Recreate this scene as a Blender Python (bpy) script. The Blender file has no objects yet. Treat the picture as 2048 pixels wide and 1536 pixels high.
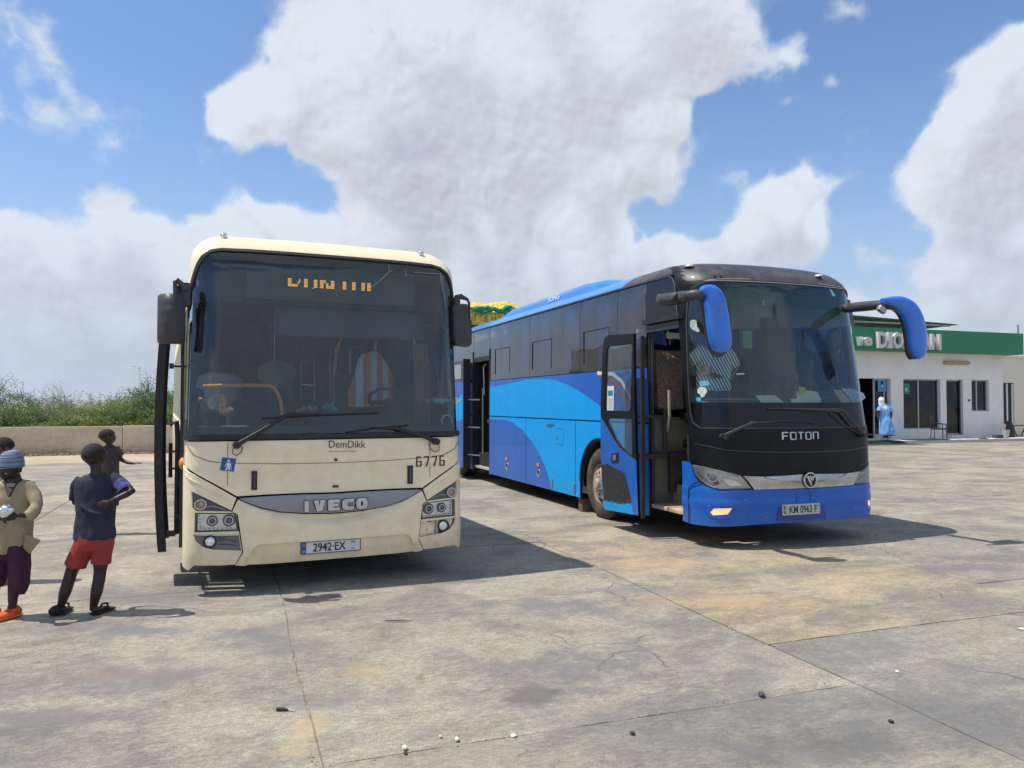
import bpy, bmesh, math, random
import numpy as np
from mathutils import Vector, Matrix, noise as mnoise
from mathutils.geometry import delaunay_2d_cdt
random.seed(7)
PI=math.pi
SC=bpy.context.scene
COL=SC.collection
# ---------------------------------------------------------------- camera
FPX=1540.0; PIT=math.atan(39/FPX); CH=1.67
cam_d=bpy.data.cameras.new('camera'); cam=bpy.data.objects.new('camera',cam_d); COL.objects.link(cam)
cam.location=(0,0,CH); cam.rotation_euler=(PI/2+PIT,0,0)
cam_d.sensor_width=36; cam_d.lens=FPX/2048*36; cam_d.clip_start=.05; cam_d.clip_end=3000
SC.camera=cam
# ---------------------------------------------------------------- colour management
SC.view_settings.view_transform='Standard'; SC.view_settings.look='None'
SC.view_settings.gamma=1; SC.view_settings.exposure=0.18
SC.view_settings.use_curve_mapping=False
# ---------------------------------------------------------------- sun
TOSUN=Vector((-1.43,-.17,3.0)).normalized()
sl=bpy.data.lights.new('sun','SUN'); sl.energy=4.3; sl.angle=math.radians(.53); sl.color=(1,.94,.84)
so=bpy.data.objects.new('sun',sl); COL.objects.link(so); so.rotation_euler=TOSUN.to_track_quat('Z','Y').to_euler(); so.location=(0,0,60)
# ---------------------------------------------------------------- sky
def pixdir(px,py):
    a=(px-1024)/FPX; b=(768-py)/FPX; c,s=math.cos(PIT),math.sin(PIT)
    return Vector((a,c-b*s,s+b*c)).normalized()
world=bpy.data.worlds.new("World"); SC.world=world; world.use_nodes=True
wt=world.node_tree; wt.nodes.clear()
BL=[(640,170,150),(560,215,100),(470,245,70),(420,225,45,.7),(600,90,75),(780,60,190),(800,200,180),(980,80,200),(1000,240,200),(1180,60,190),(1180,200,160),(1340,30,130),(1420,15,70,.85),(1300,150,110),
 (700,300,90),(850,350,130),(1020,380,130),(1130,330,110),(1240,260,80),(1290,330,75),(1330,280,55),(1350,250,40),(1340,380,60,.9),(1260,400,90),(1170,430,90),(1000,480,120),(860,460,110),(740,420,80),
 (20,560,100),(-30,500,80),(110,540,75),(190,490,62),(260,470,60),(330,480,65),(420,460,62),(510,450,62),(580,440,55),(600,500,100),(480,540,110),(350,570,120),(210,600,120),(90,650,120),(300,700,160),(100,760,150),
 (160,350,48,.55),(150,290,34,.46),(195,395,46,.56),(235,375,38,.42),(175,255,26,.46),(10,15,60,.52),(80,10,45,.42),(60,90,52,.36),(100,120,38,.42),(20,190,62,.38),(95,215,44,.36),(130,170,36,.34),
 (1150,520,75),(1210,500,48),(1270,500,48),(1310,495,42),(1120,580,90),(1240,560,90),(1340,530,55),(1390,520,45),
 (1600,370,46),(1570,400,52),(1545,440,62),(1500,475,66),(1440,500,60),(1600,450,62),(1650,455,42),(1560,500,70),(1480,545,80),(1510,345,22,.5),(1480,355,30,.4),
 (2050,110,62),(2010,180,70),(2060,200,110),(1960,240,72),(1910,290,66),(2030,300,120),(1870,340,62),(1820,375,58),(1790,395,40),(1900,400,70),(1980,390,90),(1850,330,45),
 (1755,488,46,.85),(1810,540,60,.8),(1900,500,70,.85),(1990,480,80),(2060,520,110),(1920,570,90),(1990,640,120),(1860,640,90),(1760,620,60,.7),(1700,560,50,.55),(2040,720,150),
 (1540,145,48,.50),(1500,110,40,.5),(1560,100,36,.42),(1572,228,30,.45),(1632,165,30,.5),(1690,20,45,.36),(1640,25,40,.34),(1400,330,34,.5),(1440,300,26,.42),(1450,70,50,.7),(1490,190,46,.42),(1420,180,60,.5),(1400,120,70,.75),(1670,380,40,.35),
 (700,640,200),(900,620,200),(1300,680,200),(1100,700,200),(600,720,200),(1600,720,150,.8),(1800,780,180)]
PUFF=[(1300,265,80),(1345,235,55),(1210,390,75),(1280,350,65),(1345,375,48),(1150,470,60),(300,430,55),(205,445,50),(560,425,55),(450,440,45),(1270,500,50),(1180,520,55),(1100,560,70),(1600,360,50),(1575,420,50),(1500,475,50),(1640,450,35),
 (640,150,100),(560,215,70),(720,80,110),(880,50,120),(1040,90,110),(1250,60,110),(470,240,60),(700,250,80),(1900,300,55),(1830,350,50),(1960,225,55),(2030,120,60),(1980,545,60),(1850,600,55),(30,475,45),(-30,460,50),(900,560,80),(980,500,60),(640,400,60),(780,180,90),(120,520,50),(380,500,60),(700,470,60),(60,650,60),(250,620,70),(1400,520,40),(1900,500,50),(2040,450,50)]
HOLE=[(1470,250,60),(1300,455,40),(620,372,45),(560,350,50),(1700,440,50),(1760,430,50),(1420,420,60),(1480,300,50)]
# procedural cloud layer: fBm over the sky sphere, evaluated once into a lat-long table (density, shade)
SKW,SKH=4096,1128; EL0,EL1=-.06,PI/2
def lattice_noise(P,seed,period=64):
    rs=np.random.RandomState(seed); T=rs.rand(period,period,period).astype(np.float32)
    I=np.floor(P).astype(np.int32); Fr=(P-I).astype(np.float32); Fr=Fr*Fr*(3-2*Fr); I%=period; J=(I+1)%period
    x0,y0,z0=I; x1,y1,z1=J; fx,fy,fz=Fr
    c00=T[x0,y0,z0]*(1-fx)+T[x1,y0,z0]*fx; c10=T[x0,y1,z0]*(1-fx)+T[x1,y1,z0]*fx
    c01=T[x0,y0,z1]*(1-fx)+T[x1,y0,z1]*fx; c11=T[x0,y1,z1]*(1-fx)+T[x1,y1,z1]*fx
    return (c00*(1-fy)+c10*fy)*(1-fz)+(c01*(1-fy)+c11*fy)*fz
def fbm(P,octs,seed,gain=.5,lac=2.03):
    a=1.0;o=np.zeros(P.shape[1:],np.float32);t=0;Q=P.copy()
    for k_ in range(octs):
        o+=a*lattice_noise(Q+np.float32(17.3*k_+100),seed+k_); t+=a; a*=gain; Q=Q*lac
    return o/t-.5
def sky_table(W_,H_,az0,az1,octs):
    az=np.linspace(az0,az1,W_,endpoint=False,dtype=np.float32); el=np.linspace(EL0,EL1,H_,dtype=np.float32)
    A,E_=np.meshgrid(az,el); D=np.stack([np.sin(A)*np.cos(E_),np.cos(A)*np.cos(E_),np.sin(E_)]).astype(np.float32)
    Wp=np.stack([fbm(D*7,4,11),fbm(D*7,4,23),fbm(D*7,4,37)])*.09
    Q=D+Wp; fld=np.zeros(A.shape,np.float32)
    for (x,y,r,*w_) in BL:
        c=pixdir(x,y); R_=r/FPX*1.45; w_=w_[0] if w_ else .96; d=np.sqrt((Q[0]-c.x)**2+(Q[1]-c.y)**2+(Q[2]-c.z)**2)/R_; d=np.clip(1-d,0,1); d=d*d*(3-2*d); fld=1-(1-fld)*(1-d*w_)
    def blobs(L,Q_):
        o_=np.zeros(A.shape,np.float32)
        for (x,y,r) in L:
            c=pixdir(x,y); d=np.clip(1-np.sqrt((Q_[0]-c.x)**2+(Q_[1]-c.y)**2+(Q_[2]-c.z)**2)/(r/FPX*1.45),0,1); o_=np.maximum(o_,d*d*(3-2*d))
        return o_
    fld=np.clip(fld-.8*blobs(HOLE,D+Wp*.6),0,1); pf=blobs(PUFF,D+Wp*1.3)
    o=np.clip((.70-D[1])/.16,0,1); low=np.clip((fbm(D*np.array([2.2,2.2,4])[:,None,None].astype(np.float32),3,71)+.09)*5,0,1)
    fld=np.maximum(fld,o*low)
    n=fbm(D*np.array([16,16,19])[:,None,None].astype(np.float32)+Wp*8,octs,5,gain=.60)
    n=n*.75+(.13-np.abs(fbm(D*21+Wp*6,octs-2,91,gain=.55)))*.9
    pf=np.maximum(pf,o*np.clip((fbm(D*6+3,4,131)+.1)*3,0,1))
    return fld,n,pf
def smooth01(x,a,b): t=np.clip((x-a)/(b-a),0,1); return t*t*(3-2*t)
def build_sky():
    W_,H_=SKW,SKH; fr=int(W_*.30)                       # the part in front of us in full detail
    f1,n1,g1=sky_table(fr*2,H_,-PI*.60,PI*.60,7)
    # coarse remainder
    f2,n2,g2=sky_table((W_-fr*2)//2,H_//2,PI*.60,2*PI-PI*.60,6)
    up=lambda a:np.repeat(np.repeat(a,2,0),2,1)
    f2,n2,g2=up(f2)[:H_],up(n2)[:H_],up(g2)[:H_]
    fld=np.concatenate([f1,f2],1);n=np.concatenate([n1,n2],1);pf=np.concatenate([g1,g2],1)
    dens_=fld*.93+n*1.95*(1-.62*smooth01(fld,.55,.95))
    # soften thin cloud, keep dense cloud crisp
    wk=np.clip(1-fld*1.15,0,1); t_=np.clip((dens_-.27)/(.31+.85*wk),0,1); alpha=t_*t_*(3-2*t_)
    sh_=np.zeros_like(dens_); wt_=0
    for k_ in (3,7,13,22,34,50,70):                       # how much cloud lies above (towards the sun): bases go grey, tops stay white
        sh_[:-k_,:]+=np.clip(np.roll(dens_,k_//3,1)[k_:],0,1.3)/(1+k_/60); wt_+=1/(1+k_/60)
    sh_/=wt_
    for ax,rad in ((1,9),(0,5),(1,9)):                  # soften, so that no columns show
        c_=np.cumsum(sh_,axis=ax,dtype=np.float64); z_=np.zeros_like(sh_); L_=sh_.shape[ax]
        hi_=np.minimum(np.arange(L_)+rad,L_-1); lo_=np.maximum(np.arange(L_)-rad-1,0)
        sh_=((np.take(c_,hi_,ax)-np.take(c_,lo_,ax))/((hi_-lo_)[:,None] if ax==0 else (hi_-lo_)[None,:])).astype(np.float32)
    shade=smooth01(sh_*(1-.25*np.clip(1-fld,0,1))+(sh_-dens_)*.35+n*.8,.30,1.45)
    nd=n-np.roll(np.roll(n,-5,0),3,1)                  # small billows, lit from the upper left
    shade=np.clip(shade*1.0+nd*1.3+.10-n*.25-.50*smooth01(pf+n*1.7,.18,1.05),0,1)
    img=np.zeros((H_,W_,4),np.float32); img[...,0]=alpha;img[...,1]=shade;img[...,3]=1
    im=bpy.data.images.new('cloud_table',W_,H_,alpha=False,float_buffer=False); im.colorspace_settings.name='Non-Color'
    im.pixels.foreach_set(img.ravel()); im.update(); im.pack(); return im
CLOUDS=build_sky()
def wnode(t,**k):
    n=wt.nodes.new(t)
    for a,b in k.items(): setattr(n,a,b)
    return n
wl=wt.links.new
SKYS=.13
sky=wnode('ShaderNodeTexSky'); sky.sky_type='NISHITA'; sky.sun_disc=False
sky.sun_elevation=math.asin(TOSUN.z); sky.sun_rotation=math.atan2(TOSUN.x,TOSUN.y); sky.air_density=1.0; sky.dust_density=.6; sky.ozone_density=2.0
tc=wnode('ShaderNodeTexCoord')
sp0=wnode('ShaderNodeSeparateXYZ'); wl(tc.outputs['Generated'],sp0.inputs[0])
azn=wnode('ShaderNodeMath',operation='ARCTAN2'); wl(sp0.outputs['X'],azn.inputs[0]); wl(sp0.outputs['Y'],azn.inputs[1])
azr=wnode('ShaderNodeMath',operation='MULTIPLY_ADD'); wl(azn.outputs[0],azr.inputs[0]); azr.inputs[1].default_value=1/(2*PI); azr.inputs[2].default_value=.30
azf=wnode('ShaderNodeMath',operation='FRACT'); wl(azr.outputs[0],azf.inputs[0])
eln=wnode('ShaderNodeMath',operation='ARCSINE'); wl(sp0.outputs['Z'],eln.inputs[0])
elr=wnode('ShaderNodeMapRange'); wl(eln.outputs[0],elr.inputs['Value']); elr.inputs['From Min'].default_value=EL0; elr.inputs['From Max'].default_value=EL1
cb=wnode('ShaderNodeCombineXYZ'); wl(azf.outputs[0],cb.inputs[0]); wl(elr.outputs[0],cb.inputs[1])
ti=wnode('ShaderNodeTexImage'); ti.image=CLOUDS; ti.interpolation='Linear'; ti.extension='EXTEND'; wl(cb.outputs[0],ti.inputs[0])
tsp=wnode('ShaderNodeSeparateColor'); wl(ti.outputs[0],tsp.inputs[0])
cc=wnode('ShaderNodeMix',data_type='RGBA'); wl(tsp.outputs[1],cc.inputs['Factor'])
k=1/SKYS
cc.inputs['A'].default_value=(.69*k,.745*k,.81*k,1); cc.inputs['B'].default_value=(.44*k,.46*k,.52*k,1)
# horizon haze
ssp=wnode('ShaderNodeSeparateXYZ'); wl(tc.outputs['Generated'],ssp.inputs[0])
hz=wnode('ShaderNodeMapRange',interpolation_type='SMOOTHERSTEP'); wl(ssp.outputs['Z'],hz.inputs['Value']); hz.inputs['From Min'].default_value=-.05; hz.inputs['From Max'].default_value=.42; hz.inputs['To Min'].default_value=.75; hz.inputs['To Max'].default_value=0
skt=wnode('ShaderNodeMix',data_type='RGBA',blend_type='MULTIPLY'); skt.inputs['Factor'].default_value=1; wl(sky.outputs[0],skt.inputs['A']); skt.inputs['B'].default_value=(.90,1.0,1.12,1)
hm=wnode('ShaderNodeMix',data_type='RGBA'); wl(hz.outputs[0],hm.inputs['Factor']); wl(skt.outputs['Result'],hm.inputs['A']); hm.inputs['B'].default_value=(.38*k,.50*k,.68*k,1)
fm=wnode('ShaderNodeMix',data_type='RGBA'); 
am=wnode('ShaderNodeMath',operation='MULTIPLY'); wl(tsp.outputs[0],am.inputs[0]); am.inputs[1].default_value=.93
wl(am.outputs[0],fm.inputs['Factor']); wl(hm.outputs['Result'],fm.inputs['A']); wl(cc.outputs['Result'],fm.inputs['B'])
hz2=wnode('ShaderNodeMapRange',interpolation_type='SMOOTHSTEP'); wl(ssp.outputs['Z'],hz2.inputs['Value']); hz2.inputs['From Min'].default_value=-.02; hz2.inputs['From Max'].default_value=.26; hz2.inputs['To Min'].default_value=.72; hz2.inputs['To Max'].default_value=0
air=wnode('ShaderNodeMix',data_type='RGBA'); wl(hz2.outputs[0],air.inputs['Factor']); wl(fm.outputs['Result'],air.inputs['A']); air.inputs['B'].default_value=(.44*k,.515*k,.63*k,1)
bg=wnode('ShaderNodeBackground'); bg.inputs['Strength'].default_value=SKYS; wl(air.outputs['Result'],bg.inputs['Color'])
wo=wnode('ShaderNodeOutputWorld'); wl(bg.outputs[0],wo.inputs[0])
world.cycles.sampling_method='MANUAL'; world.cycles.sample_map_resolution=1024
# ---------------------------------------------------------------- materials
MATS={}
def mat(name,col,rough=.5,metal=0,coat=0,var=.0,vs=8,bump=0,bs=60,dirt=None,dirtamt=0,dirtlow=None,emit=None,spec=.5,stretch=None,objc=False):
    """procedural principled material; var = tonal noise, dirt = blotches of a second colour, dirtlow=(z0,z1) more dirt near the ground"""
    if name in MATS: return MATS[name]
    m=bpy.data.materials.new(name); MATS[name]=m; m.use_nodes=True; t=m.node_tree; b=t.nodes['Principled BSDF']
    b.inputs['Roughness'].default_value=rough; b.inputs['Metallic'].default_value=metal; b.inputs['Coat Weight'].default_value=coat; b.inputs['Coat Roughness'].default_value=.06
    b.inputs['Specular IOR Level'].default_value=spec
    c4=(*col,1); b.inputs['Base Color'].default_value=c4
    if emit: b.inputs['Emission Color'].default_value=(*emit[:3],1); b.inputs['Emission Strength'].default_value=emit[3]
    tc=t.nodes.new('ShaderNodeTexCoord'); src=tc.outputs['Object']
    if stretch:
        mp=t.nodes.new('ShaderNodeMapping'); mp.inputs['Scale'].default_value=stretch; t.links.new(src,mp.inputs[0]); src=mp.outputs[0]
    cur=None
    if var:
        n=t.nodes.new('ShaderNodeTexNoise'); n.inputs['Scale'].default_value=vs; n.inputs['Detail'].default_value=5; t.links.new(src,n.inputs['Vector'])
        r=t.nodes.new('ShaderNodeMapRange'); t.links.new(n.outputs['Fac'],r.inputs['Value']); r.inputs['From Min'].default_value=.3; r.inputs['From Max'].default_value=.7; r.inputs['To Min'].default_value=1-var; r.inputs['To Max'].default_value=1+var
        x=t.nodes.new('ShaderNodeVectorMath'); x.operation='SCALE'; x.inputs[0].default_value=col; t.links.new(r.outputs[0],x.inputs['Scale']); cur=x.outputs[0]
    if dirt:
        n=t.nodes.new('ShaderNodeTexNoise'); n.inputs['Scale'].default_value=5; n.inputs['Detail'].default_value=9; n.inputs['Roughness'].default_value=.7; t.links.new(src,n.inputs['Vector'])
        n2=t.nodes.new('ShaderNodeTexNoise'); n2.inputs['Scale'].default_value=70; n2.inputs['Detail'].default_value=4; t.links.new(src,n2.inputs['Vector'])
        r=t.nodes.new('ShaderNodeMapRange'); t.links.new(n.outputs['Fac'],r.inputs['Value']); r.inputs['From Min'].default_value=.45; r.inputs['From Max'].default_value=.8; r.inputs['To Max'].default_value=dirtamt
        r2=t.nodes.new('ShaderNodeMapRange'); t.links.new(n2.outputs['Fac'],r2.inputs['Value']); r2.inputs['From Min'].default_value=.66; r2.inputs['From Max'].default_value=.74; r2.inputs['To Max'].default_value=dirtamt*.9
        a=t.nodes.new('ShaderNodeMath'); a.operation='ADD'; a.use_clamp=True; t.links.new(r.outputs[0],a.inputs[0]); t.links.new(r2.outputs[0],a.inputs[1]); f=a.outputs[0]
        if dirtlow:
            sp=t.nodes.new('ShaderNodeSeparateXYZ'); t.links.new(tc.outputs['Object'],sp.inputs[0])
            r3=t.nodes.new('ShaderNodeMapRange'); t.links.new(sp.outputs['Z'],r3.inputs['Value']); r3.inputs['From Min'].default_value=dirtlow[0]; r3.inputs['From Max'].default_value=dirtlow[1]; r3.inputs['To Min'].default_value=1; r3.inputs['To Max'].default_value=0
            q=t.nodes.new('ShaderNodeMath'); q.operation='MULTIPLY'; t.links.new(r3.outputs[0],q.inputs[0]); t.links.new(n.outputs['Fac'],q.inputs[1])
            q2=t.nodes.new('ShaderNodeMath'); q2.operation='ADD'; q2.use_clamp=True; t.links.new(f,q2.inputs[0]); t.links.new(q.outputs[0],q2.inputs[1]); f=q2.outputs[0]
        x=t.nodes.new('ShaderNodeMix'); x.data_type='RGBA'; t.links.new(f,x.inputs['Factor'])
        if cur: t.links.new(cur,x.inputs['A'])
        else: x.inputs['A'].default_value=c4
        x.inputs['B'].default_value=(*dirt,1); cur=x.outputs['Result']
        rr=t.nodes.new('ShaderNodeMapRange'); t.links.new(f,rr.inputs['Value']); rr.inputs['To Min'].default_value=rough; rr.inputs['To Max'].default_value=min(1,rough+.4); t.links.new(rr.outputs[0],b.inputs['Roughness'])
    if objc:
        oi=t.nodes.new('ShaderNodeObjectInfo'); x=t.nodes.new('ShaderNodeMix'); x.data_type='RGBA'; x.blend_type='MULTIPLY'; x.inputs['Factor'].default_value=1
        if cur: t.links.new(cur,x.inputs['A'])
        else: x.inputs['A'].default_value=c4
        t.links.new(oi.outputs['Color'],x.inputs['B']); cur=x.outputs['Result']
    if cur: t.links.new(cur,b.inputs['Base Color'])
    if bump:
        n=t.nodes.new('ShaderNodeTexNoise'); n.inputs['Scale'].default_value=bs; n.inputs['Detail'].default_value=4; t.links.new(src,n.inputs['Vector'])
        bp=t.nodes.new('ShaderNodeBump'); bp.inputs['Strength'].default_value=bump; bp.inputs['Distance'].default_value=.01; t.links.new(n.outputs['Fac'],bp.inputs['Height']); t.links.new(bp.outputs[0],b.inputs['Normal'])
    return m
def glass(name,tint,refl=1.0,rough=.0,haze=0,hazecol=(.5,.5,.5),grime=0,gcol=(.78,.90,1)):
    m=bpy.data.materials.new(name); MATS[name]=m; m.use_nodes=True; t=m.node_tree; t.nodes.clear()
    tr=t.nodes.new('ShaderNodeBsdfTransparent'); tr.inputs[0].default_value=(*tint,1)
    gl=t.nodes.new('ShaderNodeBsdfGlossy'); gl.inputs['Roughness'].default_value=rough; gl.inputs[0].default_value=(*gcol,1)
    fr=t.nodes.new('ShaderNodeFresnel'); fr.inputs[0].default_value=1.5
    # soft waviness of tempered glass
    tc=t.nodes.new('ShaderNodeTexCoord'); n=t.nodes.new('ShaderNodeTexNoise'); n.inputs['Scale'].default_value=1.6; n.inputs['Detail'].default_value=1; t.links.new(tc.outputs['Object'],n.inputs['Vector'])
    bp=t.nodes.new('ShaderNodeBump'); bp.inputs['Strength'].default_value=.10; bp.inputs['Distance'].default_value=.1; t.links.new(n.outputs['Fac'],bp.inputs['Height']); t.links.new(bp.outputs[0],gl.inputs['Normal'])
    mu=t.nodes.new('ShaderNodeMath'); mu.operation='MULTIPLY'; mu.use_clamp=True; mu.inputs[1].default_value=2.0*refl; t.links.new(fr.outputs[0],mu.inputs[0])
    mx=t.nodes.new('ShaderNodeMixShader'); t.links.new(mu.outputs[0],mx.inputs[0]); t.links.new(tr.outputs[0],mx.inputs[1]); t.links.new(gl.outputs[0],mx.inputs[2]); cur=mx.outputs[0]
    if haze:
        df=t.nodes.new('ShaderNodeBsdfDiffuse'); df.inputs[0].default_value=(*hazecol,1)
        n1=t.nodes.new('ShaderNodeTexNoise'); n1.inputs['Scale'].default_value=3; n1.inputs['Detail'].default_value=6; t.links.new(tc.outputs['Object'],n1.inputs['Vector'])
        n3=t.nodes.new('ShaderNodeTexNoise'); n3.inputs['Scale'].default_value=55; n3.inputs['Detail'].default_value=3; t.links.new(tc.outputs['Object'],n3.inputs['Vector'])
        r=t.nodes.new('ShaderNodeMapRange'); t.links.new(n1.outputs['Fac'],r.inputs['Value']); r.inputs['From Min'].default_value=.35; r.inputs['From Max'].default_value=.75; r.inputs['To Min'].default_value=haze*.5; r.inputs['To Max'].default_value=haze*1.8
        r2=t.nodes.new('ShaderNodeMapRange'); t.links.new(n3.outputs['Fac'],r2.inputs['Value']); r2.inputs['From Min'].default_value=.70; r2.inputs['From Max'].default_value=.76; r2.inputs['To Max'].default_value=grime
        a=t.nodes.new('ShaderNodeMath'); a.operation='ADD'; a.use_clamp=True; t.links.new(r.outputs[0],a.inputs[0]); t.links.new(r2.outputs[0],a.inputs[1])
        m3=t.nodes.new('ShaderNodeMixShader'); t.links.new(a.outputs[0],m3.inputs[0]); t.links.new(cur,m3.inputs[1]); t.links.new(df.outputs[0],m3.inputs[2]); cur=m3.outputs[0]
    o=t.nodes.new('ShaderNodeOutputMaterial'); t.links.new(cur,o.inputs[0])
    return m
# ---------------------------------------------------------------- object helpers
def mesh_obj(name,V,Fc,m,parent=None,smooth=True,angle=35,mi=None,loc=None):
    me=bpy.data.meshes.new(name); me.from_pydata([tuple(v) for v in V],[],[tuple(f) for f in Fc]); me.validate(); me.update()
    ms=m if isinstance(m,(list,tuple)) else [m]
    for x in ms: me.materials.append(x)
    if mi is not None and len(mi)==len(me.polygons): me.polygons.foreach_set('material_index',mi)
    if smooth and len(me.polygons):
        me.polygons.foreach_set('use_smooth',[True]*len(me.polygons))
        try: me.set_sharp_from_angle(angle=math.radians(angle))
        except Exception: pass
    o=bpy.data.objects.new(name,me); COL.objects.link(o)
    if parent: o.parent=parent
    if loc: o.location=loc
    return o
def thing(name,label,cat,loc=(0,0,0),rz=0,group=None):
    o=bpy.data.objects.new(name,None); COL.objects.link(o); o.location=loc; o.rotation_euler=(0,0,rz); o.empty_display_size=.2
    return tag(o,label,cat,group)
def tag(o,label=None,cat=None,group=None,kind=None):
    if label: o['label']=label
    if cat: o['category']=cat
    if group: o['group']=group
    if kind: o['kind']=kind
    return o
def struct(o): o['kind']='structure'; return o
def copy_tree(o,parent=None):
    c=o.copy(); COL.objects.link(c); c.parent=parent
    for ch in list(o.children): copy_tree(ch,c)
    return c
class B:
    """collects simple solids; .obj() links them as one mesh"""
    def __init__(s): s.V=[];s.F=[];s.M=[]
    def add(s,V,Fc,mi=0):
        k=len(s.V); s.V+=[Vector(v) for v in V]; s.F+=[tuple(i+k for i in f) for f in Fc]; s.M+=[mi]*len(Fc); return s
    def box(s,c,d,rot=None,bev=0,mi=0):
        bm=bmesh.new(); bmesh.ops.create_cube(bm,size=1)
        for v in bm.verts: v.co=Vector((v.co.x*d[0],v.co.y*d[1],v.co.z*d[2]))
        if bev: bmesh.ops.bevel(bm,geom=bm.edges[:],offset=bev,segments=2,affect='EDGES',profile=.6)
        R=Matrix.Identity(3) if rot is None else (rot if isinstance(rot,Matrix) else __import__('mathutils').Euler(rot).to_matrix())
        bm.verts.index_update(); V=[R@v.co+Vector(c) for v in bm.verts]; Fc=[[v.index for v in f.verts] for f in bm.faces]; bm.free(); return s.add(V,Fc,mi)
    def tube(s,P,r,n=10,caps=True,mi=0,flat=1.0,up=None):
        P=[Vector(p) for p in P]; k=len(P); rr=r if isinstance(r,(list,tuple)) else [r]*k
        T=[(P[min(i+1,k-1)]-P[max(i-1,0)]).normalized() for i in range(k)]
        u=Vector(up) if up else (Vector((0,0,1)) if abs(T[0].z)<.9 else Vector((1,0,0)))
        u=(u-T[0]*u.dot(T[0])).normalized(); V=[]
        for i in range(k):
            u=(u-T[i]*u.dot(T[i])); u=u.normalized() if u.length>1e-6 else T[i].orthogonal().normalized()
            w=T[i].cross(u)
            for j in range(n):
                a=2*PI*j/n; V.append(P[i]+(u*math.cos(a)+w*math.sin(a)*flat)*rr[i])
        Fc=[]
        for i in range(k-1):
            for j in range(n): Fc.append((i*n+j,i*n+(j+1)%n,(i+1)*n+(j+1)%n,(i+1)*n+j))
        if caps: Fc.append(tuple(range(n))[::-1]); Fc.append(tuple((k-1)*n+j for j in range(n)))
        return s.add(V,Fc,mi)
    def lathe(s,prof,c=(0,0,0),axis='x',n=40,mi=0):
        V=[];k=len(prof);c=Vector(c)
        for j in range(n):
            a=2*PI*j/n
            for (r,h) in prof:
                p=(h,r*math.cos(a),r*math.sin(a)) if axis=='x' else ((r*math.cos(a),h,r*math.sin(a)) if axis=='y' else (r*math.cos(a),r*math.sin(a),h))
                V.append(c+Vector(p))
        Fc=[]
        for j in range(n):
            for i in range(k-1): Fc.append((j*k+i,j*k+i+1,((j+1)%n)*k+i+1,((j+1)%n)*k+i))
        return s.add(V,Fc,mi)
    def ell(s,c,r,rot=None,n=16,m=10,mi=0):
        c=Vector(c);V=[];R=__import__('mathutils').Euler(rot).to_matrix() if rot else Matrix.Identity(3)
        for i in range(m+1):
            t=PI*i/m
            for j in range(n):
                a=2*PI*j/n; V.append(c+R@Vector((r[0]*math.sin(t)*math.cos(a),r[1]*math.sin(t)*math.sin(a),r[2]*math.cos(t))))
        Fc=[]
        for i in range(m):
            for j in range(n): Fc.append((i*n+j,(i+1)*n+j,(i+1)*n+(j+1)%n,i*n+(j+1)%n))
        return s.add(V,Fc,mi)
    def rings(s,R,n=20,mi=0,caps=True):
        """R: list of (center, rx, ry[, rotz, tiltx]) horizontal-ish ellipses"""
        V=[]
        for q in R:
            c=Vector(q[0]); rx,ry=q[1],q[2]; rz=q[3] if len(q)>3 else 0; tx=q[4] if len(q)>4 else 0; ty=q[5] if len(q)>5 else 0
            M_=__import__('mathutils').Euler((tx,ty,rz)).to_matrix()
            for j in range(n):
                a=2*PI*j/n; V.append(c+M_@Vector((rx*math.cos(a),ry*math.sin(a),0)))
        k=len(R);Fc=[]
        for i in range(k-1):
            for j in range(n): Fc.append((i*n+j,i*n+(j+1)%n,(i+1)*n+(j+1)%n,(i+1)*n+j))
        if caps: Fc.append(tuple(range(n))[::-1]); Fc.append(tuple((k-1)*n+j for j in range(n)))
        return s.add(V,Fc,mi)
    def prism(s,poly,f0,f1,mi=0):
        """poly 2D list, f0/f1 map 2D->3D for the two faces"""
        n=len(poly);V=[f0(*p) for p in poly]+[f1(*p) for p in poly]
        Fc=[tuple(range(n))[::-1],tuple(range(n,2*n))]+[(i,(i+1)%n,(i+1)%n+n,i+n) for i in range(n)]
        return s.add(V,Fc,mi)
    def obj(s,name,m,parent=None,smooth=True,angle=35,**k):
        V=s.V
        return mesh_obj(name,V,s.F,m,parent,smooth,angle,s.M if isinstance(m,(list,tuple)) else None,**k)
def fix_normals(o):
    bm=bmesh.new(); bm.from_mesh(o.data); bmesh.ops.recalc_face_normals(bm,faces=bm.faces[:]); bm.to_mesh(o.data); bm.free(); return o
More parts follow.
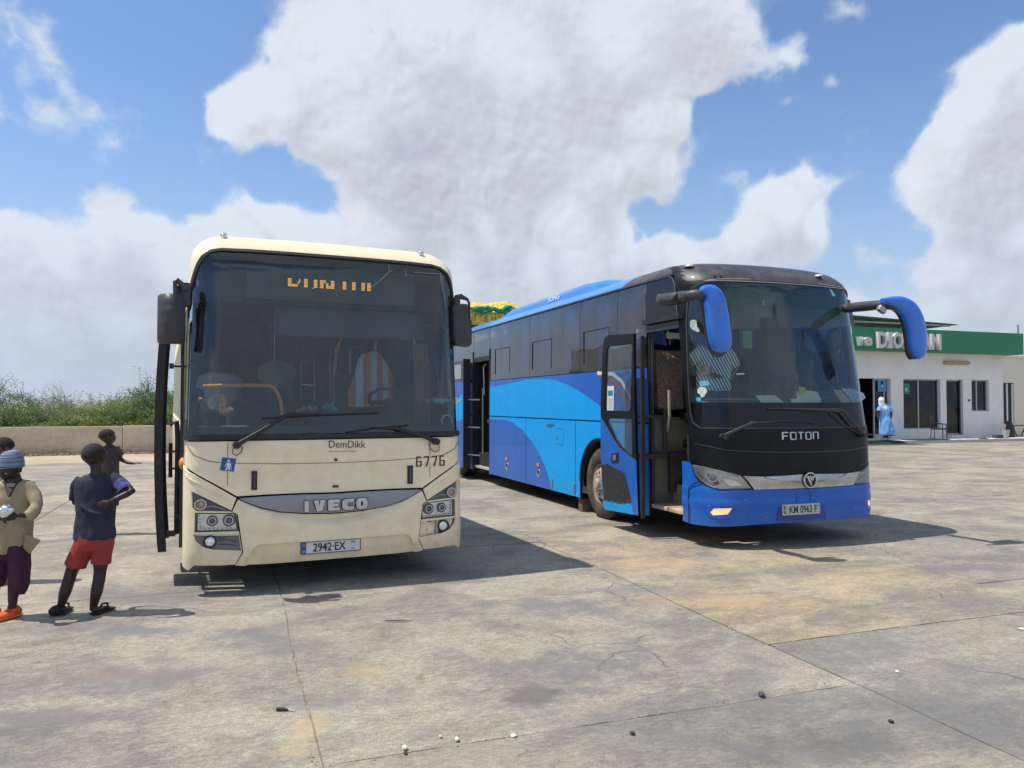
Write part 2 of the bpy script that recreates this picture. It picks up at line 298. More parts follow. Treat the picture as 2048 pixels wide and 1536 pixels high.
# ---------------------------------------------------------------- curved bus skin: (u,v) -> local xyz
def li(t,xs,ys): return float(np.interp(t,xs,ys))
def projw(p):
    c,s=math.cos(PIT),math.sin(PIT); x,y,z=p[0],p[1],p[2]-CH; d=y*c+z*s; u=-y*s+z*c
    return (1024+FPX*x/d,768-FPX*u/d)
class Shell:
    def __init__(s,ox,oy,yaw,W,r,yf,hw,b,v0,R,Rs,Rf):
        s.o=(ox,oy);s.yaw=math.radians(yaw);s.ca,s.sa=math.cos(s.yaw),math.sin(s.yaw);s.W=W;s.r=r;s.X0=W/2-r;s.c=1.5*r;s.yf=yf;s.hw=hw;s.b=b;s.v0=v0;s.R=R;s.Rs=Rs;s.Rf=Rf;s.Y1=.1+r
        s.uL=-(s.X0+s.c);s.vt=v0+R*PI/2
    def pt(s,u,v,off=0):
        if off:
            e=.01; p=s.pt(u,v); a=s.pt(u+e,v)-s.pt(u-e,v); b=(s.pt(u,v)-s.pt(u,v-e)); n=a.cross(b)
            return p+n.normalized()*off
        sg=1 if u>=0 else -1;a=abs(u)
        if v<=s.v0: z=v;i1=i2=0
        else:
            th=min((v-s.v0)/s.R,PI/2); z=s.v0+s.R*math.sin(th); q=1-math.cos(th); i1=s.Rs*q;i2=s.Rf*q
        hw=s.hw(z)-i1; yf=s.yf(z)+i2; r=s.r
        if a<=s.X0: x=(hw-r)*a/s.X0; y=yf
        elif a<=s.X0+s.c: t=(a-s.X0)/s.c*PI/2; x=hw-r+r*math.sin(t); y=yf+r*(1-math.cos(t))
        else:
            x=hw; d=a-s.X0-s.c; y1=yf+r; y=s.Y1+d+(y1-s.Y1)*max(0,1-d/1.2)
        y+=s.b*(x/hw)**2
        return Vector((s.W/2+sg*x,y,z))
    def w(s,p): return Vector((s.o[0]+p[0]*s.ca-p[1]*s.sa, s.o[1]+p[0]*s.sa+p[1]*s.ca, p[2]))
    def l(s,P): X,Y=P[0]-s.o[0],P[1]-s.o[1]; return Vector((X*s.ca+Y*s.sa,-X*s.sa+Y*s.ca,P[2]))
    def px(s,u,v): return np.array(projw(s.w(s.pt(u,v))))
    def inv(s,x,y,g=(0,1.5),umax=9,umin=-99):
        u,v=g
        for _ in range(22):
            a=s.px(u,v); du=(s.px(u+1e-3,v)-a)/1e-3; dv=(s.px(u,v+1e-3)-a)/1e-3
            J=np.array([du,dv]).T; d=np.linalg.lstsq(J,np.array([x,y])-a,rcond=None)[0]
            u+=max(-.5,min(.5,d[0]*.85));v+=max(-.4,min(.4,d[1]*.85));u=max(umin,min(umax,u))
            if abs(d[0])+abs(d[1])<1e-5: break
        return (u,v)
    def F(s,*pp): return [s.inv(x,y,(-.3,1.5),umax=s.X0+s.c*.9,umin=s.uL-.25) for x,y in pp]   # front pixels
    def S(s,*pp): return [s.inv(x,y,(s.uL-3,1.5),umax=s.uL+.02) for x,y in pp]                # left-side pixels
    def su(s,y): return -(s.X0+s.c+(y-s.Y1-s.b))                                              # u of the left side at length y
    def ray(s,px,py,x=None,y=None,z=None):
        """local point where the view line of a photo pixel meets a local plane"""
        d=pixdir(px,py); o=s.l((0,0,CH)); o.z=CH; q=s.l((d.x+s.o[0],d.y+s.o[1],d.z)); q.z=d.z
        if x is not None: t=(x-o.x)/q.x
        elif y is not None: t=(y-o.y)/q.y
        else: t=(z-o.z)/q.z
        return o+q*t
def mir(L): return [(-u,v) for u,v in L][::-1]
def dens(poly,step,closed=True):
    o=[];n=len(poly)
    for i in range(n if closed else n-1):
        a,b=poly[i],poly[(i+1)%n]; d=math.hypot(b[0]-a[0],b[1]-a[1]); k=max(1,int(math.ceil(d/step)))
        for j in range(k): o.append((a[0]+(b[0]-a[0])*j/k,a[1]+(b[1]-a[1])*j/k))
    if not closed: o.append(poly[-1])
    return o
def smooth_poly(P,it=2):
    """Chaikin corner cutting"""
    for _ in range(it):
        q=[];n=len(P)
        for i in range(n):
            a,b=P[i],P[(i+1)%n]; q+=[(a[0]*.75+b[0]*.25,a[1]*.75+b[1]*.25),(a[0]*.25+b[0]*.75,a[1]*.25+b[1]*.75)]
        P=q
    return P
def rrect(x0,y0,x1,y1,r,n=5):
    o=[]
    for cx,cy,a in ((x1-r,y1-r,0),(x0+r,y1-r,90),(x0+r,y0+r,180),(x1-r,y0+r,270)):
        for i in range(n+1):
            t=math.radians(a+90*i/n); o.append((cx+r*math.cos(t),cy+r*math.sin(t)))
    return o
def circ(cx,cy,r,n=20): return [(cx+r*math.cos(2*PI*i/n),cy+r*math.sin(2*PI*i/n)) for i in range(n)]
def inpoly(x,y,P):
    c=False;n=len(P);j=n-1
    for i in range(n):
        if (P[i][1]>y)!=(P[j][1]>y) and x<(P[j][0]-P[i][0])*(y-P[i][1])/(P[j][1]-P[i][1])+P[i][0]: c=not c
        j=i
    return c
def inpoly_np(X,Y,P):
    c=np.zeros(X.shape,bool);n=len(P);j=n-1
    for i in range(n):
        xi,yi=P[i];xj,yj=P[j]
        if yi!=yj: c^=((yi>Y)!=(yj>Y))&(X<(xj-xi)*(Y-yi)/(yj-yi)+xi)
        j=i
    return c
def patch(name,f,outer,m,parent,holes=(),cuts=(),step=.1,off=0.0,thick=.012,matfn=None,angle=35,smooth=True,flip=False):
    """sheet with real thickness: a 2-D outline (with holes) laid on the surface f(u,v,off)"""
    V=[];E=[]
    loops=[dens(outer,step)]+[dens(h,step) for h in holes]
    for L in loops:
        k=len(V); V+=L; E+=[(k+i,k+(i+1)%len(L)) for i in range(len(L))]
    for L in cuts:
        L=dens(L,step,False); k=len(V); V+=L; E+=[(k+i,k+i+1) for i in range(len(L)-1)]
    nb=len(V); P=np.array(V); x0,y0=P.min(0);x1,y1=P.max(0)
    nx=int((x1-x0)/step);ny=int((y1-y0)/step)
    if nx>0 and ny>0 and nx*ny<60000:
        gx,gy=np.meshgrid(x0+(np.arange(nx)+.5)*(x1-x0)/nx,y0+(np.arange(ny)+.5)*(y1-y0)/ny); gx=gx.ravel();gy=gy.ravel()
        ok=inpoly_np(gx,gy,loops[0])
        for h in loops[1:]: ok&=~inpoly_np(gx,gy,h)
        gx,gy=gx[ok],gy[ok]
        for a,b in zip(gx,gy):
            if ((P[:,0]-a)**2+(P[:,1]-b)**2).min()>(step*.4)**2: V.append((float(a),float(b)))
    r=delaunay_2d_cdt([Vector(v) for v in V],E,[],0,1e-6)
    vs=[tuple(v) for v in r[0]]; T=[list(t) for t in r[2]]
    cx=np.array([sum(vs[i][0] for i in t)/3 for t in T]);cy=np.array([sum(vs[i][1] for i in t)/3 for t in T])
    ok=inpoly_np(cx,cy,loops[0])
    for h in loops[1:]: ok&=~inpoly_np(cx,cy,h)
    keep=[t for t,o in zip(T,ok) if o]; kc=[(a,b) for a,b,o in zip(cx,cy,ok) if o]
    of=off if callable(off) else (lambda u,v:off)
    top=[f(u,v,of(u,v)) for u,v in vs]; ec={}
    for t in keep:
        for i in range(3):
            e=(t[i],t[(i+1)%3]); ec[e]=ec.get(e,0)+1
    Vo=list(top);Fo=[tuple(t) for t in keep];mi=[(matfn(a,b) if matfn else 0) for a,b in kc]
    if thick:
        mp={}
        def low(i):
            if i not in mp: mp[i]=len(Vo); Vo.append(f(vs[i][0],vs[i][1],of(*vs[i])-thick))
            return mp[i]
        for (a,b),c in list(ec.items()):
            if (b,a) not in ec: Fo.append((b,a,low(a),low(b))); mi.append(mi[0] if not matfn else 0)
    if flip: Fo=[t[::-1] for t in Fo]
    used=sorted({i for t in Fo for i in t}); rm={j:i for i,j in enumerate(used)}
    return mesh_obj(name,[Vo[i] for i in used],[tuple(rm[i] for i in t) for t in Fo],m,parent,smooth,angle,mi if isinstance(m,(list,tuple)) else None)
def ribbon(P,w):
    """2-D polyline -> thin closed outline of width w"""
    n=len(P);L=[];R=[]
    for i in range(n):
        a,b=P[max(0,i-1)],P[min(n-1,i+1)]; dx,dy=b[0]-a[0],b[1]-a[1]; d=math.hypot(dx,dy) or 1; nx,ny=-dy/d*w/2,dx/d*w/2
        L.append((P[i][0]+nx,P[i][1]+ny));R.append((P[i][0]-nx,P[i][1]-ny))
    return R+L[::-1]
def stroke(name,f,P,w,m,parent,off=.003,step=.08,thick=.003): return patch(name,f,ribbon(dens(P,step,False),w),m,parent,step=step,off=off,thick=thick)
def text2d(txt,bold=0,shear=0):
    c=bpy.data.curves.new('t','FONT'); c.body=txt; c.size=1; c.offset=bold; c.resolution_u=3; c.shear=shear
    o=bpy.data.objects.new('t',c); COL.objects.link(o); bpy.context.view_layer.update()
    me=bpy.data.meshes.new_from_object(o.evaluated_get(bpy.context.evaluated_depsgraph_get()))
    V=[(v.co.x,v.co.y) for v in me.vertices]; Fc=[tuple(p.vertices) for p in me.polygons]
    bpy.data.objects.remove(o); bpy.data.curves.remove(c); bpy.data.meshes.remove(me)
    xs=[v[0] for v in V]; ys=[v[1] for v in V]; x0,x1,y0,y1=min(xs),max(xs),min(ys),max(ys)
    return [((x-x0)/(x1-x0),(y-y0)/(y1-y0)) for x,y in V],Fc
def decal_text(name,f,txt,u0,v0,u1,v1,m,parent,off=.004,bold=0,thick=0,shear=0,slope=0):
    """lettering filling the box u0..u1, v0..v1 on a surface"""
    V,Fc=text2d(txt,bold,shear); P=[(u0+(u1-u0)*x,v0+(v1-v0)*y+slope*x) for x,y in V]
    top=[f(u,v,off) for u,v in P]; Vo=list(top);Fo=list(Fc)
    if thick:
        ec=set((fc[i],fc[(i+1)%len(fc)]) for fc in Fc for i in range(len(fc))); k=len(Vo); Vo+=[f(u,v,off-thick) for u,v in P]
        for a,b in ec:
            if (b,a) not in ec: Fo.append((b,a,a+k,b+k))
    return mesh_obj(name,Vo,Fo,m,parent,smooth=False)
# ================================================================ materials
cream=mat('cream_paint',(.91,.80,.55),.34,coat=.3,var=.03,vs=3,dirt=(.46,.36,.24),dirtamt=.38,dirtlow=(.15,.6))
cream_d=mat('cream_paint_dusty',(.89,.77,.52),.40,coat=.2,var=.08,vs=4,dirt=(.52,.42,.29),dirtamt=.35,dirtlow=(.2,.45))
rubber=mat('black_rubber',(.018,.018,.02),.55,var=.2,vs=12,dirt=(.10,.09,.08),dirtamt=.25)
blackp=mat('black_plastic',(.035,.035,.04),.42,var=.25,vs=6,dirt=(.13,.12,.11),dirtamt=.35,bump=.1,bs=90)
frit=mat('black_frit',(.007,.008,.012),.15,spec=.35)
silver=mat('silver_trim',(.30,.31,.36),.38,metal=.55,var=.08,vs=5,dirt=(.18,.16,.14),dirtamt=.4)
silver_l=mat('silver_letter',(.55,.57,.58),.3,metal=.7,var=.1,vs=9)
chrome=mat('chrome',(.72,.73,.74),.16,metal=.95,dirt=(.22,.2,.17),dirtamt=.35)
lampint=mat('lamp_reflector',(.80,.81,.84),.22,metal=.6,var=.18,vs=30)
lampgrey=mat('lamp_housing_grey',(.10,.105,.12),.4,var=.2,vs=8,dirt=(.2,.17,.13),dirtamt=.4)
ambergl=mat('amber_lens',(.75,.26,.03),.25,coat=.6)
ambdull=mat('amber_clear_lens',(.36,.25,.18),.25,coat=.6,metal=.3)
ink=mat('black_ink',(.015,.015,.017),.5)
white_p=mat('white_plastic',(.72,.73,.74),.4,var=.04,vs=20)
plate_w=mat('plate_white',(.66,.69,.74),.4,var=.05,vs=14,dirt=(.3,.26,.2),dirtamt=.3)
bluest=mat('sticker_blue',(.02,.09,.33),.4)
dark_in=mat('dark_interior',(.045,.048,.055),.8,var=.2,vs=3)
dash_g=mat('dashboard_grey_green',(.115,.135,.13),.6,var=.15,vs=5)
seat_d=mat('seat_fabric_dark',(.05,.06,.10),.9,var=.3,vs=14)
yel=mat('yellow_rail',(.80,.33,.045),.35,coat=.3)
steel=mat('steel_grey',(.35,.35,.36),.35,metal=.8,var=.1,vs=9)
led=mat('amber_led',(.9,.4,.05),.4,emit=(1,.42,.05,1.1))
ledoff=mat('led_panel',(.035,.05,.055),.35,var=.15,vs=30)
tyre=mat('tyre_rubber',(.045,.038,.034),.85,var=.3,vs=9,dirt=(.20,.145,.10),dirtamt=.75,bump=.3,bs=40)
rim=mat('dusty_wheel_rim',(.42,.36,.31),.6,metal=.1,var=.10,vs=8,dirt=(.24,.18,.13),dirtamt=.35)
under=mat('underbody',(.02,.02,.02),.9)
gl_ws=glass('windscreen_glass',(.70,.80,.84),refl=.95,haze=.014,hazecol=(.42,.45,.47),grime=.08)
gl_ws2=glass('windscreen_glass_green',(.78,.92,.88),refl=.70,haze=.03,hazecol=(.40,.50,.46),grime=.05)
gl_side=glass('tinted_side_glass',(.50,.52,.55),gcol=(.82,.80,.80),refl=.95,haze=.045,hazecol=(.36,.34,.33),grime=.04)
gl_lamp=glass('lamp_cover',(.95,.96,.96),refl=.8,haze=.03,hazecol=(.6,.58,.5))
gl_sideb=glass('bus_side_glass',(.55,.66,.62),refl=1.1,haze=.04)
gl_pane=glass('shop_glass',(.22,.23,.24),refl=.45,haze=.03,hazecol=(.2,.19,.18))
bluep=mat('blue_paint',(.008,.115,.52),.36,coat=.18,spec=.35,var=.07,vs=3,dirt=(.07,.14,.30),dirtamt=.35,dirtlow=(.05,.45))
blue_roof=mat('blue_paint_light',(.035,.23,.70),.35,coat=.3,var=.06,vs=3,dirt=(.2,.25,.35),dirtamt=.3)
cyanp=mat('cyan_paint',(.0,.34,.84),.5,coat=.06,spec=.25,var=.05,vs=3,dirt=(.02,.26,.50),dirtamt=.12,dirtlow=(.1,.6))
blackpaint=mat('black_gloss_paint',(.005,.006,.009),.42,coat=.04,spec=.22,var=.3,vs=5,dirt=(.022,.022,.024),dirtamt=.3)
blackdust=mat('black_dusty_roof_paint',(.04,.04,.046),.42,coat=.15,var=.2,vs=5,dirt=(.15,.14,.13),dirtamt=.6)
paper=mat('paper',(.70,.72,.70),.8,var=.04,vs=30)
kraft=mat('kraft_paper',(.55,.38,.22),.8,var=.05,vs=30)
def wheel(parent,c,R=.51,w=.30,out=-1,name='wheel',proud=.0):
    """tyre, ten-hole rim; out=-1 faces local -x"""
    e=bpy.data.objects.new(name,None); COL.objects.link(e); e.parent=parent; e.location=c
    s=out
    t=B(); pr=[(.285,s*.02),(.30,s*.035),(.36,s*.05),(.43,s*.045),(.485,s*.02),(.505,0),(R,-s*.035),(R,-s*(w-.035)),(.48,-s*w),(.3,-s*w)]
    t.lathe(pr,n=56)
    for i in range(60):      # tread blocks on the shoulder
        a=2*PI*i/60; t.box((-s*.04,(R+.002)*math.cos(a),(R+.002)*math.sin(a)),(.07,.012,.034),(a,0,0))
    fix_normals(t.obj('tyre',tyre,e,angle=40))
    r=B(); r.lathe([(.292,s*.03),(.285,-s*.02),(.265,-s*.05),(.24,-s*.06),(.20,-s*.045)],n=40)
    r.lathe([(.28,s*.02),(.27,-s*.06),(.27,-s*w*.9)],n=40)
    fix_normals(r.obj('rim_flange',rim,e))
    def f(a,b,o): 
        d=math.hypot(a,b); return Vector((s*(-.045+proud+.03*max(0,1-d/.215)**.5+o),a,b))
    holes=[circ(.155*math.cos(2*PI*(i+.5)/10),.155*math.sin(2*PI*(i+.5)/10),.026,10) for i in range(10)]
    dsk=patch('rim_disc',f,circ(0,0,.212,40),rim,e,holes=holes,step=.035,thick=.02,flip=(s<0))
    if proud: q_=B(); q_.lathe([(.212,s*(proud-.045)),(.222,s*(proud-.07)),(.255,-s*.03)],n=40); fix_normals(q_.obj('rim_cone',rim,e))
    h=B(); h.lathe([(.075,s*(proud-.04)),(.075,s*(proud+.02)),(.06,s*(proud+.035)),(.0,s*(proud+.036))],n=20)
    for i in range(10):
        a=2*PI*i/10; h.lathe([(.012,s*(proud-.03)),(.012,s*(proud+.01)),(0,s*(proud+.015))],c=(0,.11*math.cos(a),.11*math.sin(a)),n=6)
    fix_normals(h.obj('hub',rim,e))
    bk=B(); bk.lathe([(.27,-s*.10),(0,-s*.10)],n=24); bk.obj('brake_backing',under,e)
    return e
def seat(parent,c,w=.45,m=seat_d,name='seat',h=.72,cover=None):
    e=bpy.data.objects.new(name,None); COL.objects.link(e); e.parent=parent; e.location=c
    b=B(); b.box((0,.0,.06),(w,.46,.12),bev=.04); b.obj('cushion',m,e)
    b=B(); b.box((0,.26,.12+h/2),(w,.12,h),(-.16,0,0),bev=.05); b.obj('backrest',m,e)
    if cover:
        b=B(); b.box((0,.20,.12+h-.12),(w*.86,.10,.2),(-.16,0,0),bev=.03); b.obj('headrest_cover',cover,e)
    b=B(); b.box((0,.05,-.18),(w*.7,.3,.36)); b.obj('seat_base',dark_in,e)
    return e
# ================================================================ CITY BUS (cream)
IV=Shell(-2.792,6.593,24.257,2.55,.13,lambda z:li(z,[0,.35,1.3,2.935],[.06,0,.03,.126]),lambda z:li(z,[0,1.3,2.935],[1.275,1.275,1.245]),.05,2.92,.316,.30,.34)
bus=thing('city_bus','cream single-deck city bus with open front door, parked nose-on beside the children','bus',(IV.o[0],IV.o[1],0),IV.yaw)
f=IV.pt; F=IV.F
WSL=F((369.5,872),(369,810),(369.5,740),(372,660),(378,600),(385,558),(394,532),(406,512),(422,501.5),(442,498.5),(500,501),(560,505),(620,509.5))
WSL[0]=(WSL[0][0],1.382)
ws=WSL+mir(WSL); WSv=1.382
uL=IV.uL
# roof band, pillars and front corners of the roof
outer=[(uL-.16,WSv),(uL-.16,IV.vt),(-uL+.16,IV.vt),(-uL+.16,WSv)]+[(u,v) for u,v in mir(WSL)][::-1]+[(u,v) for u,v in WSL][::-1]
patch('roof_front_band',f,outer,cream,bus,step=.07,thick=.03)
patch('windscreen',f,ws,gl_ws,bus,step=.09,off=-.012,thick=0)
# rubber seal round the glass
ctr=(0,2.2)
def inset(P,d):
    o=[];n=len(P)
    for i in range(n):
        a,b=P[i-1],P[(i+1)%n]; dx,dy=b[0]-a[0],b[1]-a[1]; L=math.hypot(dx,dy) or 1; o.append((P[i][0]+dy/L*d,P[i][1]-dx/L*d))
    return o
wso=dens(ws,.06); ar=sum(wso[i-1][0]*wso[i][1]-wso[i][0]*wso[i-1][1] for i in range(len(wso)))
sg=-1 if ar>0 else 1
patch('windscreen_seal',f,inset(wso,-sg*.012),rubber,bus,holes=[inset(wso,sg*.016)],step=.05,off=.006,thick=.03)
stroke('windscreen_sill',f,[(uL-.02,WSv-.012),(0,WSv-.012),(-uL+.02,WSv-.012)],.045,rubber,bus,off=.016,thick=.05)
patch('glass_border',f,[(uL+.06,WSv+.01),(-uL-.06,WSv+.01),(-uL-.06,WSv+.085),(uL+.06,WSv+.085)],frit,bus,step=.1,off=-.02,thick=.004)
# hood panel
hood=[(0.0,WSv-.045),(-.6,WSv-.045),(uL+.012,WSv-.045)]+F((363.5,912),(370,928),(388,945.5),(425,965.5),(474,992.5),(540,988.5),(600,986),(660,984.5))
patch('hood_panel',f,hood+mir(hood),cream,bus,step=.06,thick=.02,off=lambda u,v:-.002+.006*math.exp(-((v-1.12)/.02)**2))
for sx in (-1,1):
    stroke('hood_seam',f,[(sx*.93,1.32),(sx*.93,.95)],.006,mat('seam_shadow_gap',(.22,.19,.13),.8),bus,off=.0005,thick=.001)
stroke('hood_seam',f,[(-.93,1.145),(-.5,1.128),(0,1.122),(.5,1.128),(.93,1.145)],.006,mat('seam_shadow_gap',(.1,.1,.1)),bus,off=.0055,thick=.001)
stroke('hood_seam',f,[(-1.27,1.30),(-1.2,1.22),(-1.08,1.165),(-.93,1.145)],.007,mat('seam_shadow_gap',(.1,.1,.1)),bus,off=.003,thick=.001)
stroke('hood_seam',f,[(1.27,1.30),(1.2,1.22),(1.08,1.165),(.93,1.145)],.007,mat('seam_shadow_gap',(.1,.1,.1)),bus,off=.003,thick=.001)
# silver grille bar
gr=F((660,987.5),(600,989),(540,992),(478,996.5),(487.5,1002),(521,1014),(560,1022.5),(612,1026),(660,1025.5))
patch('grille_bar',f,gr+mir(gr),silver,bus,step=.04,thick=.03,off=lambda u,v:.012+.03*max(0,1-((v-.76)/.11)**2)*max(0,1-(u/.9)**2)+(.012 if v>.80 and abs(u)<.34 else 0))
# IVECO lettering, heavy slab capitals
def bold_letters(f,u0,v0,h,w,gap,m,m2,parent,off):
    def Rr(x0,y0,x1,y1): return [(x0,y0),(x1,y0),(x1,y1),(x0,y1)]
    L={'I':[Rr(0.25,0,.75,1)],'V':[[(0,1),(.42,1),(.5,.45),(.58,1),(1,1),(.72,0),(.28,0)]],
       'E':[[(0,.1),(.08,0),(1,0),(1,.27),(.45,.27),(.45,.38),(.9,.38),(.9,.62),(.45,.62),(.45,.73),(1,.73),(1,1),(.08,1),(0,.9)]],
       'C':[[(.25,0),(1,0),(1,.3),(.55,.3),(.45,.38),(.45,.62),(.55,.7),(1,.7),(1,1),(.25,1),(.06,.9),(0,.7),(0,.3),(.06,.1)]],
       'O':[[(.22,0),(.78,0),(.94,.1),(1,.3),(1,.7),(.94,.9),(.78,1),(.22,1),(.06,.9),(0,.7),(0,.3),(.06,.1)]]}
    x=u0
    for ch in 'IVECO':
        ww=w*.72 if ch=='I' else w
        for P in L[ch]:
            Q=[(x+p[0]*ww,v0+p[1]*h) for p in P]; hs=[[(x+p[0]*ww,v0+p[1]*h) for p in [(.42,.3),(.58,.3),(.6,.4),(.6,.6),(.58,.7),(.42,.7),(.4,.6),(.4,.4)]]] if ch=='O' else []
            Qo=[(x+ww/2+(p[0]-x-ww/2)*1.12+(0.0),v0+h/2+(p[1]-v0-h/2)*1.10) for p in Q]
            patch('letter_outline',f,Qo,m2,parent,step=.2,off=off,thick=.004)
            patch('letter',f,Q,m,parent,holes=hs,step=.2,off=off+.008,thick=.008)
        x+=ww+gap
bold_letters(f,-.300,.690,.100,.105,.024,silver_l,ink,bus,.052)
# corner panels with lamp openings
tri=F((384,982),(464,1021),(462,1023),(392,1021.5),(385.5,1014))
hl=F((390.5,1025),(472,1025.5),(478,1062),(389.5,1064.5))
fg=F((387,1067.5),(477.5,1067.5),(482,1101),(425,1099),(405,1093),(392,1082))
cp=[(uL-.03,1.19)]+F((369,931),(388,949),(425,969),(472.5,996),(462,1023),(473,1029),(484,1104),(470,1128),(440,1130),(390,1130))
cp+=[(-1.24,.23),(uL+.02,.26),(uL-.02,.32)]
patch('corner_panel',f,cp,cream,bus,holes=[tri,hl,fg],step=.045,thick=.025,off=.012)
def mr(P): return [(-u,v) for u,v in P]
rfg=mr(fg)
patch('corner_panel',f,mr(cp),cream,bus,holes=[mr(tri),mr(hl),rfg],step=.045,thick=.025,off=.012)
stroke('corner_ridge',f,[(u+.01,v-.045) for u,v in F((372,940),(395,957),(430,976),(462,992))],.012,cream,bus,off=.02,thick=.02)
stroke('corner_ridge',f,mr([(u+.01,v-.045) for u,v in F((372,940),(395,957),(430,976),(462,992))]),.012,cream,bus,off=.02,thick=.02)
# centre bumper
bp=F((660,1028),(612,1028.5),(560,1025),(521,1017),(487.5,1004.5),(476,999),(464.5,1023.5),(475.5,1029),(486.5,1104),(471,1130),(560,1125.5),(660,1115))
bp[-1]=(-.02,.248);bp[-2]=(-.5,.248);bp[-3]=(-.86,.25)
vl=lambda u:.565+.125*(abs(u)/.65)**2                      # upper ledge, curved like the grille
def vcr(u):                                                # top of the recessed lip, with rounded ends
    a=abs(u)
    return .425 if a<.66 else (.425-.17*((a-.66)/.115)**2 if a<.775 else -9)
def boff(u,v):
    a=abs(u); e=max(0,1-(a/.86)**8)
    t=(v-vl(u))/.055; up=.045*(1-min(1,max(0,t))**.8) if t>0 else .045
    lip=-.030*min(1,max(0,(vcr(u)-v)/.010))+.012*math.exp(-((v-vcr(u)-.012)/.012)**2)*(1 if a<.775 else 0)
    return .004+e*up+lip
ledge=[(x,vl(x)) for x in [-.80+i*.05 for i in range(33)]]
crease=[(x,vcr(x)) for x in [-.77+i*.022 for i in range(71)] if vcr(x)>.27]
patch('bumper',f,bp+mir(bp),cream_d,bus,cuts=[ledge,[(u_,v_+.055) for u_,v_ in ledge if abs(u_)<.5],crease,[(u_,v_-.010) for u_,v_ in crease if v_>.29]],step=.03,thick=.03,off=boff,angle=28)
# dark carrier behind the joints
patch('front_frame',f,[(uL-.1,.27),(uL-.1,1.36),(-uL+.1,1.36),(-uL+.1,.27)],under,bus,step=.12,off=-.045,thick=.01)
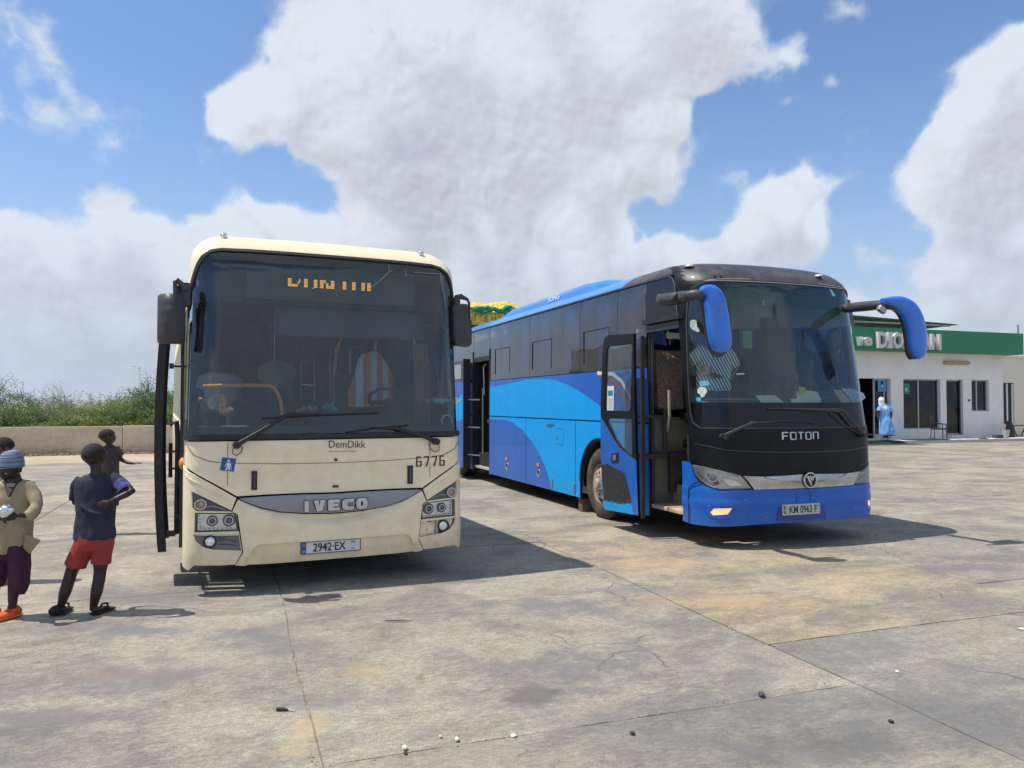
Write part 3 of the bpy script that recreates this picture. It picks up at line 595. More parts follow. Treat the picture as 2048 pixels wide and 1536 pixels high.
# lamp units (left complete, right one has lost its lower cover)
def disc(name,c,r,m,parent,off=0,dome=0,ring=None):
    pu,pv=c
    patch(name,lambda a,b,o:f(a,b,off+o+(dome*max(0,1-((a-pu)**2+(b-pv)**2)/r**2) if dome else 0)),circ(pu,pv,r,20),m,parent,step=r*.6,thick=.012)
    if ring: patch(name+'_ring',f,circ(pu,pv,r*1.28,20),ring,parent,holes=[circ(pu,pv,r*1.0,20)],step=.3,off=off+.012,thick=.02)
for s in (-1,1):
    T=tri if s<0 else mr(tri); H=hl if s<0 else mr(hl); G=fg if s<0 else rfg
    fx=(lambda P:P) if s<0 else mr
    unit=bpy.data.objects.new('signal_lamp',None); COL.objects.link(unit); unit.parent=bus
    patch('housing',f,T,lampgrey,unit,step=.05,off=-.006,thick=.01)
    q=fx(F((402,1009)))[0]; disc('lens',q,.036,ambdull,unit,off=.012,dome=.02,ring=silver_l)
    stroke('trim_line',f,fx(F((412,1014),(425,1012),(440,1016),(450,1019))),.008,silver,unit,off=.004)
    hu=bpy.data.objects.new('headlight',None); COL.objects.link(hu); hu.parent=bus
    patch('housing',f,H,ink,hu,step=.08,off=-.03,thick=.01)
    Hi=[( (u-sum(p[0] for p in H)/4)*.90+sum(p[0] for p in H)/4,(v-sum(p[1] for p in H)/4)*.84+sum(p[1] for p in H)/4) for u,v in H]
    patch('reflector',f,Hi,lampint,hu,step=.05,off=-.02,thick=.01)
    for (x,y,r) in ((424.5,1042,.041),(458,1041,.046)):
        q=fx(F((x,y)))[0]; disc('projector',q,r*.62,mat('projector_lens',(.10,.11,.12),.08,coat=1),hu,off=-.006,dome=.02,ring=silver_l)
        patch('bezel',f,circ(q[0],q[1],r*1.15,24),lampgrey,hu,holes=[circ(q[0],q[1],r*.85,24)],step=.3,off=-.004,thick=.012)
    for i in range(9):
        q=fx(F((401+i*8.6,1058)))[0]; patch('led_segment',f,rrect(q[0]-.011,q[1]-.008,q[0]+.011,q[1]+.008,.003,2),white_p,hu,step=.2,off=-.008,thick=.006)
    for i in range(4):
        q=fx(F((398+i*.7,1032+i*7)))[0]; patch('led_segment',f,circ(q[0],q[1],.009,8),white_p,hu,step=.2,off=-.008,thick=.006)
    patch('lens_cover',f,H,gl_lamp,hu,step=.1,off=.006,thick=0)
    if s<0:
        fu=bpy.data.objects.new('fog_lamp',None); COL.objects.link(fu); fu.parent=bus
        patch('bezel_panel',f,G,mat('fog_bezel_grey',(.16,.155,.16),.5,var=.15,vs=9,dirt=(.3,.24,.17),dirtamt=.5),fu,step=.06,off=-.004,thick=.012)
        q=F((420,1083))[0]; disc('lens',q,.043,lampint,fu,off=.008,dome=.012,ring=ink)
        stroke('trim_strip',f,F((388,1068.5),(430,1070),(477,1069)),.014,silver_l,fu,off=.008)
        for yy in (1080,1089): stroke('trim_line',f,F((438,yy),(462,yy),(474,yy+4)),.004,ink,fu,off=.001)
        stroke('trim_line',f,F((436,1069),(438,1076),(452,1076),(456,1069)),.004,ink,fu,off=.001)
    else:
        fu=bpy.data.objects.new('fog_lamp',None); COL.objects.link(fu); fu.parent=bus; fu['label']='exposed round fog lamp behind missing cover'
        patch('mounting_plate',f,G,cream_d,fu,step=.05,off=-.03,thick=.01)
        g0=(sum(p[0] for p in G)/len(G),sum(p[1] for p in G)/len(G)); gx=g0[0]+.03; gy=g0[1]+.01
        disc('lens',(gx,gy),.046,lampint,fu,off=.0,dome=.014,ring=ink)
        patch('lamp_bracket',f,[(gx-.05,gy-.09),(gx+.04,gy-.09),(gx+.03,gy-.04),(gx-.04,gy-.04)],ink,fu,step=.2,off=.0,thick=.02)
        patch('connector_socket',f,rrect(gx-.16,gy+.045,gx-.115,gy+.075,.004,2),ink,fu,step=.2,off=-.02,thick=.01)
        stroke('bracket_edge',f,[(gx-.075,gy+.09),(gx-.075,gy-.10)],.006,mat('seam_shadow_gap',(.1,.1,.1)),fu,off=-.018)
        for k in range(9):
            a=random.uniform(-.2,.11);b_=random.uniform(-.1,.06)
            patch('bolt_hole',f,circ(gx-.07+a*.5,gy+b_,.005,6),ink,fu,step=.2,off=-.017,thick=.002)
        stroke('crack',f,[(gx-.20,gy-.135),(gx-.15,gy-.11),(gx-.11,gy-.12),(gx-.05,gy-.10),(gx,gy-.12),(gx+.05,gy-.085),(gx+.1,gy-.07)],.007,ink,fu,off=.003)
        for (a,b_,w_) in ((.08,-.07,.035),(.045,-.095,.03),(.01,-.085,.025)):
            patch('broken_cover_shard',f,[(gx+a-w_,gy+b_-.01),(gx+a,gy+b_-.018),(gx+a+w_*.6,gy+b_+.012),(gx+a-w_*.3,gy+b_+.014)],white_p,fu,step=.2,off=.01,thick=.004)
# small marks on the hood
for P in (((503,942),(514.5,942),(514,980),(502.5,980)),((815,931),(825.5,931),(825,967.5),(814.5,967.5))):
    patch('ventilation_slot',f,F(*P),ink,bus,step=.2,off=.01,thick=.02)
    q=F(*P); cx_=(q[0][0]+q[1][0])/2; patch('slot_grille',f,[(cx_-.004,q[2][1]+.02),(cx_+.004,q[2][1]+.02),(cx_+.004,q[0][1]-.02),(cx_-.004,q[0][1]-.02)],lampgrey,bus,step=.2,off=.013,thick=.003)
q=F((671.5,919.5))[0]; patch('hood_lock',f,circ(q[0],q[1],.016,16),mat('lock_brass',(.10,.08,.03),.5),bus,step=.2,off=.008)
q=F((671,972.5))[0]; patch('hood_latch',f,rrect(q[0]-.028,q[1]-.010,q[0]+.028,q[1]+.010,.008,3),ink,bus,step=.2,off=.008)
stk=patch('disabled_access_sticker',f,F((444.5,914.5),(472.5,917.5),(467.5,943.5),(439.5,940.5)),bluest,bus,step=.2,off=.004,thick=.002)
sb=patch('sticker_border',f,F((444,913.8),(473.2,916.8),(468,944.3),(438.8,941.2)),white_p,stk,step=.2,off=.003,thick=.001); 
man=F((457.5,921.5))[0]
for P in ([(454,925),(461,925.5),(463,936),(461,936),(459.7,929),(459,941),(456.5,941),(456.3,934),(452.5,941),(450,940.5),(454,932),(453.5,928),(450.5,934),(449,933)],):
    patch('pictogram',f,F(*P),white_p,stk,step=.2,off=.006,thick=.002)
patch('pictogram',f,circ(man[0],man[1],.011,12),white_p,stk,step=.2,off=.006,thick=.002)
stroke('pictogram',f,F((462.5,935),(461.5,942)),.004,white_p,stk,off=.006)
def tbox(name,txt,xa,ya,xb,yb,m,parent,off,bold=0,ff=None):
    a=(ff or F)((xa,yb))[0]; b=(ff or F)((xb,ya))[0]; br=(ff or F)((xb,yb))[0]
    return decal_text(name,f,txt,a[0],a[1],br[0],a[1]+(b[1]-br[1]),m,parent,off,bold,slope=br[1]-a[1])
tbox('operator_lettering','DemDikk',657.5,881.5,730.5,895.5,ink,bus,.008,bold=-.004)
tbox('slogan_lettering','plus qu\'un patrimoine !',657.5,900,713.5,904.8,ink,bus,.008)
# fleet number 6776 in stencil digits
def digit6(u,v,w,h):
    t=w*.24
    return [[(u,v+.06*h),(u+.10*w,v),(u+.44*w,v),(u+.44*w,v+t*.8),(u+t,v+t*.8),(u+t,v+h*.5-t*.2),(u+.44*w,v+h*.5-t*.2),(u+.44*w,v+h*.5+t*.6),(u+t,v+h*.5+t*.6),(u+t,v+h-t*.8),(u+.9*w,v+h-t*.8),(u+.9*w,v+h),(u+.12*w,v+h),(u,v+h*.92)],
            [(u+.56*w,v),(u+.9*w,v),(u+w,v+.06*h),(u+w,v+h*.5+t*.4),(u+.9*w,v+h*.5+t*.6),(u+.56*w,v+h*.5+t*.6),(u+.56*w,v+h*.5-t*.2),(u+w-t,v+h*.5-t*.2),(u+w-t,v+t*.8),(u+.56*w,v+t*.8)]]
def digit7(u,v,w,h):
    t=w*.24; return [[(u,v+h-t*.9),(u+w-t,v+h-t*.9),(u+w*.62,v+h*.56),(u+w*.28,v),(u+w*.55,v),(u+w*.84,v+h*.5),(u+w,v+h-t*.7),(u+w,v+h),(u,v+h)]]
a=F((832,934.5))[0]; b_=F((889,912.5))[0]; W_=(b_[0]-a[0]); hh=.10; va=a[1]+.004
num=bpy.data.objects.new('fleet_number',None); COL.objects.link(num); num.parent=bus
for i,dg in enumerate('6776'):
    for P in (digit6 if dg=='6' else digit7)(a[0]+i*W_*.27,va,W_*.19,hh): patch('digit',f,P,ink,num,step=.3,off=.006,thick=.002)
# number plate
pl=F((601.5,1090.5),(719,1085.5),(719,1109),(601.5,1115.5))
zb=.318;zt=.415;xl=pl[0][0];xr=pl[1][0]
npl=patch('number_plate',f,rrect(xl,zb,xr,zt,.006,2),plate_w,bus,step=.12,off=.030,thick=.01)
patch('plate_band',f,[(xl+.004,zb+.004),(xl+.044,zb+.004),(xl+.044,zt-.004),(xl+.004,zt-.004)],bluest,npl,step=.2,off=.032,thick=.001)
patch('plate_emblem',f,circ(xl+.024,zt-.025,.012,10),mat('emblem_red',(.6,.12,.08),.5),npl,step=.2,off=.034,thick=.001)
decal_text('plate_country_code',f,'SN',xl+.010,zb+.012,xl+.038,zb+.032,white_p,npl,.035)
decal_text('plate_lettering',f,'2942·EX',xl+.105,zb+.014,xr-.135,zt-.014,ink,npl,.033,bold=.012)
decal_text('plate_small_lettering',f,'DK',xr-.085,zt-.034,xr-.045,zt-.014,ink,npl,.033); decal_text('plate_small_lettering',f,'01',xr-.085,zb+.012,xr-.055,zb+.030,ink,npl,.033)
patch('plate_frame',f,rrect(xl-.006,zb-.006,xr+.006,zt+.006,.01,2),lampgrey,npl,holes=[rrect(xl+.002,zb+.002,xr-.002,zt-.002,.006,2)],step=.3,off=.033,thick=.03)
# destination display
def fl(y): return lambda a,b,o: Vector((a,y-o,b))
def R2(S_,y,*pp): return [(q.x,q.z) for q in (S_.ray(px,py,y=y) for px,py in pp)]
dsp=bpy.data.objects.new('destination_display',None); COL.objects.link(dsp); dsp.parent=bus
bb=B(); q=IV.ray(492,530,y=.42); q2=IV.ray(831,608,y=.42)
bb.box(((q.x+q2.x)/2,.50,(2.66+3.02)/2),(q2.x-q.x,.10,.36),bev=.01); bb.obj('panel',ledoff,dsp)
bb=B(); bb.box((1.275,.62,2.84),(2.42,.2,.42)); bb.obj('housing',mat('display_surround',(.012,.014,.018),.5),dsp)
pat=["1...1.11.1...11.1......1.1..11.1","1...1.1..1...11.11.....1.1..11.1","11.11.1..1...11.11.....1.1..11.1","1111..1..1...1111.1....1.1..11.1","........1......................."]
ld=B(); p0=IV.ray(576,546,y=.445); p1=IV.ray(730,570,y=.445)
rows=14;cols=64
msk=["##..........##.....#......##...##..........#.......#.......#.......#",]
glyph=[(0,3,0,1),(9,12,0,1)]
def dots(c0,c1,r0,r1):
    for c_ in range(c0,c1):
        for r_ in range(r0,r1):
            x=p0.x+(p1.x-p0.x)*c_/cols; z=2.865-(r_)*.0135
            ld.add([(x,.444,z),(x+.0095,.444,z),(x+.0095,.444,z+.0095),(x,.444,z+.0095)],[(0,1,2,3)])
# lower halves of the scrolling word, then three strokes
dots(0,3,0,6);dots(3,8,4,6);dots(8,9,2,4);dots(9,10,0,3);dots(13,16,0,6);dots(20,21,6,7);dots(21,24,0,6);dots(26,29,0,6);dots(29,31,0,2);dots(31,33,2,4);dots(31,35,4,6);dots(35,38,0,6)
dots(45,48,0,6);dots(53,56,0,6);dots(61,64,0,6);dots(66,69,0,6)
lo=ld.obj('led_dots',led,dsp,smooth=False); lo['kind']='stuff'
# ---- body sides, roof, rear
YE=11.6
sidev=[(IV.su(y),v) for y,v in ()]
def bodyside(sg,doors,wins):
    ff=(lambda u,v,o=0:IV.pt(u,v,o)) if sg<0 else (lambda u,v,o=0:IV.pt(-u,v,o))
    out=[(uL-.16,.34),(uL-.16,IV.vt),(IV.su(YE),IV.vt),(IV.su(YE),.34)]
    hs=[[(IV.su(a),z0),(IV.su(b),z0),(IV.su(b),z1),(IV.su(a),z1)] for a,b,z0,z1 in doors]
    arches=[]
    wh=[rrect(IV.su(b),z0,IV.su(a),z1,.07,3) for a,b,z0,z1 in wins]
    for yc in (2.75,8.9): hs.append([(IV.su(yc)+.62*math.cos(t),.36+.0+.72*math.sin(t)) for t in [PI*i/14 for i in range(15)]])
    patch('side_body',ff,out,cream,bus,holes=hs+wh,step=.35,thick=.03,flip=sg>0)
    patch('interior_lining',ff,out,dark_in,bus,holes=hs+wh,step=.6,off=-.045,thick=.006,flip=sg>0)  # dark inner sheet, added so the cabin looks dark
    for w_ in wh: patch('side_window',ff,w_,gl_sideb,bus,step=.6,off=-.012,thick=0,flip=sg>0)
wins=[(1.95+i*1.62,3.45+i*1.62,1.42,2.55) for i in range(6)]
bodyside(-1,[(.52,1.72,.345,2.62)],wins)
bodyside(1,[],[(.50,1.6,1.42,2.55)]+wins)
rb=B(); N=30
top=[IV.pt(u,IV.vt) for u in [IV.su(YE)]+[uL-.16]+[uL+(-2*uL)*i/N for i in range(N+1)]+[-uL+.16]+[-IV.su(YE)]]
k=len(top); rb.add(top+[Vector((p.x,p.y,p.z-.03)) for p in top],[tuple(range(k)),tuple(range(k,2*k))[::-1]]); rb.box((1.275,YE,1.78),(2.5,.04,2.88)); rb.obj('roof_and_rear',cream,bus,smooth=False)
bb=B(); bb.box((1.275,6.1,.36),(2.36,10.8,.06)); bb.box((1.275,1.1,.62),(1.25,1.3,.5)); bb.box((1.9,1.1,.62),(1.2,1.4,.5)); bb.obj('floor',dark_in,bus)
bb=B(); bb.box((1.275,6,2.98),(2.3,10.8,.03)); bb.obj('ceiling',mat('ceiling_panel',(.10,.11,.12),.7),bus); bb=B(); bb.box((1.275,11.5,1.7),(2.4,.03,2.7)); bb.obj('rear_lining',dark_in,bus)
for x in (.30,2.25):
    for yy in (2.75,8.9):
        pass
wheel(bus,(.07,2.75,.51)); wheel(bus,(2.48,2.75,.51),out=1); wheel(bus,(.07,8.9,.51)); wheel(bus,(2.48,8.9,.51),out=1)
for yc in (2.75,8.9):
    for x in (.02,2.53):
        bb=B(); s_=1 if x<1 else -1
        V=[];n=14
        for i in range(n+1):
            t=PI*i/n; V+=[Vector((x,yc+.62*math.cos(t),.36+.72*math.sin(t))),Vector((x+s_*.42,yc+.62*math.cos(t),.36+.72*math.sin(t)))]
        bb.add(V,[(2*i,2*i+1,2*i+3,2*i+2) for i in range(n)])
        bb.obj('wheel_arch',under,bus)
bb=B(); bb.box((1.275,6,.42),(2.2,10.6,.2)); bb.obj('chassis',under,bus)
# dashboard and cab
bb=B(); bb.box((1.275,.52,1.18),(2.38,.62,.55),bev=.06); bb.box((1.82,.70,1.36),(.85,.5,.28),(.25,0,0),bev=.05); bb.obj('dashboard',dash_g,bus)
for x in (.55,.72,1.0,1.17):
    bb=B(); bb.box((x,.24,1.475),(.05,.06,.02),bev=.008); bb.obj('dashboard_vent',ink,bus)
sw=bpy.data.objects.new('steering_wheel',None); COL.objects.link(sw); sw.parent=bus; q=IV.ray(781,803,y=.78); sw.location=q; sw.rotation_euler=(math.radians(38),0,0)
t=B(); t.tube([(.225*math.cos(2*PI*i/28),.225*math.sin(2*PI*i/28),0) for i in range(29)],.016,8,caps=False); t.obj('rim',rubber,sw)
t=B(); t.lathe([(.0,.0),(.07,.0),(.075,-.03),(.05,-.09),(.03,-.3)],axis='z',n=18); t.box((0,0,-.015),(.43,.05,.02)); t.box((0,-.1,-.015),(.05,.2,.02)); t.obj('hub',blackp,sw)
ds=seat(bus,(q.x-.12,1.55,1.10),w=.52,m=seat_d,name='driver_seat',h=.80)
for yy in (2.2,3.0,3.8,4.6,5.4,6.2,7.0,7.8):
    for x in (.42,.88,1.72,2.16): seat(bus,(x,yy,.86 if yy>2.5 else .8),m=seat_d,name='passenger_seat')
def rail(P,r=.017,name='handrail',m=yel):
    t=B(); t.tube(P,r,10); return t.obj(name,m,bus)
rail([IV.ray(x,y,y=1.25) for x,y in ((406,773),(446,771),(500,770.5),(538,771.5),(548,775),(555,785),(562,803),(565,830))],.020)
rail([IV.ray(x,y,y=1.9) for x,y in ((686,560),(683,676),(673,700),(669.5,740),(669,812))],.019)
rail([IV.ray(x,y,y=1.9) for x,y in ((669,783),(700,784.5),(720,785))],.014)
rail([IV.ray(549,600,y=.75),IV.ray(549,723,y=.75)],.003,'blind_cord',steel)
q=IV.ray(549,600,y=.62); q2=IV.ray(850,672,y=.62)
bb=B(); bb.box(((q.x+q2.x)/2,.66,(2.34+2.62)/2),(q2.x-q.x,.01,.28)); bb.obj('sun_blind',mat('sun_blind_fabric',(.06,.08,.10),.7),bus)
q=IV.ray(842,740,y=1.35)
bb=B()
for i in range(7): bb.tube([(q.x-.075+i*.025,1.35,1.35),(q.x-.075+i*.025+.004*(-1)**i,1.35,2.35)],.016,8)
bb.obj('brown_curtain',mat('brown_curtain_fabric',(.30,.19,.11),.9),bus)
# wipers
def wiper(arm,blade,piv,ff,parent,offa=.05,loopx=0,m=rubber):
    e=bpy.data.objects.new('wiper',None); COL.objects.link(e); e.parent=parent
    def P3(L,o): return [ff.pt(u,v,o) for u,v in (ff.inv(x,y,(0,1.4),umax=ff.X0+ff.c*.7,umin=ff.uL) for x,y in L)]
    A=P3(arm,offa); n=len(A)
    t=B(); t.tube(A,[.022]+[.017]*(n-2)+[.008],8,flat=.7); t.obj('arm',m,e)
    t=B(); t.tube(P3(blade,offa-.03),.008,6); t.tube(P3(blade,offa-.02),.005,6); t.obj('blade',m,e)
    p=P3([piv],.03)[0]; t=B(); t.lathe([(.0,-.05),(.032,-.05),(.034,.02),(.026,.035),(0,.036)],c=(p.x,p.y,p.z),axis='y',n=18); t.obj('pivot',m,e)
    if loopx:
        L=P3([(piv[0]+loopx*a,piv[1]+b_) for a,b_ in ((8,2),(12,5),(9,15),(0,21),(-7,18),(-8,9),(-3,4))],.02); t=B(); t.tube(L,.004,6); t.obj('washer_hose',m,e)
wiper([(473,890),(520,863),(573,831),(585,829),(640,829)],[(524,837),(640,830.5),(755,826)],(473,890),IV,bus,loopx=1)
wiper([(869,883),(830,868),(787,856),(745,856)],[(694,865),(745,857),(815,851)],(869,883),IV,bus,loopx=-1)
# roof marker lamps
for x,y in ((447,470),(841,505)):
    u,v=IV.inv(x,y+4,(0,3.2)); p=IV.pt(u,min(v,IV.vt-.05)); p.z+=.01; t=B(); t.ell(p,(.032,.04,.03)); t.obj('roof_marker_lamp',chrome,bus)
# mirrors
ml=bpy.data.objects.new('wing_mirror',None); COL.objects.link(ml); ml.parent=bus
a=IV.ray(315,586,y=-.12); c=IV.ray(371,687,y=-.12); w_=c.x-a.x; h_=a.z-c.z; cx_=(a.x+c.x)/2; cz=(a.z+c.z)/2
fm_=lambda u,v,o:Vector((u,-.20+.10*((u-cx_)/w_*2)**2+.05*((v-cz)/h_*2)**4-o+(.012 if v>cz+h_*.18 else 0)+(.01 if v<cz-h_*.17 else 0),v))
patch('housing',fm_,rrect(a.x,c.z,c.x,a.z,.028,4),blackp,ml,step=.02,thick=.12,angle=50)
t=B(); t.box((cx_,-.075,cz),(w_*.86,.008,h_*.88)); t.obj('mirror_glass',chrome,ml)
t=B(); A=[IV.ray(x,y,y=-.14) for x,y in ((351,618),(350,562),(353,559),(369,574),(372,580))]; t.tube(A,[.016,.018,.02,.026,.03],8); A=[IV.ray(x,y,y=-.10) for x,y in ((356,600),(357,572))]; t.tube(A,.014,8); 
t.box((IV.ray(368,590,y=.0)),(.10,.16,.20),bev=.02); t.obj('bracket',blackp,ml)
mr_=bpy.data.objects.new('wing_mirror',None); COL.objects.link(mr_); mr_.parent=bus
a=IV.ray(909,604,y=.14); c=IV.ray(947,692,y=.14)
w_=c.x-a.x; cx_=(a.x+c.x)/2; h_=a.z-c.z; cz=(a.z+c.z)/2
pol=R2(IV,.10,(911,608),(935,608),(938,636),(946,640),(946.5,685),(940,693),(916,690),(911,675))
patch('housing',lambda u,v,o:Vector((u,.10+.06*((u-cx_)/w_*2)**2-o,v)),pol,blackp,mr_,step=.025,thick=.14,angle=50)
t=B(); A=[IV.ray(x,y,y=.18) for x,y in ((911,596),(922,593),(935,599),(938,606),(938,640))]; t.tube(A,[.03,.03,.016,.014,.016],8); A=[IV.ray(x,y,y=.18) for x,y in ((914,595),(914,640))]; t.tube(A,.035,8); t.tube([IV.ray(911,620,y=.2),Vector((2.5,.3,2.35))],.03,8); t.obj('bracket',blackp,mr_)
t=B(); t.box((a.x+w_*.5,.25,cz),(w_*.8,.008,h_*.8)); t.obj('mirror_glass',chrome,mr_)
# small interior mirror on its wire stalk behind the glass
im=bpy.data.objects.new('interior_mirror',None); COL.objects.link(im); im.parent=bus
pol=R2(IV,.24,(402,623),(413,624),(413,640),(409,708),(404,711),(395,710),(393.5,700),(400,630))
patch('housing',fl(.24),pol,rubber,im,step=.03,thick=.03)
t=B(); t.tube([IV.ray(x,y,y=.22) for x,y in ((395,580),(405,597),(411,612),(411,624))],.006,6); t.tube([IV.ray(x,y,y=.24) for x,y in ((392,598),(400,608),(409,622))],.005,6); t.obj('stalk',rubber,im)
t=B(); t.box(IV.ray(396,567,y=.22),(.02,.02,.06),bev=.006); t.obj('clip',white_p,im)
# open front door leaves, edge-on to us
dr=bpy.data.objects.new('front_door',None); COL.objects.link(dr); dr.parent=bus
def leaf(y0,y1,x,z0,z1,nm='door_leaf',th=.045):
    e=bpy.data.objects.new(nm,None); COL.objects.link(e); e.parent=bus
    fx=lambda a,b,o:Vector((x-.05*(1-((b-1.35)/1.15)**2)-o,a,b))
    out=rrect(y0,z0,y1,z1,.05,3); hole=rrect(y0+.07,z0+.55,y1-.07,z1-.10,.04,3)
    patch('leaf_frame',fx,out,rubber,e,holes=[hole],step=.25,thick=th,flip=True)
    patch('leaf_glass',fx,hole,gl_side,e,step=.3,off=-.02,thick=0)
    patch('lower_panel',fx,rrect(y0+.05,z0+.04,y1-.05,z0+.52,.02,2),cream_d,e,step=.25,off=.004,thick=.01,flip=True)
    return e
leaf(.62,1.18,-.20,.30,2.46,th=.07); leaf(1.22,1.74,-.145,.33,2.42)
t=B(); 
t.tube([(-.12,.74,1.47),(-.06,.74,1.50),(-.05,.74,1.35),(-.05,.74,.45)],.024,8); t.tube([(-.11,.74,1.30),(-.11,.74,.98)],.018,8)
for z in (.93,.62): t.tube([(-.05,.74,z),(.02,.72,z-.05),(.12,.70,z-.04)],.028,8)
for z in (1.22,1.06,2.02): t.tube([(-.10,.74,z),(.1,.74,z)],.010,6)
t.box((-.11,.7,2.02),(.04,.04,.05)); t.box((-.10,.72,.46),(.08,.05,.05)); t.obj('door_arms',blackp,bus)
t=B(); t.ell((-.015,.40,1.13),(.03,.06,.055)); t.obj('side_turn_signal',ambergl,bus)
t=B(); t.box((-.02,.46,1.37),(.03,.03,2.0)); t.obj('door_edge_rubber',rubber,bus)
# ---- loose things in the cab (things of their own)
def inbus(S_,o,loc=None):
    o.rotation_euler.z+=S_.yaw; return o
def putlocal(S_,name,label,cat,p,rz=0,group=None): 
    w=S_.w(p); return thing(name,label,cat,w,S_.yaw+rz,group)
tw=putlocal(IV,'towel','orange and white striped towel draped over the driver\'s seat of the cream bus','towel',ds.location)
stripes=[mat('towel_orange',(.62,.20,.10),.95,var=.1,vs=20),mat('towel_white',(.55,.58,.60),.95,var=.1,vs=20)]
pol=R2(IV,1.32,(699,814),(698,785),(712,746),(718,718),(726,707),(744,702),(762,705),(772,717),(780,730),(794,748),(797,780),(797,812)); bx=ds.location
pol=[(x-bx.x,z-bx.z) for x,z in pol]; w0=min(p[0] for p in pol);w1=max(p[0] for p in pol)
patch('cloth',lambda a,b,o:Vector((a,-.26-o+.16*b*.3+.012*math.sin(a*40)+.10*((a)/.25)**2,b)),pol,stripes,tw,step=.024,thick=.02,matfn=lambda a,b:int((a-w0)/(w1-w0)*6.99)%2)
cl=putlocal(IV,'cloth','crumpled pink patterned cloth on the cream bus dashboard','cloth',IV.ray(617,824,y=.55))
t=B(); 
for i in range(14): t.ell((random.uniform(-.09,.09),random.uniform(-.04,.04),.008+random.uniform(0,.03)),(.04,.03,.018),(random.random(),random.random(),random.random()*3),8,6)
t.obj('folds',mat('pink_cloth',(.45,.22,.25),.9,var=.5,vs=30),cl)
cl=putlocal(IV,'bag','small green and blue plastic bag on the cream bus dashboard','bag',IV.ray(658,822,y=.60))
t=B(); 
for i in range(10): t.ell((random.uniform(-.06,.06),random.uniform(-.03,.03),.02+random.uniform(0,.04)),(.045,.03,.03),(random.random(),random.random(),random.random()*3),8,6)
t.obj('film',mat('green_bag_plastic',(.08,.33,.28),.35,var=.6,vs=14),cl)
wb=putlocal(IV,'water_bottle','clear blue plastic water bottle lying on the dashboard in the right corner','bottle',IV.ray(893,801,y=.30))
t=B(); t.lathe([(0,-.15),(.036,-.15),(.04,-.14),(.038,-.10),(.04,-.05),(.037,0),(.04,.05),(.036,.09),(.02,.13),(.014,.14),(.014,.165),(0,.165)],axis='x',n=16); t.obj('bottle_body',glass('bottle_plastic',(.45,.80,.90),1.5,haze=.25,hazecol=(.35,.7,.85)),wb)
t=B(); t.lathe([(0,-.015),(.017,-.015),(.017,.015),(0,.015)],c=(-.2,0,-.0),axis='x',n=12); t.obj('cap',mat('cap_blue',(.05,.35,.7),.4),wb)
co=putlocal(IV,'cable_coil','coil of pale green cable behind the lower right corner of the windscreen','cable',IV.ray(893,842,y=.20))
t=B()
for i in range(6):
    a=random.uniform(-.5,.5); rr_=.045+random.uniform(0,.012); t.tube([(rr_*math.cos(2*PI*j/20),-.02+.006*i+.01*math.sin(2*PI*j/20+a),rr_*1.15*math.sin(2*PI*j/20)) for j in range(21)],.0045,6,caps=False)
t.obj('loops',mat('pale_green_cable',(.42,.58,.50),.5),co)
tk=putlocal(IV,'ticket','orange and white paper strip leaning inside the left of the windscreen','ticket',IV.ray(445,826,y=.22))
t=B(); t.box((0,0,.085),(.06,.003,.17),(-.1,.03,0)); t.obj('strip',mat('orange_ticket',(.70,.36,.15),.7,var=.4,vs=28),tk,smooth=False)

# cracks and chips in the glass
for P in (((740,575),(762,560),(779,542),(785,541)),((829,544),(858,546),(881,547),(884,545)),((881,548),(882,563),(888,588),(893,615)),((779,542),(778,528)),((811,541),(814,548),(811,552)),((605,769),(622,770),(632,771))):
    stroke('windscreen_crack',IV.pt,F([p for p in P][0],*P[1:]) if False else IV.F(*P),.0035,mat('crack_pale',(.45,.50,.52),.4),bus,off=-.008,thick=.001)
cu=putlocal(IV,'cushion','rounded white cushion dimly visible behind the middle of the cream bus windscreen','cushion',IV.ray(556,770,y=2.5))
t=B(); t.ell((0,0,.13),(.24,.09,.17),None,22,14); t.obj('cover',mat('white_cushion_cloth',(.20,.21,.22),.95,var=.15,vs=6),cu)
# ================================================================ COACH (black and blue)
FO=Shell(2.276,8.583,20.52,2.55,.35,lambda z:li(z,[0,.35,1.3,3.05],[.06,0,.03,.32]),lambda z:li(z,[0,1.3,3.05],[1.275,1.275,1.262]),.173,3.05,.40,.32,.75)
coach=thing('coach','black and blue intercity coach with drooping blue mirrors and an open front door','coach',(FO.o[0],FO.o[1],0),FO.yaw)
f=FO.pt; F=FO.F; S_=FO.S; uL=FO.uL
DOORF=.62; DOORB=1.47     # front doorway along the side
uF=FO.su(DOORF); uB=FO.su(DOORB)
# windscreen (upper glass down to the black printed band)
W0=F((1560,564),(1500,561.5),(1440,561),(1405,565),(1385,576),(1376,596),(1373,640),(1375,720),(1378,790),(1381,826),(1386,845),(1400,855))
W0=[(-.02,W0[0][1])]+W0[1:]; zb_=1.385
W0+= [(-.02,zb_)]; W0[-2]=(W0[-2][0],zb_+.004)
WS=W0+mir(W0)
vfr=1.682
bandP=F((1384,806),(1387,845),(1400,855)); bandP=[(bandP[0][0],vfr),bandP[1],bandP[2]]
glassP=[p for p in W0[:-1] if p[1]>vfr]+[(F((1381.5,806))[0][0],vfr)]
glassP=glassP+[(-.02,vfr)]
patch('windscreen',f,glassP+mir(glassP),gl_ws2,coach,step=.09,off=-.01,thick=0)
tb=[p for p in glassP if p[1]>2.86]+[(min(p[0] for p in glassP if 2.6<p[1]<2.9),2.84),(-.02,2.84)]
patch('tint_band',f,tb+mir(tb),glass('teal_tint_film',(.30,.62,.58),refl=.2,haze=.10,hazecol=(.06,.30,.27)),coach,step=.12,off=-.022,thick=0)
lowP=[(-.02,vfr)]+bandP+[(-.02,zb_)]
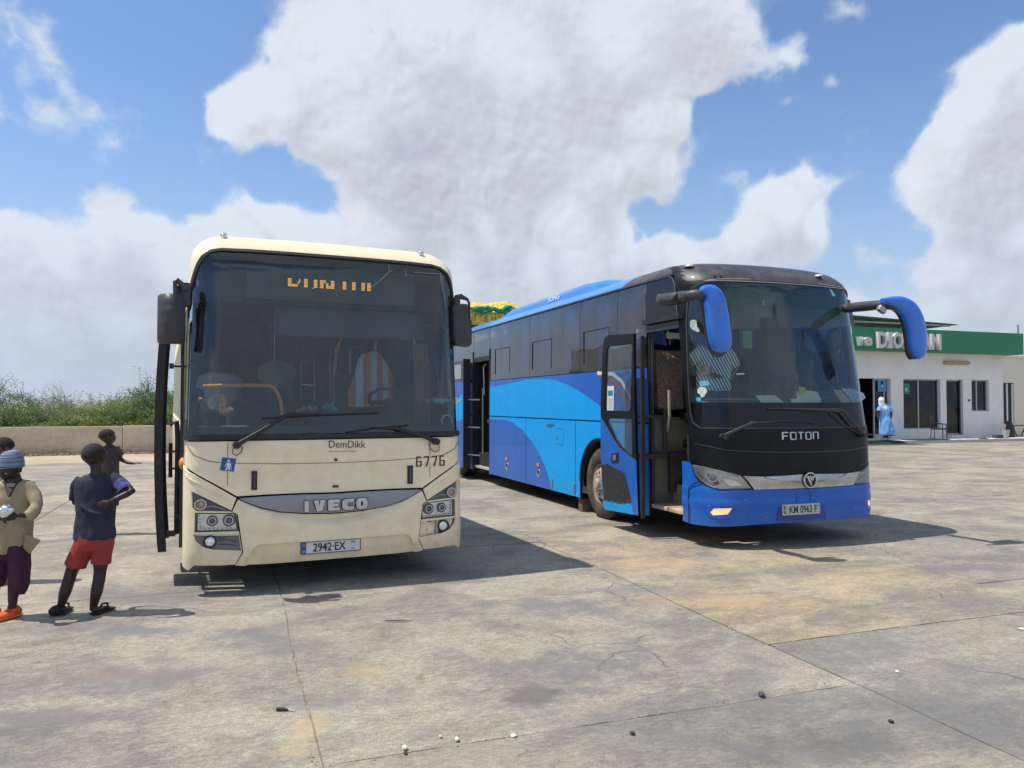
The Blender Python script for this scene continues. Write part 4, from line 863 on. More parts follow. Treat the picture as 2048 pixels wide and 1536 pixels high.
patch('windscreen_black_band',f,lowP+mir(lowP),frit,coach,step=.08,off=-.008,thick=.01)
wso=dens(WS,.06); ar=sum(wso[i-1][0]*wso[i][1]-wso[i][0]*wso[i-1][1] for i in range(len(wso))); sg=-1 if ar>0 else 1
patch('windscreen_seal',f,inset(wso,-sg*.008),mat('seal_grey',(.05,.05,.055),.5),coach,holes=[inset(wso,sg*.004)],step=.05,off=.004,thick=.02)
# black front panel: pillars, brow, and the wide panel below the glass
hlL=F((1382,928),(1404,931.5),(1443,940),(1482,950.5),(1491,959),(1505,979),(1469,979.5),(1439,980.5),(1426,976),(1400,963.5),(1388,948))
lowL=[(uL-.14,hlL[0][1]+.03),(uL+.02,hlL[0][1]+.02)]+hlL[:4]+F((1530,952),(1575,952)) 
lowL[-1]=(-.02,lowL[-1][1])
rim_=[(uF+.0,FO.vt),(uF,lowL[0][1]+.02)]
outer=[(-.02,FO.vt)]+[(uF,FO.vt),(uF,lowL[0][1])]+lowL
patch('front_panel',f,outer+mir(outer),[blackpaint,blackdust],coach,holes=[WS],step=.07,thick=.03,matfn=lambda a,b:1 if b>3.16 and abs(a)<1.3 else 0)
stroke('panel_crease',f,F((1390,887),(1420,893),(1450,900),(1500,903),(1560,904.5),(1640,903.5),(1700,900),(1735,892)),.010,mat('panel_crease_edge',(.045,.047,.055),.35),coach,off=.004,thick=.006)
stroke('brow_edge_highlight',f,[(u,v+.02) for u,v in (lambda Q:Q+mir(Q))(F((1500,561.5),(1440,561),(1405,565)))],.008,mat('brow_highlight_strip',(.30,.30,.28),.5),coach,off=.006,thick=.008)  # pale strip, a highlight painted along the edge of the brow
# blue bumper
hb=[hlL[0],hlL[10],hlL[9],hlL[8],hlL[7],hlL[6],hlL[5]]
bz=.30
low=[(-.02,.672)]+[(u-.006,v-.006) for u,v in hb][::-1]+[(uL+.02,lowL[0][1]-.010),(uL-.14,lowL[0][1]-.004)]+[(uL-.14,.275),(uL,.262),(-1.15,.262),(-.7,.285),(-.02,.295)]#,(-.7,.285),(-1.15,.262),(uL,.262),(uL-.14,.275)]
fogL=F((1420.5,1024.5),(1428,1017),(1464.6,1016),(1456,1028.6),(1426,1030.5))
def bo(u,v): return .018*math.exp(-((v-.52)/.05)**2)+(-.02 if False else 0)+.012*math.exp(-((v-.65)/.03)**2)
patch('bumper',f,low+mir(low),bluep,coach,holes=[fogL,mr(fogL)],step=.045,thick=.03,off=bo,angle=60)
patch('front_carrier',f,[(uL-.1,.28),(uL-.1,1.3),(-uL+.1,1.3),(-uL+.1,.28)],under,coach,step=.12,off=-.05,thick=.01)
gapm=mat('panel_gap',(.006,.007,.012),.8)
stroke('bumper_gap',f,F((1402,962),(1388,968),(1379.5,977),(1378.5,1000),(1379,1046)),.014,gapm,coach,off=.016,thick=.003)
stroke('bumper_gap',f,mr(F((1402,962),(1388,968),(1379.5,977),(1378.5,1000),(1379,1046))),.014,gapm,coach,off=.016,thick=.003)
for P in (((1591.5,983),(1591.5,1004)),((1618.5,983),(1618.5,1003))): stroke('tow_cover_gap',f,F(*P),.005,gapm,coach,off=.022,thick=.003)
for s in (-1,1):
    fx=(lambda P:P) if s<0 else mr
    fo_=patch('fog_lamp',f,fx(fogL),mat('fog_lamp_lit',(.8,.55,.3),.3,emit=(1.0,.55,.24,.75)),coach,step=.1,off=-.004,thick=.02)
    stroke('fog_lamp_shade_strip',f,fx(F((1412,1024),(1420,1034),(1440,1038),(1462,1037))),.012,mat('blue_painted_shade',(.02,.06,.3),.4),coach,off=.006,thick=.02)  # raised strip in darker blue: shade of a recess put into colour
    hu=bpy.data.objects.new('headlight',None); COL.objects.link(hu); hu.parent=coach
    P=fx(hlL); patch('housing',f,P,ink,hu,step=.08,off=-.02,thick=.01)
    cxu=sum(p[0] for p in P)/len(P);cxv=sum(p[1] for p in P)/len(P)
    Pi=[(cxu+(u-cxu)*.95,cxv+(v-cxv)*.88) for u,v in P]
    patch('reflector',f,Pi,mat('headlight_inner',(.62,.62,.60),.30,metal=.35,var=.22,vs=22),hu,step=.04,off=-.012+0,thick=.006)
    eye=fx(F((1413,947),(1424,950),(1434,958),(1440,968),(1430,971),(1420,962)))
    patch('eye_bezel',f,eye,mat('headlight_dark',(.05,.055,.06),.3),hu,step=.2,off=-.004,thick=.004)
    q=fx(F((1426,956)))[0]; disc2=patch('projector',f,circ(q[0],q[1],.034,18),mat('projector_lens',(.1,.1,.1),.1),hu,step=.02,off=lambda a,b,q=q:.004+.01*max(0,1-((a-q[0])**2+(b-q[1])**2)/.034**2),thick=.01)
    patch('projector_ring',f,circ(q[0],q[1],.046,20),silver_l,hu,holes=[circ(q[0],q[1],.035,20)],step=.3,off=.004,thick=.008)
    patch('high_beam',f,fx(F((1447,957),(1472,962),(1488,972),(1462,973),(1452,966))),lampint,hu,step=.05,off=-.002,thick=.006)
    stroke('light_guide',f,fx(F((1394,944),(1402,957),(1414,968),(1432,975))),.024,silver_l,hu,off=.0,thick=.006)
    for i in range(7):
        q=fx(F((1396+i*5.0,946+i*4.6-.32*max(0,i-3)**2)))[0]; patch('led_segment',f,circ(q[0],q[1],.007,8),ink,hu,step=.2,off=.002,thick=.002)
    for i in range(7):
        q=fx(F((1452+i*7.0,974.5+(i*.1))))[0]; patch('led_segment',f,rrect(q[0]-.015,q[1]-.007,q[0]+.015,q[1]+.007,.004,2),white_p,hu,step=.2,off=.002,thick=.004)
    stroke('brow_strip',f,fx(F((1386,931),(1404,934.5),(1443,943.5),(1478,953.5))),.020,mat('yellowed_plastic',(.42,.41,.33),.3,metal=.2),hu,off=.002,thick=.006)
    patch('lens_cover',f,P,gl_lamp,hu,step=.08,off=.008,thick=0)
# chrome strip and emblem
ch=[(-.02,.842)]+F((1576,952.5),(1530,953.5),(1486,951.8),(1494,960),(1508,979.2))+[(-.02,.682)]
ch[1]=(-.15,.84)
patch('chrome_strip',f,ch+mir(ch),mat('brushed_chrome',(.50,.50,.50),.30,metal=.8,var=.15,vs=7,dirt=(.22,.18,.12),dirtamt=.45),coach,step=.035,thick=.03,off=lambda u,v:.010+.018*math.exp(-((v-.79)/.022)**2)*(1 if abs(u)>.09 else .4)*max(0,1-(abs(u)/.72)**4))
for s in (-1,1): stroke('chrome_line',f,[(s*.10,.755),(s*.16,.752),(s*.28,.775),(s*.52,.80),(s*.60,.825)],.006,mat('chrome_line_dark',(.12,.12,.13),.3,metal=.6),coach,off=.022,thick=.004)
em=bpy.data.objects.new('emblem',None); COL.objects.link(em); em.parent=coach
patch('disc',f,circ(0,.775,.082,28),ink,em,step=.1,off=.04,thick=.03)
patch('ring',f,circ(0,.775,.092,28),silver_l,em,holes=[circ(0,.775,.078,28)],step=.3,off=.046,thick=.02)
for P in ([(-.068,.815),(-.035,.815),(.012,.735),(-.004,.712)],[(-.022,.815),(.004,.815),(.030,.772),(.018,.750)],[(.018,.815),(.066,.815),(.036,.765)],[(-.005,.708),(.006,.722),(.018,.708),(.006,.70)]):
    patch('mark',f,[(u*.9,(v-.762)*.95+.772) for u,v in P],silver_l,em,step=.2,off=.050,thick=.006)
# FOTON square lettering
x0,y0=F((1563,880.5))[0]; x1,y1=F((1636,866.5))[0]; Lw=(x1-x0); hh=.094; yb=y0
def sq(L,x,w):
    G={'F':[[(0,0),(0,1),(1,1)],[(0,.5),(.85,.5)]],'O':[[(0,.0),(0,1),(1,1),(1,0),(0,0)]],'T':[[(0,1),(1,1)],[(.5,1),(.5,0)]],'N':[[(0,0),(0,1),(1,1),(1,0)]]}
    for P in G[L]:
        Q=[(x+p[0]*w,yb+.008+p[1]*(hh-.016)) for p in P]
        t=B(); t.tube([f(u,v,.008) for u,v in dens(Q,.05,False)],.0095,6); t.obj('letter',silver_l,em2)
em2=bpy.data.objects.new('maker_lettering',None); COL.objects.link(em2); em2.parent=coach
for i,c_ in enumerate('FOTON'): sq(c_,x0+.012+i*Lw*.205,Lw*.135)
# number plate
xl,zb=-.387,.382;xr,zt=.142,.505
patch('plate_shade_sheet',f,[(xl-.06,zb-.06),(xl-.02,zt+.03),(xr+.05,zt+.03),(xr+.11,zb-.06)],mat('blue_painted_shade',(.02,.06,.3)),coach,step=.15,off=.012,thick=.01)  # flat sheet behind the plate, recess shade painted as darker blue
npl=patch('number_plate',f,rrect(xl,zb,xr,zt,.006,2),mat('plate_grey',(.50,.52,.50),.45,var=.08,vs=14,dirt=(.3,.26,.2),dirtamt=.4),coach,step=.12,off=.028,thick=.01)
decal_text('plate_lettering',f,'KM 0963 F',xl+.095,zb+.018,xr-.05,zt-.018,ink,npl,.030,bold=.014)
decal_text('plate_small_lettering',f,'3E',xl+.016,zb+.064,xl+.045,zt-.016,ink,npl,.030,bold=.02); decal_text('plate_small_lettering',f,'SN',xl+.016,zb+.016,xl+.045,zb+.052,ink,npl,.030,bold=.02)
decal_text('plate_small_lettering',f,'SY',xr-.036,zb+.074,xr-.012,zt-.014,ink,npl,.030)
# wipers
wiper([(1445,873),(1480,856),(1502,846),(1515,846)],[(1506,847),(1570,841.5),(1628,846)],(1445,873),FO,coach,offa=.035,m=blackp)
wiper([(1722,868),(1700,845),(1682,823),(1675,821),(1560,818.5)],[(1536,818),(1600,820),(1678,824.5)],(1722,868),FO,coach,offa=.045,m=blackp)
t=B(); t.tube([f(u,v,.02) for u,v in F((1660,826),(1690,852),(1718,870))],.006,6); t.obj('wiper_link_arm',blackp,coach)
# ---- left side
zbl=3.272
roofY=11.7
uE=FO.su(roofY)
uRf=FO.su(2.3)
# roof side: light blue, black from the slanted line forward
c1=F((1236,576)) ; q1=(FO.su(2.36),zbl); q2=(FO.su(2.02),FO.vt)
def vz(z): return FO.v0+math.asin((z-FO.v0)/FO.R)*FO.R
vb=vz(zbl)
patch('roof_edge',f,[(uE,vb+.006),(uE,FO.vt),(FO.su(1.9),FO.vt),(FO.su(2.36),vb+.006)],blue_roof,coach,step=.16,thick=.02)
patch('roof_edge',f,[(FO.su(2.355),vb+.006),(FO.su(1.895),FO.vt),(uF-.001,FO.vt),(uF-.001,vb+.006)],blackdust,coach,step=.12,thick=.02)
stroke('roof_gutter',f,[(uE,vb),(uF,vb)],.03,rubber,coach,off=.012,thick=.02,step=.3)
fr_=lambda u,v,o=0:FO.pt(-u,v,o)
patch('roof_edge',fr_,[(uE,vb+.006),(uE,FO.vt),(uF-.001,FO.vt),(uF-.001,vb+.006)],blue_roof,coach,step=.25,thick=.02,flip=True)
N=30
top=[FO.pt(u,FO.vt) for u in [uE,uF]+[uL+(-2*uL)*i/N for i in range(N+1)]+[-uF,-uE]]; k=len(top)
rb=B(); rb.add(top+[Vector((p.x,p.y,p.z-.03)) for p in top],[tuple(range(k)),tuple(range(k,2*k))[::-1]]); rb.obj('roof',blackdust,coach,smooth=False)
bb=B(); bb.box((1.275,roofY,1.8),(2.5,.05,3.1),bev=.02); bb.obj('rear_wall',bluep,coach)
# glazed band: one big pane per bay
zw0,zw1=2.148,vb-.006
uc=lambda y:FO.su(y)
def side_px(x,y): return FO.inv(x,y,(uL-4,2.4),umax=uL)
bays=[(1.49,2.30),(2.31,4.40),(4.41,6.30),(6.31,7.83),(7.84,9.0),(9.01,10.5),(10.51,11.68)]
bx1=[side_px(1322,640)[0],side_px(1234,640)[0],side_px(1160,640)[0],side_px(1061,640)[0],side_px(987,640)[0]]
ys=[-(u)-(FO.X0+FO.c)+FO.Y1+FO.b for u in bx1]
cuts_y=[1.485]+[ys[1],ys[2]]+[ys[3],7.85]+[8.94,10.4,11.68]
cuts_y=sorted(set(round(y,3) for y in cuts_y))
paneg=gl_side
for i in range(len(cuts_y)-1):
    a,b=cuts_y[i]+.006,cuts_y[i+1]-.006
    mid_door=a<8.4<b
    lo=zw0 if not mid_door else 2.62
    if mid_door:
        patch('side_window',f,[(uc(b),zw0),(uc(b),zw1),(uc(a),zw1),(uc(a),2.62),(uc(9.03),2.62),(uc(9.03),zw0)] if b>9.05 else [(uc(b),2.62),(uc(b),zw1),(uc(a),zw1),(uc(a),2.62)],paneg,coach,step=.25,off=-.004,thick=.006)
    else:
        patch('side_window',f,[(uc(b),lo),(uc(b),zw1),(uc(a),zw1),(uc(a),lo)],paneg,coach,step=.25,off=-.004,thick=.006)
dtop=FO.ray(1330,657,x=0).z
patch('door_top_pane',f,[(uF-.02,dtop),(uF-.02,zw1-.10),(uF-.10,zw1-.02),(uF-.2,zw1),(uc(1.478),zw1),(uc(1.478),dtop)],frit,coach,step=.1,off=-.004,thick=.02)
stroke('door_top_frame',f,[(uF-.0,dtop),(uc(1.48),dtop)],.03,lampgrey,coach,off=.004,thick=.03)
stroke('quarter_frame',f,[(uF-.0,dtop),(uF-.004,zw1-.16),(uF-.05,zw1-.05),(uF-.14,zw1-.01),(uc(1.6),zw1-.005)],.016,lampgrey,coach,off=.006,thick=.01)
# sliding vent panes: thin raised frames
for (x0_,y0_,x1_,y1_) in ((990,690,1060,745),(1064,676,1158,738),(1166,655,1292,722)):
    a=side_px(x0_,y0_)[0]+.02; b=side_px(x1_,y1_)[0]-.06
    z0,z1=2.27,2.76
    stroke('vent_frame',f,[(a,z0),(a,z1)],.035,rubber,coach,off=.004,thick=.012)
    stroke('vent_frame',f,[(a,z1),(a+(b-a)*.45,z1)],.014,rubber,coach,off=.004,thick=.01)
    stroke('vent_frame',f,[(a+(b-a)*.45,z0),(a+(b-a)*.45,z1)],.010,mat('vent_grey',(.12,.12,.13),.5),coach,off=.003,thick=.01)
for (x_,y_) in ((1107,648),(1218,622)):
    u,v=side_px(x_,y_); patch('window_sticker',f,rrect(u-.05,v-.045,u+.05,v+.045,.005,2),mat('sticker_teal_white',(.25,.42,.38),.5,var=.5,vs=40),coach,step=.2,off=-.014,thick=.001)
patch('side_window',fr_,[(uc(2.3),1.7),(uc(2.3),zw1),(uF,zw1),(uF,1.7)],glass('cab_side_glass',(.80,.90,.86),refl=.6,haze=.02),coach,step=.5,off=-.004,thick=.006,flip=True)
patch('side_window',fr_,[(uE,zw0),(uE,zw1),(uc(6.01),zw1),(uc(6.01),zw0)],glass('far_side_glass',(.55,.62,.60),refl=1.0,haze=.03),coach,step=.5,off=-.004,thick=.006,flip=True)
# lower side: blue with two big cyan sweeps, in separate panels
seamz=1.413
def side_curve(*pp): return [side_px(x,y) for x,y in pp]
arcA=side_curve((983,784),(1000,775),(1025,766),(1050,760),(1080,757.5),(1105,759),(1130,767),(1155,780),(1180,797),(1204,815))   # upper cyan region
arcB=side_curve((983,839),(1005,839),(1025,845),(1045,860),(1062,880),(1080,910),(1095,945),(1104,978))
pA=[(uc(7.7),seamz)]+[(uc(7.7),arcA[0][1]-.01)]+arcA+[(uc(2.2),seamz+.12),(uc(2.2),seamz)]
# extend: rear part mirrors a second sweep behind the middle door
def in_cyan_upper(u,v): return inpoly(u,v,[(uc(11.7),seamz-.2),(uc(9.6),1.62),(uc(8.9),1.86),(uc(7.9),2.02)]+arcA[2:]+[(uc(1.9),seamz+.0),(uc(1.9),seamz-.2)])
lowblue=[(uc(11.7),.1),(uc(11.7),1.2),(uc(9.9),1.24),(uc(8.9),1.36),(uc(8.2),1.40)]+arcB+[(arcB[-1][0],.1)]
def in_low_blue(u,v): return inpoly(u,v,lowblue)
curve_cut_up=[(uc(11.7),1.38),(uc(9.6),1.62),(uc(8.9),1.86),(uc(8.3),1.97)]+arcA[2:]
arch_y,arch_r=2.85,.665
def arch(yc,r,z0,z1): return [(uc(yc)+r*math.cos(t),.50+r*math.sin(t)) for t in [PI*i/20 for i in range(21)]]+[(uc(yc)-r-.02,z0),(uc(yc)+r+.02,z0)]
def panel(name,y0,y1,z0,z1,hole=None):
    out=[(uc(y1),z0),(uc(y1),z1),(uc(y0),z1),(uc(y0),z0)]
    return out
DM0,DM1=7.86,8.93     # middle doorway
def cutclip(C,out):
    return [c for c in [C] if True]
def clipcurve(C,poly):
    C=dens(C,.04,False); return [p for p in C if inpoly(p[0],p[1],poly)]
def side_panel(y0,y1,z0,z1,curve,inside,mats,bottom=None,archc=None,name='side_panel'):
    if archc:
        ayc,ar=archc; c_=uc(ayc)
        ang=math.acos
        pts=[(c_+ar*math.cos(t),.50+ar*math.sin(t)) for t in [PI*i/22 for i in range(23)]]
        pts=[p for p in pts if uc(y1)<p[0]<uc(y0)]
        pts=[p for p in pts if z0-.5<p[1]<z1]
        # skirt outline with the arch bitten out (arch may leave the panel at one side)
        right=[(uc(y0),z1)]; 
        out=[(uc(y1),z0),(uc(y1),z1)]+right
        out+= ([(uc(y0),z0),(c_+ar,z0)] if c_+ar<uc(y0) else [])+[p for p in pts]
        if c_-ar>uc(y1): out+=[(c_-ar,z0)]
    else: out=[(uc(y1),z0),(uc(y1),z1),(uc(y0),z1),(uc(y0),z0)]
    cut=[]
    if curve:
        C=dens(curve,.04,False); seg=[p for p in C if inpoly(p[0],p[1],out)]
        if len(seg)>2: cut=[seg]
    return patch(name,f,out,mats,coach,cuts=cut,step=.11,thick=.02,matfn=(lambda a,b:1 if inside(a,b) else 0))
MB=[bluep,cyanp]
side_panel(DM1+.01,11.66,seamz+.008,2.136,curve_cut_up,in_cyan_upper,MB,name='upper_side_panel')
side_panel(1.50,DM0-.01,seamz+.008,2.136,curve_cut_up,in_cyan_upper,MB,name='upper_side_panel')
inc=lambda a,b:not in_low_blue(a,b)
yA=ys[2] if False else None
u1=side_px(1052,870)[0]; u2=side_px(1151,870)[0]
tY=lambda u:-(u)-(FO.X0+FO.c)+FO.Y1+FO.b
yA,yB=tY(u1),tY(u2)
print('luggage doors',yA,yB)
for a,b in ((yA+.008,DM0-.01),(yB+.008,yA-.008)): side_panel(a,b,.225,seamz-.012,arcB,inc,MB,name='luggage_door')
side_panel(1.50,yB-.008,.225,seamz-.012,arcB,inc,MB,archc=(arch_y,arch_r),name='wheel_arch_panel')
side_panel(DM1+.01,11.66,.225,seamz-.012,None,inc,MB,archc=(9.95,.62),name='wheel_arch_panel')
# arch lip
stroke('arch_lip',f,[(uc(arch_y)+(arch_r+.018)*math.cos(t),.50+(arch_r+.018)*math.sin(t)) for t in [PI*.0+PI*i/24 for i in range(3,25)]],.035,cyanp,coach,off=.012,thick=.02,step=.05)
stroke('arch_rubber',f,[(uc(arch_y)+(arch_r-.012)*math.cos(t),.50+(arch_r-.012)*math.sin(t)) for t in [PI*i/24 for i in range(3,25)]],.03,rubber,coach,off=.002,thick=.05,step=.05)
# far side in one plain blue sheet
patch('side_window',fr_,[(uc(6.0),zw0),(uc(6.0),zw1),(uc(2.31),zw1),(uc(2.31),zw0)],MATS['cab_side_glass'],coach,step=.5,off=-.004,thick=.006,flip=True)
stroke('roof_gutter',fr_,[(uE,vb),(uF,vb)],.05,rubber,coach,off=.0,thick=.05,step=.3)  # far gutter, added to close a slit of light above the windows
patch('far_side',fr_,[(uE,.26),(uE,2.13),(uc(2.305),2.13),(uc(2.305),1.69),(uF,1.69),(uF,.26)],bluep,coach,holes=[[(uc(yc)+.62*math.cos(t),.50+.62*math.sin(t)) for t in [PI*i/14 for i in range(-1,16)]] for yc in (2.84,9.95)],step=.3,thick=.02,flip=True)
patch('side_frame',f,[(uc(11.65),.30),(uc(11.65),3.2),(uc(DM1+.05),3.2),(uc(DM1+.05),.30)],dark_in,coach,holes=[[(uc(11.5),2.2),(uc(11.5),3.15),(uc(9.1),3.15),(uc(9.1),2.2)],[(uc(9.95)+.60*math.cos(t),.50+.60*math.sin(t)) for t in [PI*i/14 for i in range(-1,16)]]],step=.4,off=-.04,thick=.01)
patch('side_frame',f,[(uc(DM0-.04),.30),(uc(DM0-.04),3.2),(uc(1.52),3.2),(uc(1.52),.30)],dark_in,coach,holes=[[(uc(7.7),2.2),(uc(7.7),3.15),(uc(1.6),3.15),(uc(1.6),2.2)],[(uc(arch_y)+.62*math.cos(t),.50+.62*math.sin(t)) for t in [PI*i/20 for i in range(-1,22)]]],step=.4,off=-.04,thick=.01)
# small side fittings
for x_,y_ in ((1014,917.5),(1077,929.5)):
    u,v=side_px(x_,y_); patch('side_marker',f,rrect(u-.055,v-.03,u+.055,v+.03,.008,2),mat('orange_marker',(.75,.16,.04),.3,coat=.5),coach,step=.2,off=.014,thick=.014)
    u,v=side_px(x_,y_+15 if x_<1050 else y_+17); lc=patch('luggage_lock',f,circ(u,v,.075,20),silver_l,coach,step=.3,off=.008,thick=.01); patch('lock_recess',f,circ(u,v+.012,.05,16),ink,lc,step=.3,off=.011,thick=.002)
    stroke('lock_handle',f,[(u-.045,v-.02),(u+.045,v-.02)],.018,silver_l,lc,off=.018,thick=.008)
for x_,y_ in ((1105,966),(1148,976)): 
    u,v=side_px(x_,y_); patch('hinge_plate',f,rrect(u-.025,v-.075,u+.025,v+.075,.02,3),steel,coach,step=.2,off=.012,thick=.012)
a,b=side_px(1113,857),side_px(1127,890); 
stroke('fuel_flap_gap',f,[(a[0],a[1]),(b[0],a[1]),(b[0],b[1]),(a[0],b[1])],.010,mat('cyan_gap',(.005,.10,.25),.6),coach,off=.001,thick=.001)
u,v=side_px(1114,874); patch('flap_lock',f,circ(u,v,.03,12),steel,coach,step=.2,off=.008)
u,v=side_px(1101,850.5); decal_text('side_lettering',f,'AUV',u-.16,v-.03,u+.16,v+.03,mat('chrome_line_dark',(.12,.12,.13)),coach,.006,bold=.02)
u,v=side_px(1126,594); 
# AC unit
ac=B()
def acp(x,y,z): return Vector((x,y,z))
R_=[]
for y,w_,h_ in ((2.95,.62,.02),(3.15,.75,.10),(3.6,.86,.20),(4.2,.90,.235),(5.2,.90,.225),(7.6,.90,.20),(8.3,.86,.12),(8.5,.80,.02)):
    R_.append([(1.275+w_*s_[0],y,FO.v0+FO.R-.01+h_*s_[1]) for s_ in ((-1.03,0),(-1.0,.55),(-.93,.85),(-.75,1),(0,1.08),(.75,1),(.93,.85),(1.0,.55),(1.03,0))])
V=[p for r in R_ for p in r]; n=9
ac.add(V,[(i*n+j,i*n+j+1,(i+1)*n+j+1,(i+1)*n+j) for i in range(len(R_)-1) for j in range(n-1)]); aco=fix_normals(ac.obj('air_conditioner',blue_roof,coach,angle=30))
fac=lambda a,b,o:Vector((1.275-.90*1.0-o-.01,a,b))
decal_text('air_conditioner_lettering',lambda a,b,o:fac(-a,b,o),'SONG',-5.55,3.50,-5.05,3.60,white_p,aco,.02,bold=.02)
# underbody, floor, wheels
bb=B(); bb.box((1.275,6.58,.45),(2.3,9.9,.3)); bb.obj('chassis',under,coach)
bb=B(); bb.box((1.65,6.2,1.30),(1.7,10.6,.08)); bb.box((.5,4.9,1.3),(.9,6.4,.08)); bb.obj('floor',dark_in,coach)
bb=B(); bb.box((1.275,6.2,3.28),(2.2,10.6,.03)); bb.obj('ceiling',mat('ceiling_panel',(.30,.31,.31)),coach)
wheel(coach,(.045,2.84,.505),R=.51,proud=.085); wheel(coach,(2.50,2.84,.505),R=.51,out=1,proud=.085); wheel(coach,(.05,9.95,.505),R=.50); wheel(coach,(2.50,9.95,.505),R=.50,out=1)
bb=B()
for yc in (2.85,):
    n=14;V=[]
    for i in range(n+1):
        t=PI*i/n; V+=[Vector((.03,yc+.65*math.cos(t),.50+.65*math.sin(t))),Vector((.5,yc+.65*math.cos(t),.50+.62*math.sin(t)))]
    bb.add(V,[(2*i,2*i+1,2*i+3,2*i+2) for i in range(n)])
bb.obj('wheel_arch',under,coach)
bb=B(); bb.box((.12,1.98,.36),(.10,.10,.22),bev=.02); bb.obj('bracket',under,coach); bb=B(); q=FO.ray(1172,1015,x=.15); bb.box((q.x,q.y,q.z),(.2,.16,.30),bev=.03); bb.obj('mudflap_bracket',mat('rusty_brown',(.14,.085,.06),.9,var=.3,vs=20),coach)
# front doorway: steps, dark wall, fittings
dw=bpy.data.objects.new('front_entrance',None); COL.objects.link(dw); dw.parent=coach
bb=B(); bb.box((.38,1.03,.36),(.72,.80,.05),bev=.01); bb.obj('step',mat('wooden_step',(.50,.36,.25),.8,var=.3,vs=6,stretch=(12,1,1)),dw)
bb=B(); bb.box((.62,1.08,.50),(.5,.8,.24)); bb.obj('step_riser',mat('tread_plate',(.34,.27,.18),.6,var=.7,vs=60),dw)
bb=B(); bb.box((.68,1.05,.64),(.42,.8,.04),bev=.01); bb.obj('step',mat('wooden_step',(.5,.36,.25)),dw)
bb=B(); bb.box((.95,1.05,.85),(.1,.85,.5)); bb.box((1.2,1.05,1.1),(.4,.85,.1)); bb.obj('inner_steps',dark_in,dw)
bb=B(); bb.box((.55,1.50,.92),(1.0,.04,1.14)); bb.obj('stair_wall',mat('stair_wall_olive',(.17,.17,.135),.6,var=.2,vs=5),dw)
bb=B(); bb.box((.42,1.43,.78),(.28,.10,.52),bev=.03); bb.obj('heater_box',blackp,dw)
bb=B(); bb.tube([(.06,1.46,.42),(.06,1.46,2.75)],.022,8); bb.tube([(.20,1.40,.95),(.20,1.40,1.45),(.20,1.40,1.6)],.026,8); bb.tube([(.20,1.40,1.02),(.0,1.44,1.0),(-.20,1.60,1.0)],.024,8); bb.tube([(.20,1.40,1.50),(.0,1.44,1.50),(-.20,1.60,1.50)],.02,8); bb.obj('door_linkage',blackp,dw)
bb=B(); bb.box((.05,1.49,1.75),(.04,.04,2.8)); bb.box((.35,1.1,2.72),(.8,.85,.06)); bb.obj('door_frame',rubber,dw)
bb=B(); bb.box((.5,.66,1.22),(.5,.1,.5),bev=.03); bb.box((.42,.70,1.40),(.30,.12,.40),bev=.02); bb.obj('dash_side_panel',mat('grey_plastic',(.17,.165,.165),.5,var=.2,vs=6),dw)
q=FO.ray(1330,860,x=.25); bb=B(); bb.tube([FO.ray(x,y,x=.25) for x,y in ((1338,780),(1339,830),(1334,862))],.02,8); bb.obj('door_grab_rail',mat('beige_rail',(.5,.43,.36),.4),dw)
bb=B(); q=FO.ray(1315,760,x=.7); bb.box((.46,1.66,1.98),(.52,.14,.80),(-.1,0,0),bev=.05); bb.obj('guide_seat_back',mat('brown_patterned_fabric',(.24,.17,.15),.95,var=.5,vs=40),dw)
bb=B(); bb.box((.62,1.42,1.72),(.14,.22,.62),(-.05,0,0),bev=.05); bb.box((.62,1.34,1.50),(.3,.3,.10),bev=.04); bb.obj('guide_seat',mat('black_vinyl',(.015,.016,.022),.35),dw)
bb=B(); bb.box((.68,1.38,1.12),(.02,.02,.02)); 
for i,x in enumerate((.60,.80)): bb.box((x,1.475,1.14),(.14,.02,.10),bev=.004)
bb.obj('switch_panel',ink,dw)
bb=B(); 
for i,(x,z) in enumerate(((.56,1.16),(.60,1.12),(.64,1.16),(.77,1.16),(.81,1.13),(.85,1.15))): bb.box((x,1.46,z),(.03,.01,.018))
bb.obj('switches',silver_l,dw)
bb=B(); q=FO.ray(1352,672,x=.5); bb.box((q.x,q.y,q.z),(.3,.02,.08)); bb.obj('lamp_panel',mat('white_panel',(.7,.72,.72),.5),dw)
# interior of the cab
bb=B(); bb.box((1.35,.62,1.52),(2.1,.55,.36),bev=.07); bb.box((1.9,.75,1.70),(.8,.5,.26),(.2,0,0),bev=.08); bb.obj('dashboard',mat('dash_dark_grey',(.06,.065,.07),.5,var=.15,vs=5),coach)
sw=bpy.data.objects.new('steering_wheel',None); COL.objects.link(sw); sw.parent=coach; q=FO.ray(1625,768,y=.95); sw.location=q; sw.rotation_euler=(math.radians(35),0,0)
t=B(); t.tube([(.24*math.cos(2*PI*j/28),.24*math.sin(2*PI*j/28),0) for j in range(29)],.016,8,caps=False); t.obj('rim',rubber,sw)
t=B(); t.lathe([(0,0),(.07,0),(.075,-.03),(.03,-.3)],axis='z',n=18); t.box((0,0,-.015),(.46,.05,.02)); t.obj('hub',blackp,sw)
seat(coach,(q.x+.0,1.75,1.65),w=.52,m=mat('grey_driver_fabric',(.10,.12,.16),.9,var=.3,vs=20),name='driver_seat',h=.72)
for yy in (2.6,3.5,4.4,5.3,6.2,7.1,9.4,10.3):
    for x in (.40,.86,1.70,2.16): seat(coach,(x,yy,1.65),m=mat('coach_seat_blue',(.06,.08,.20),.9,var=.3,vs=16),name='passenger_seat',cover=mat('headrest_blue_grey',(.16,.20,.30),.9))
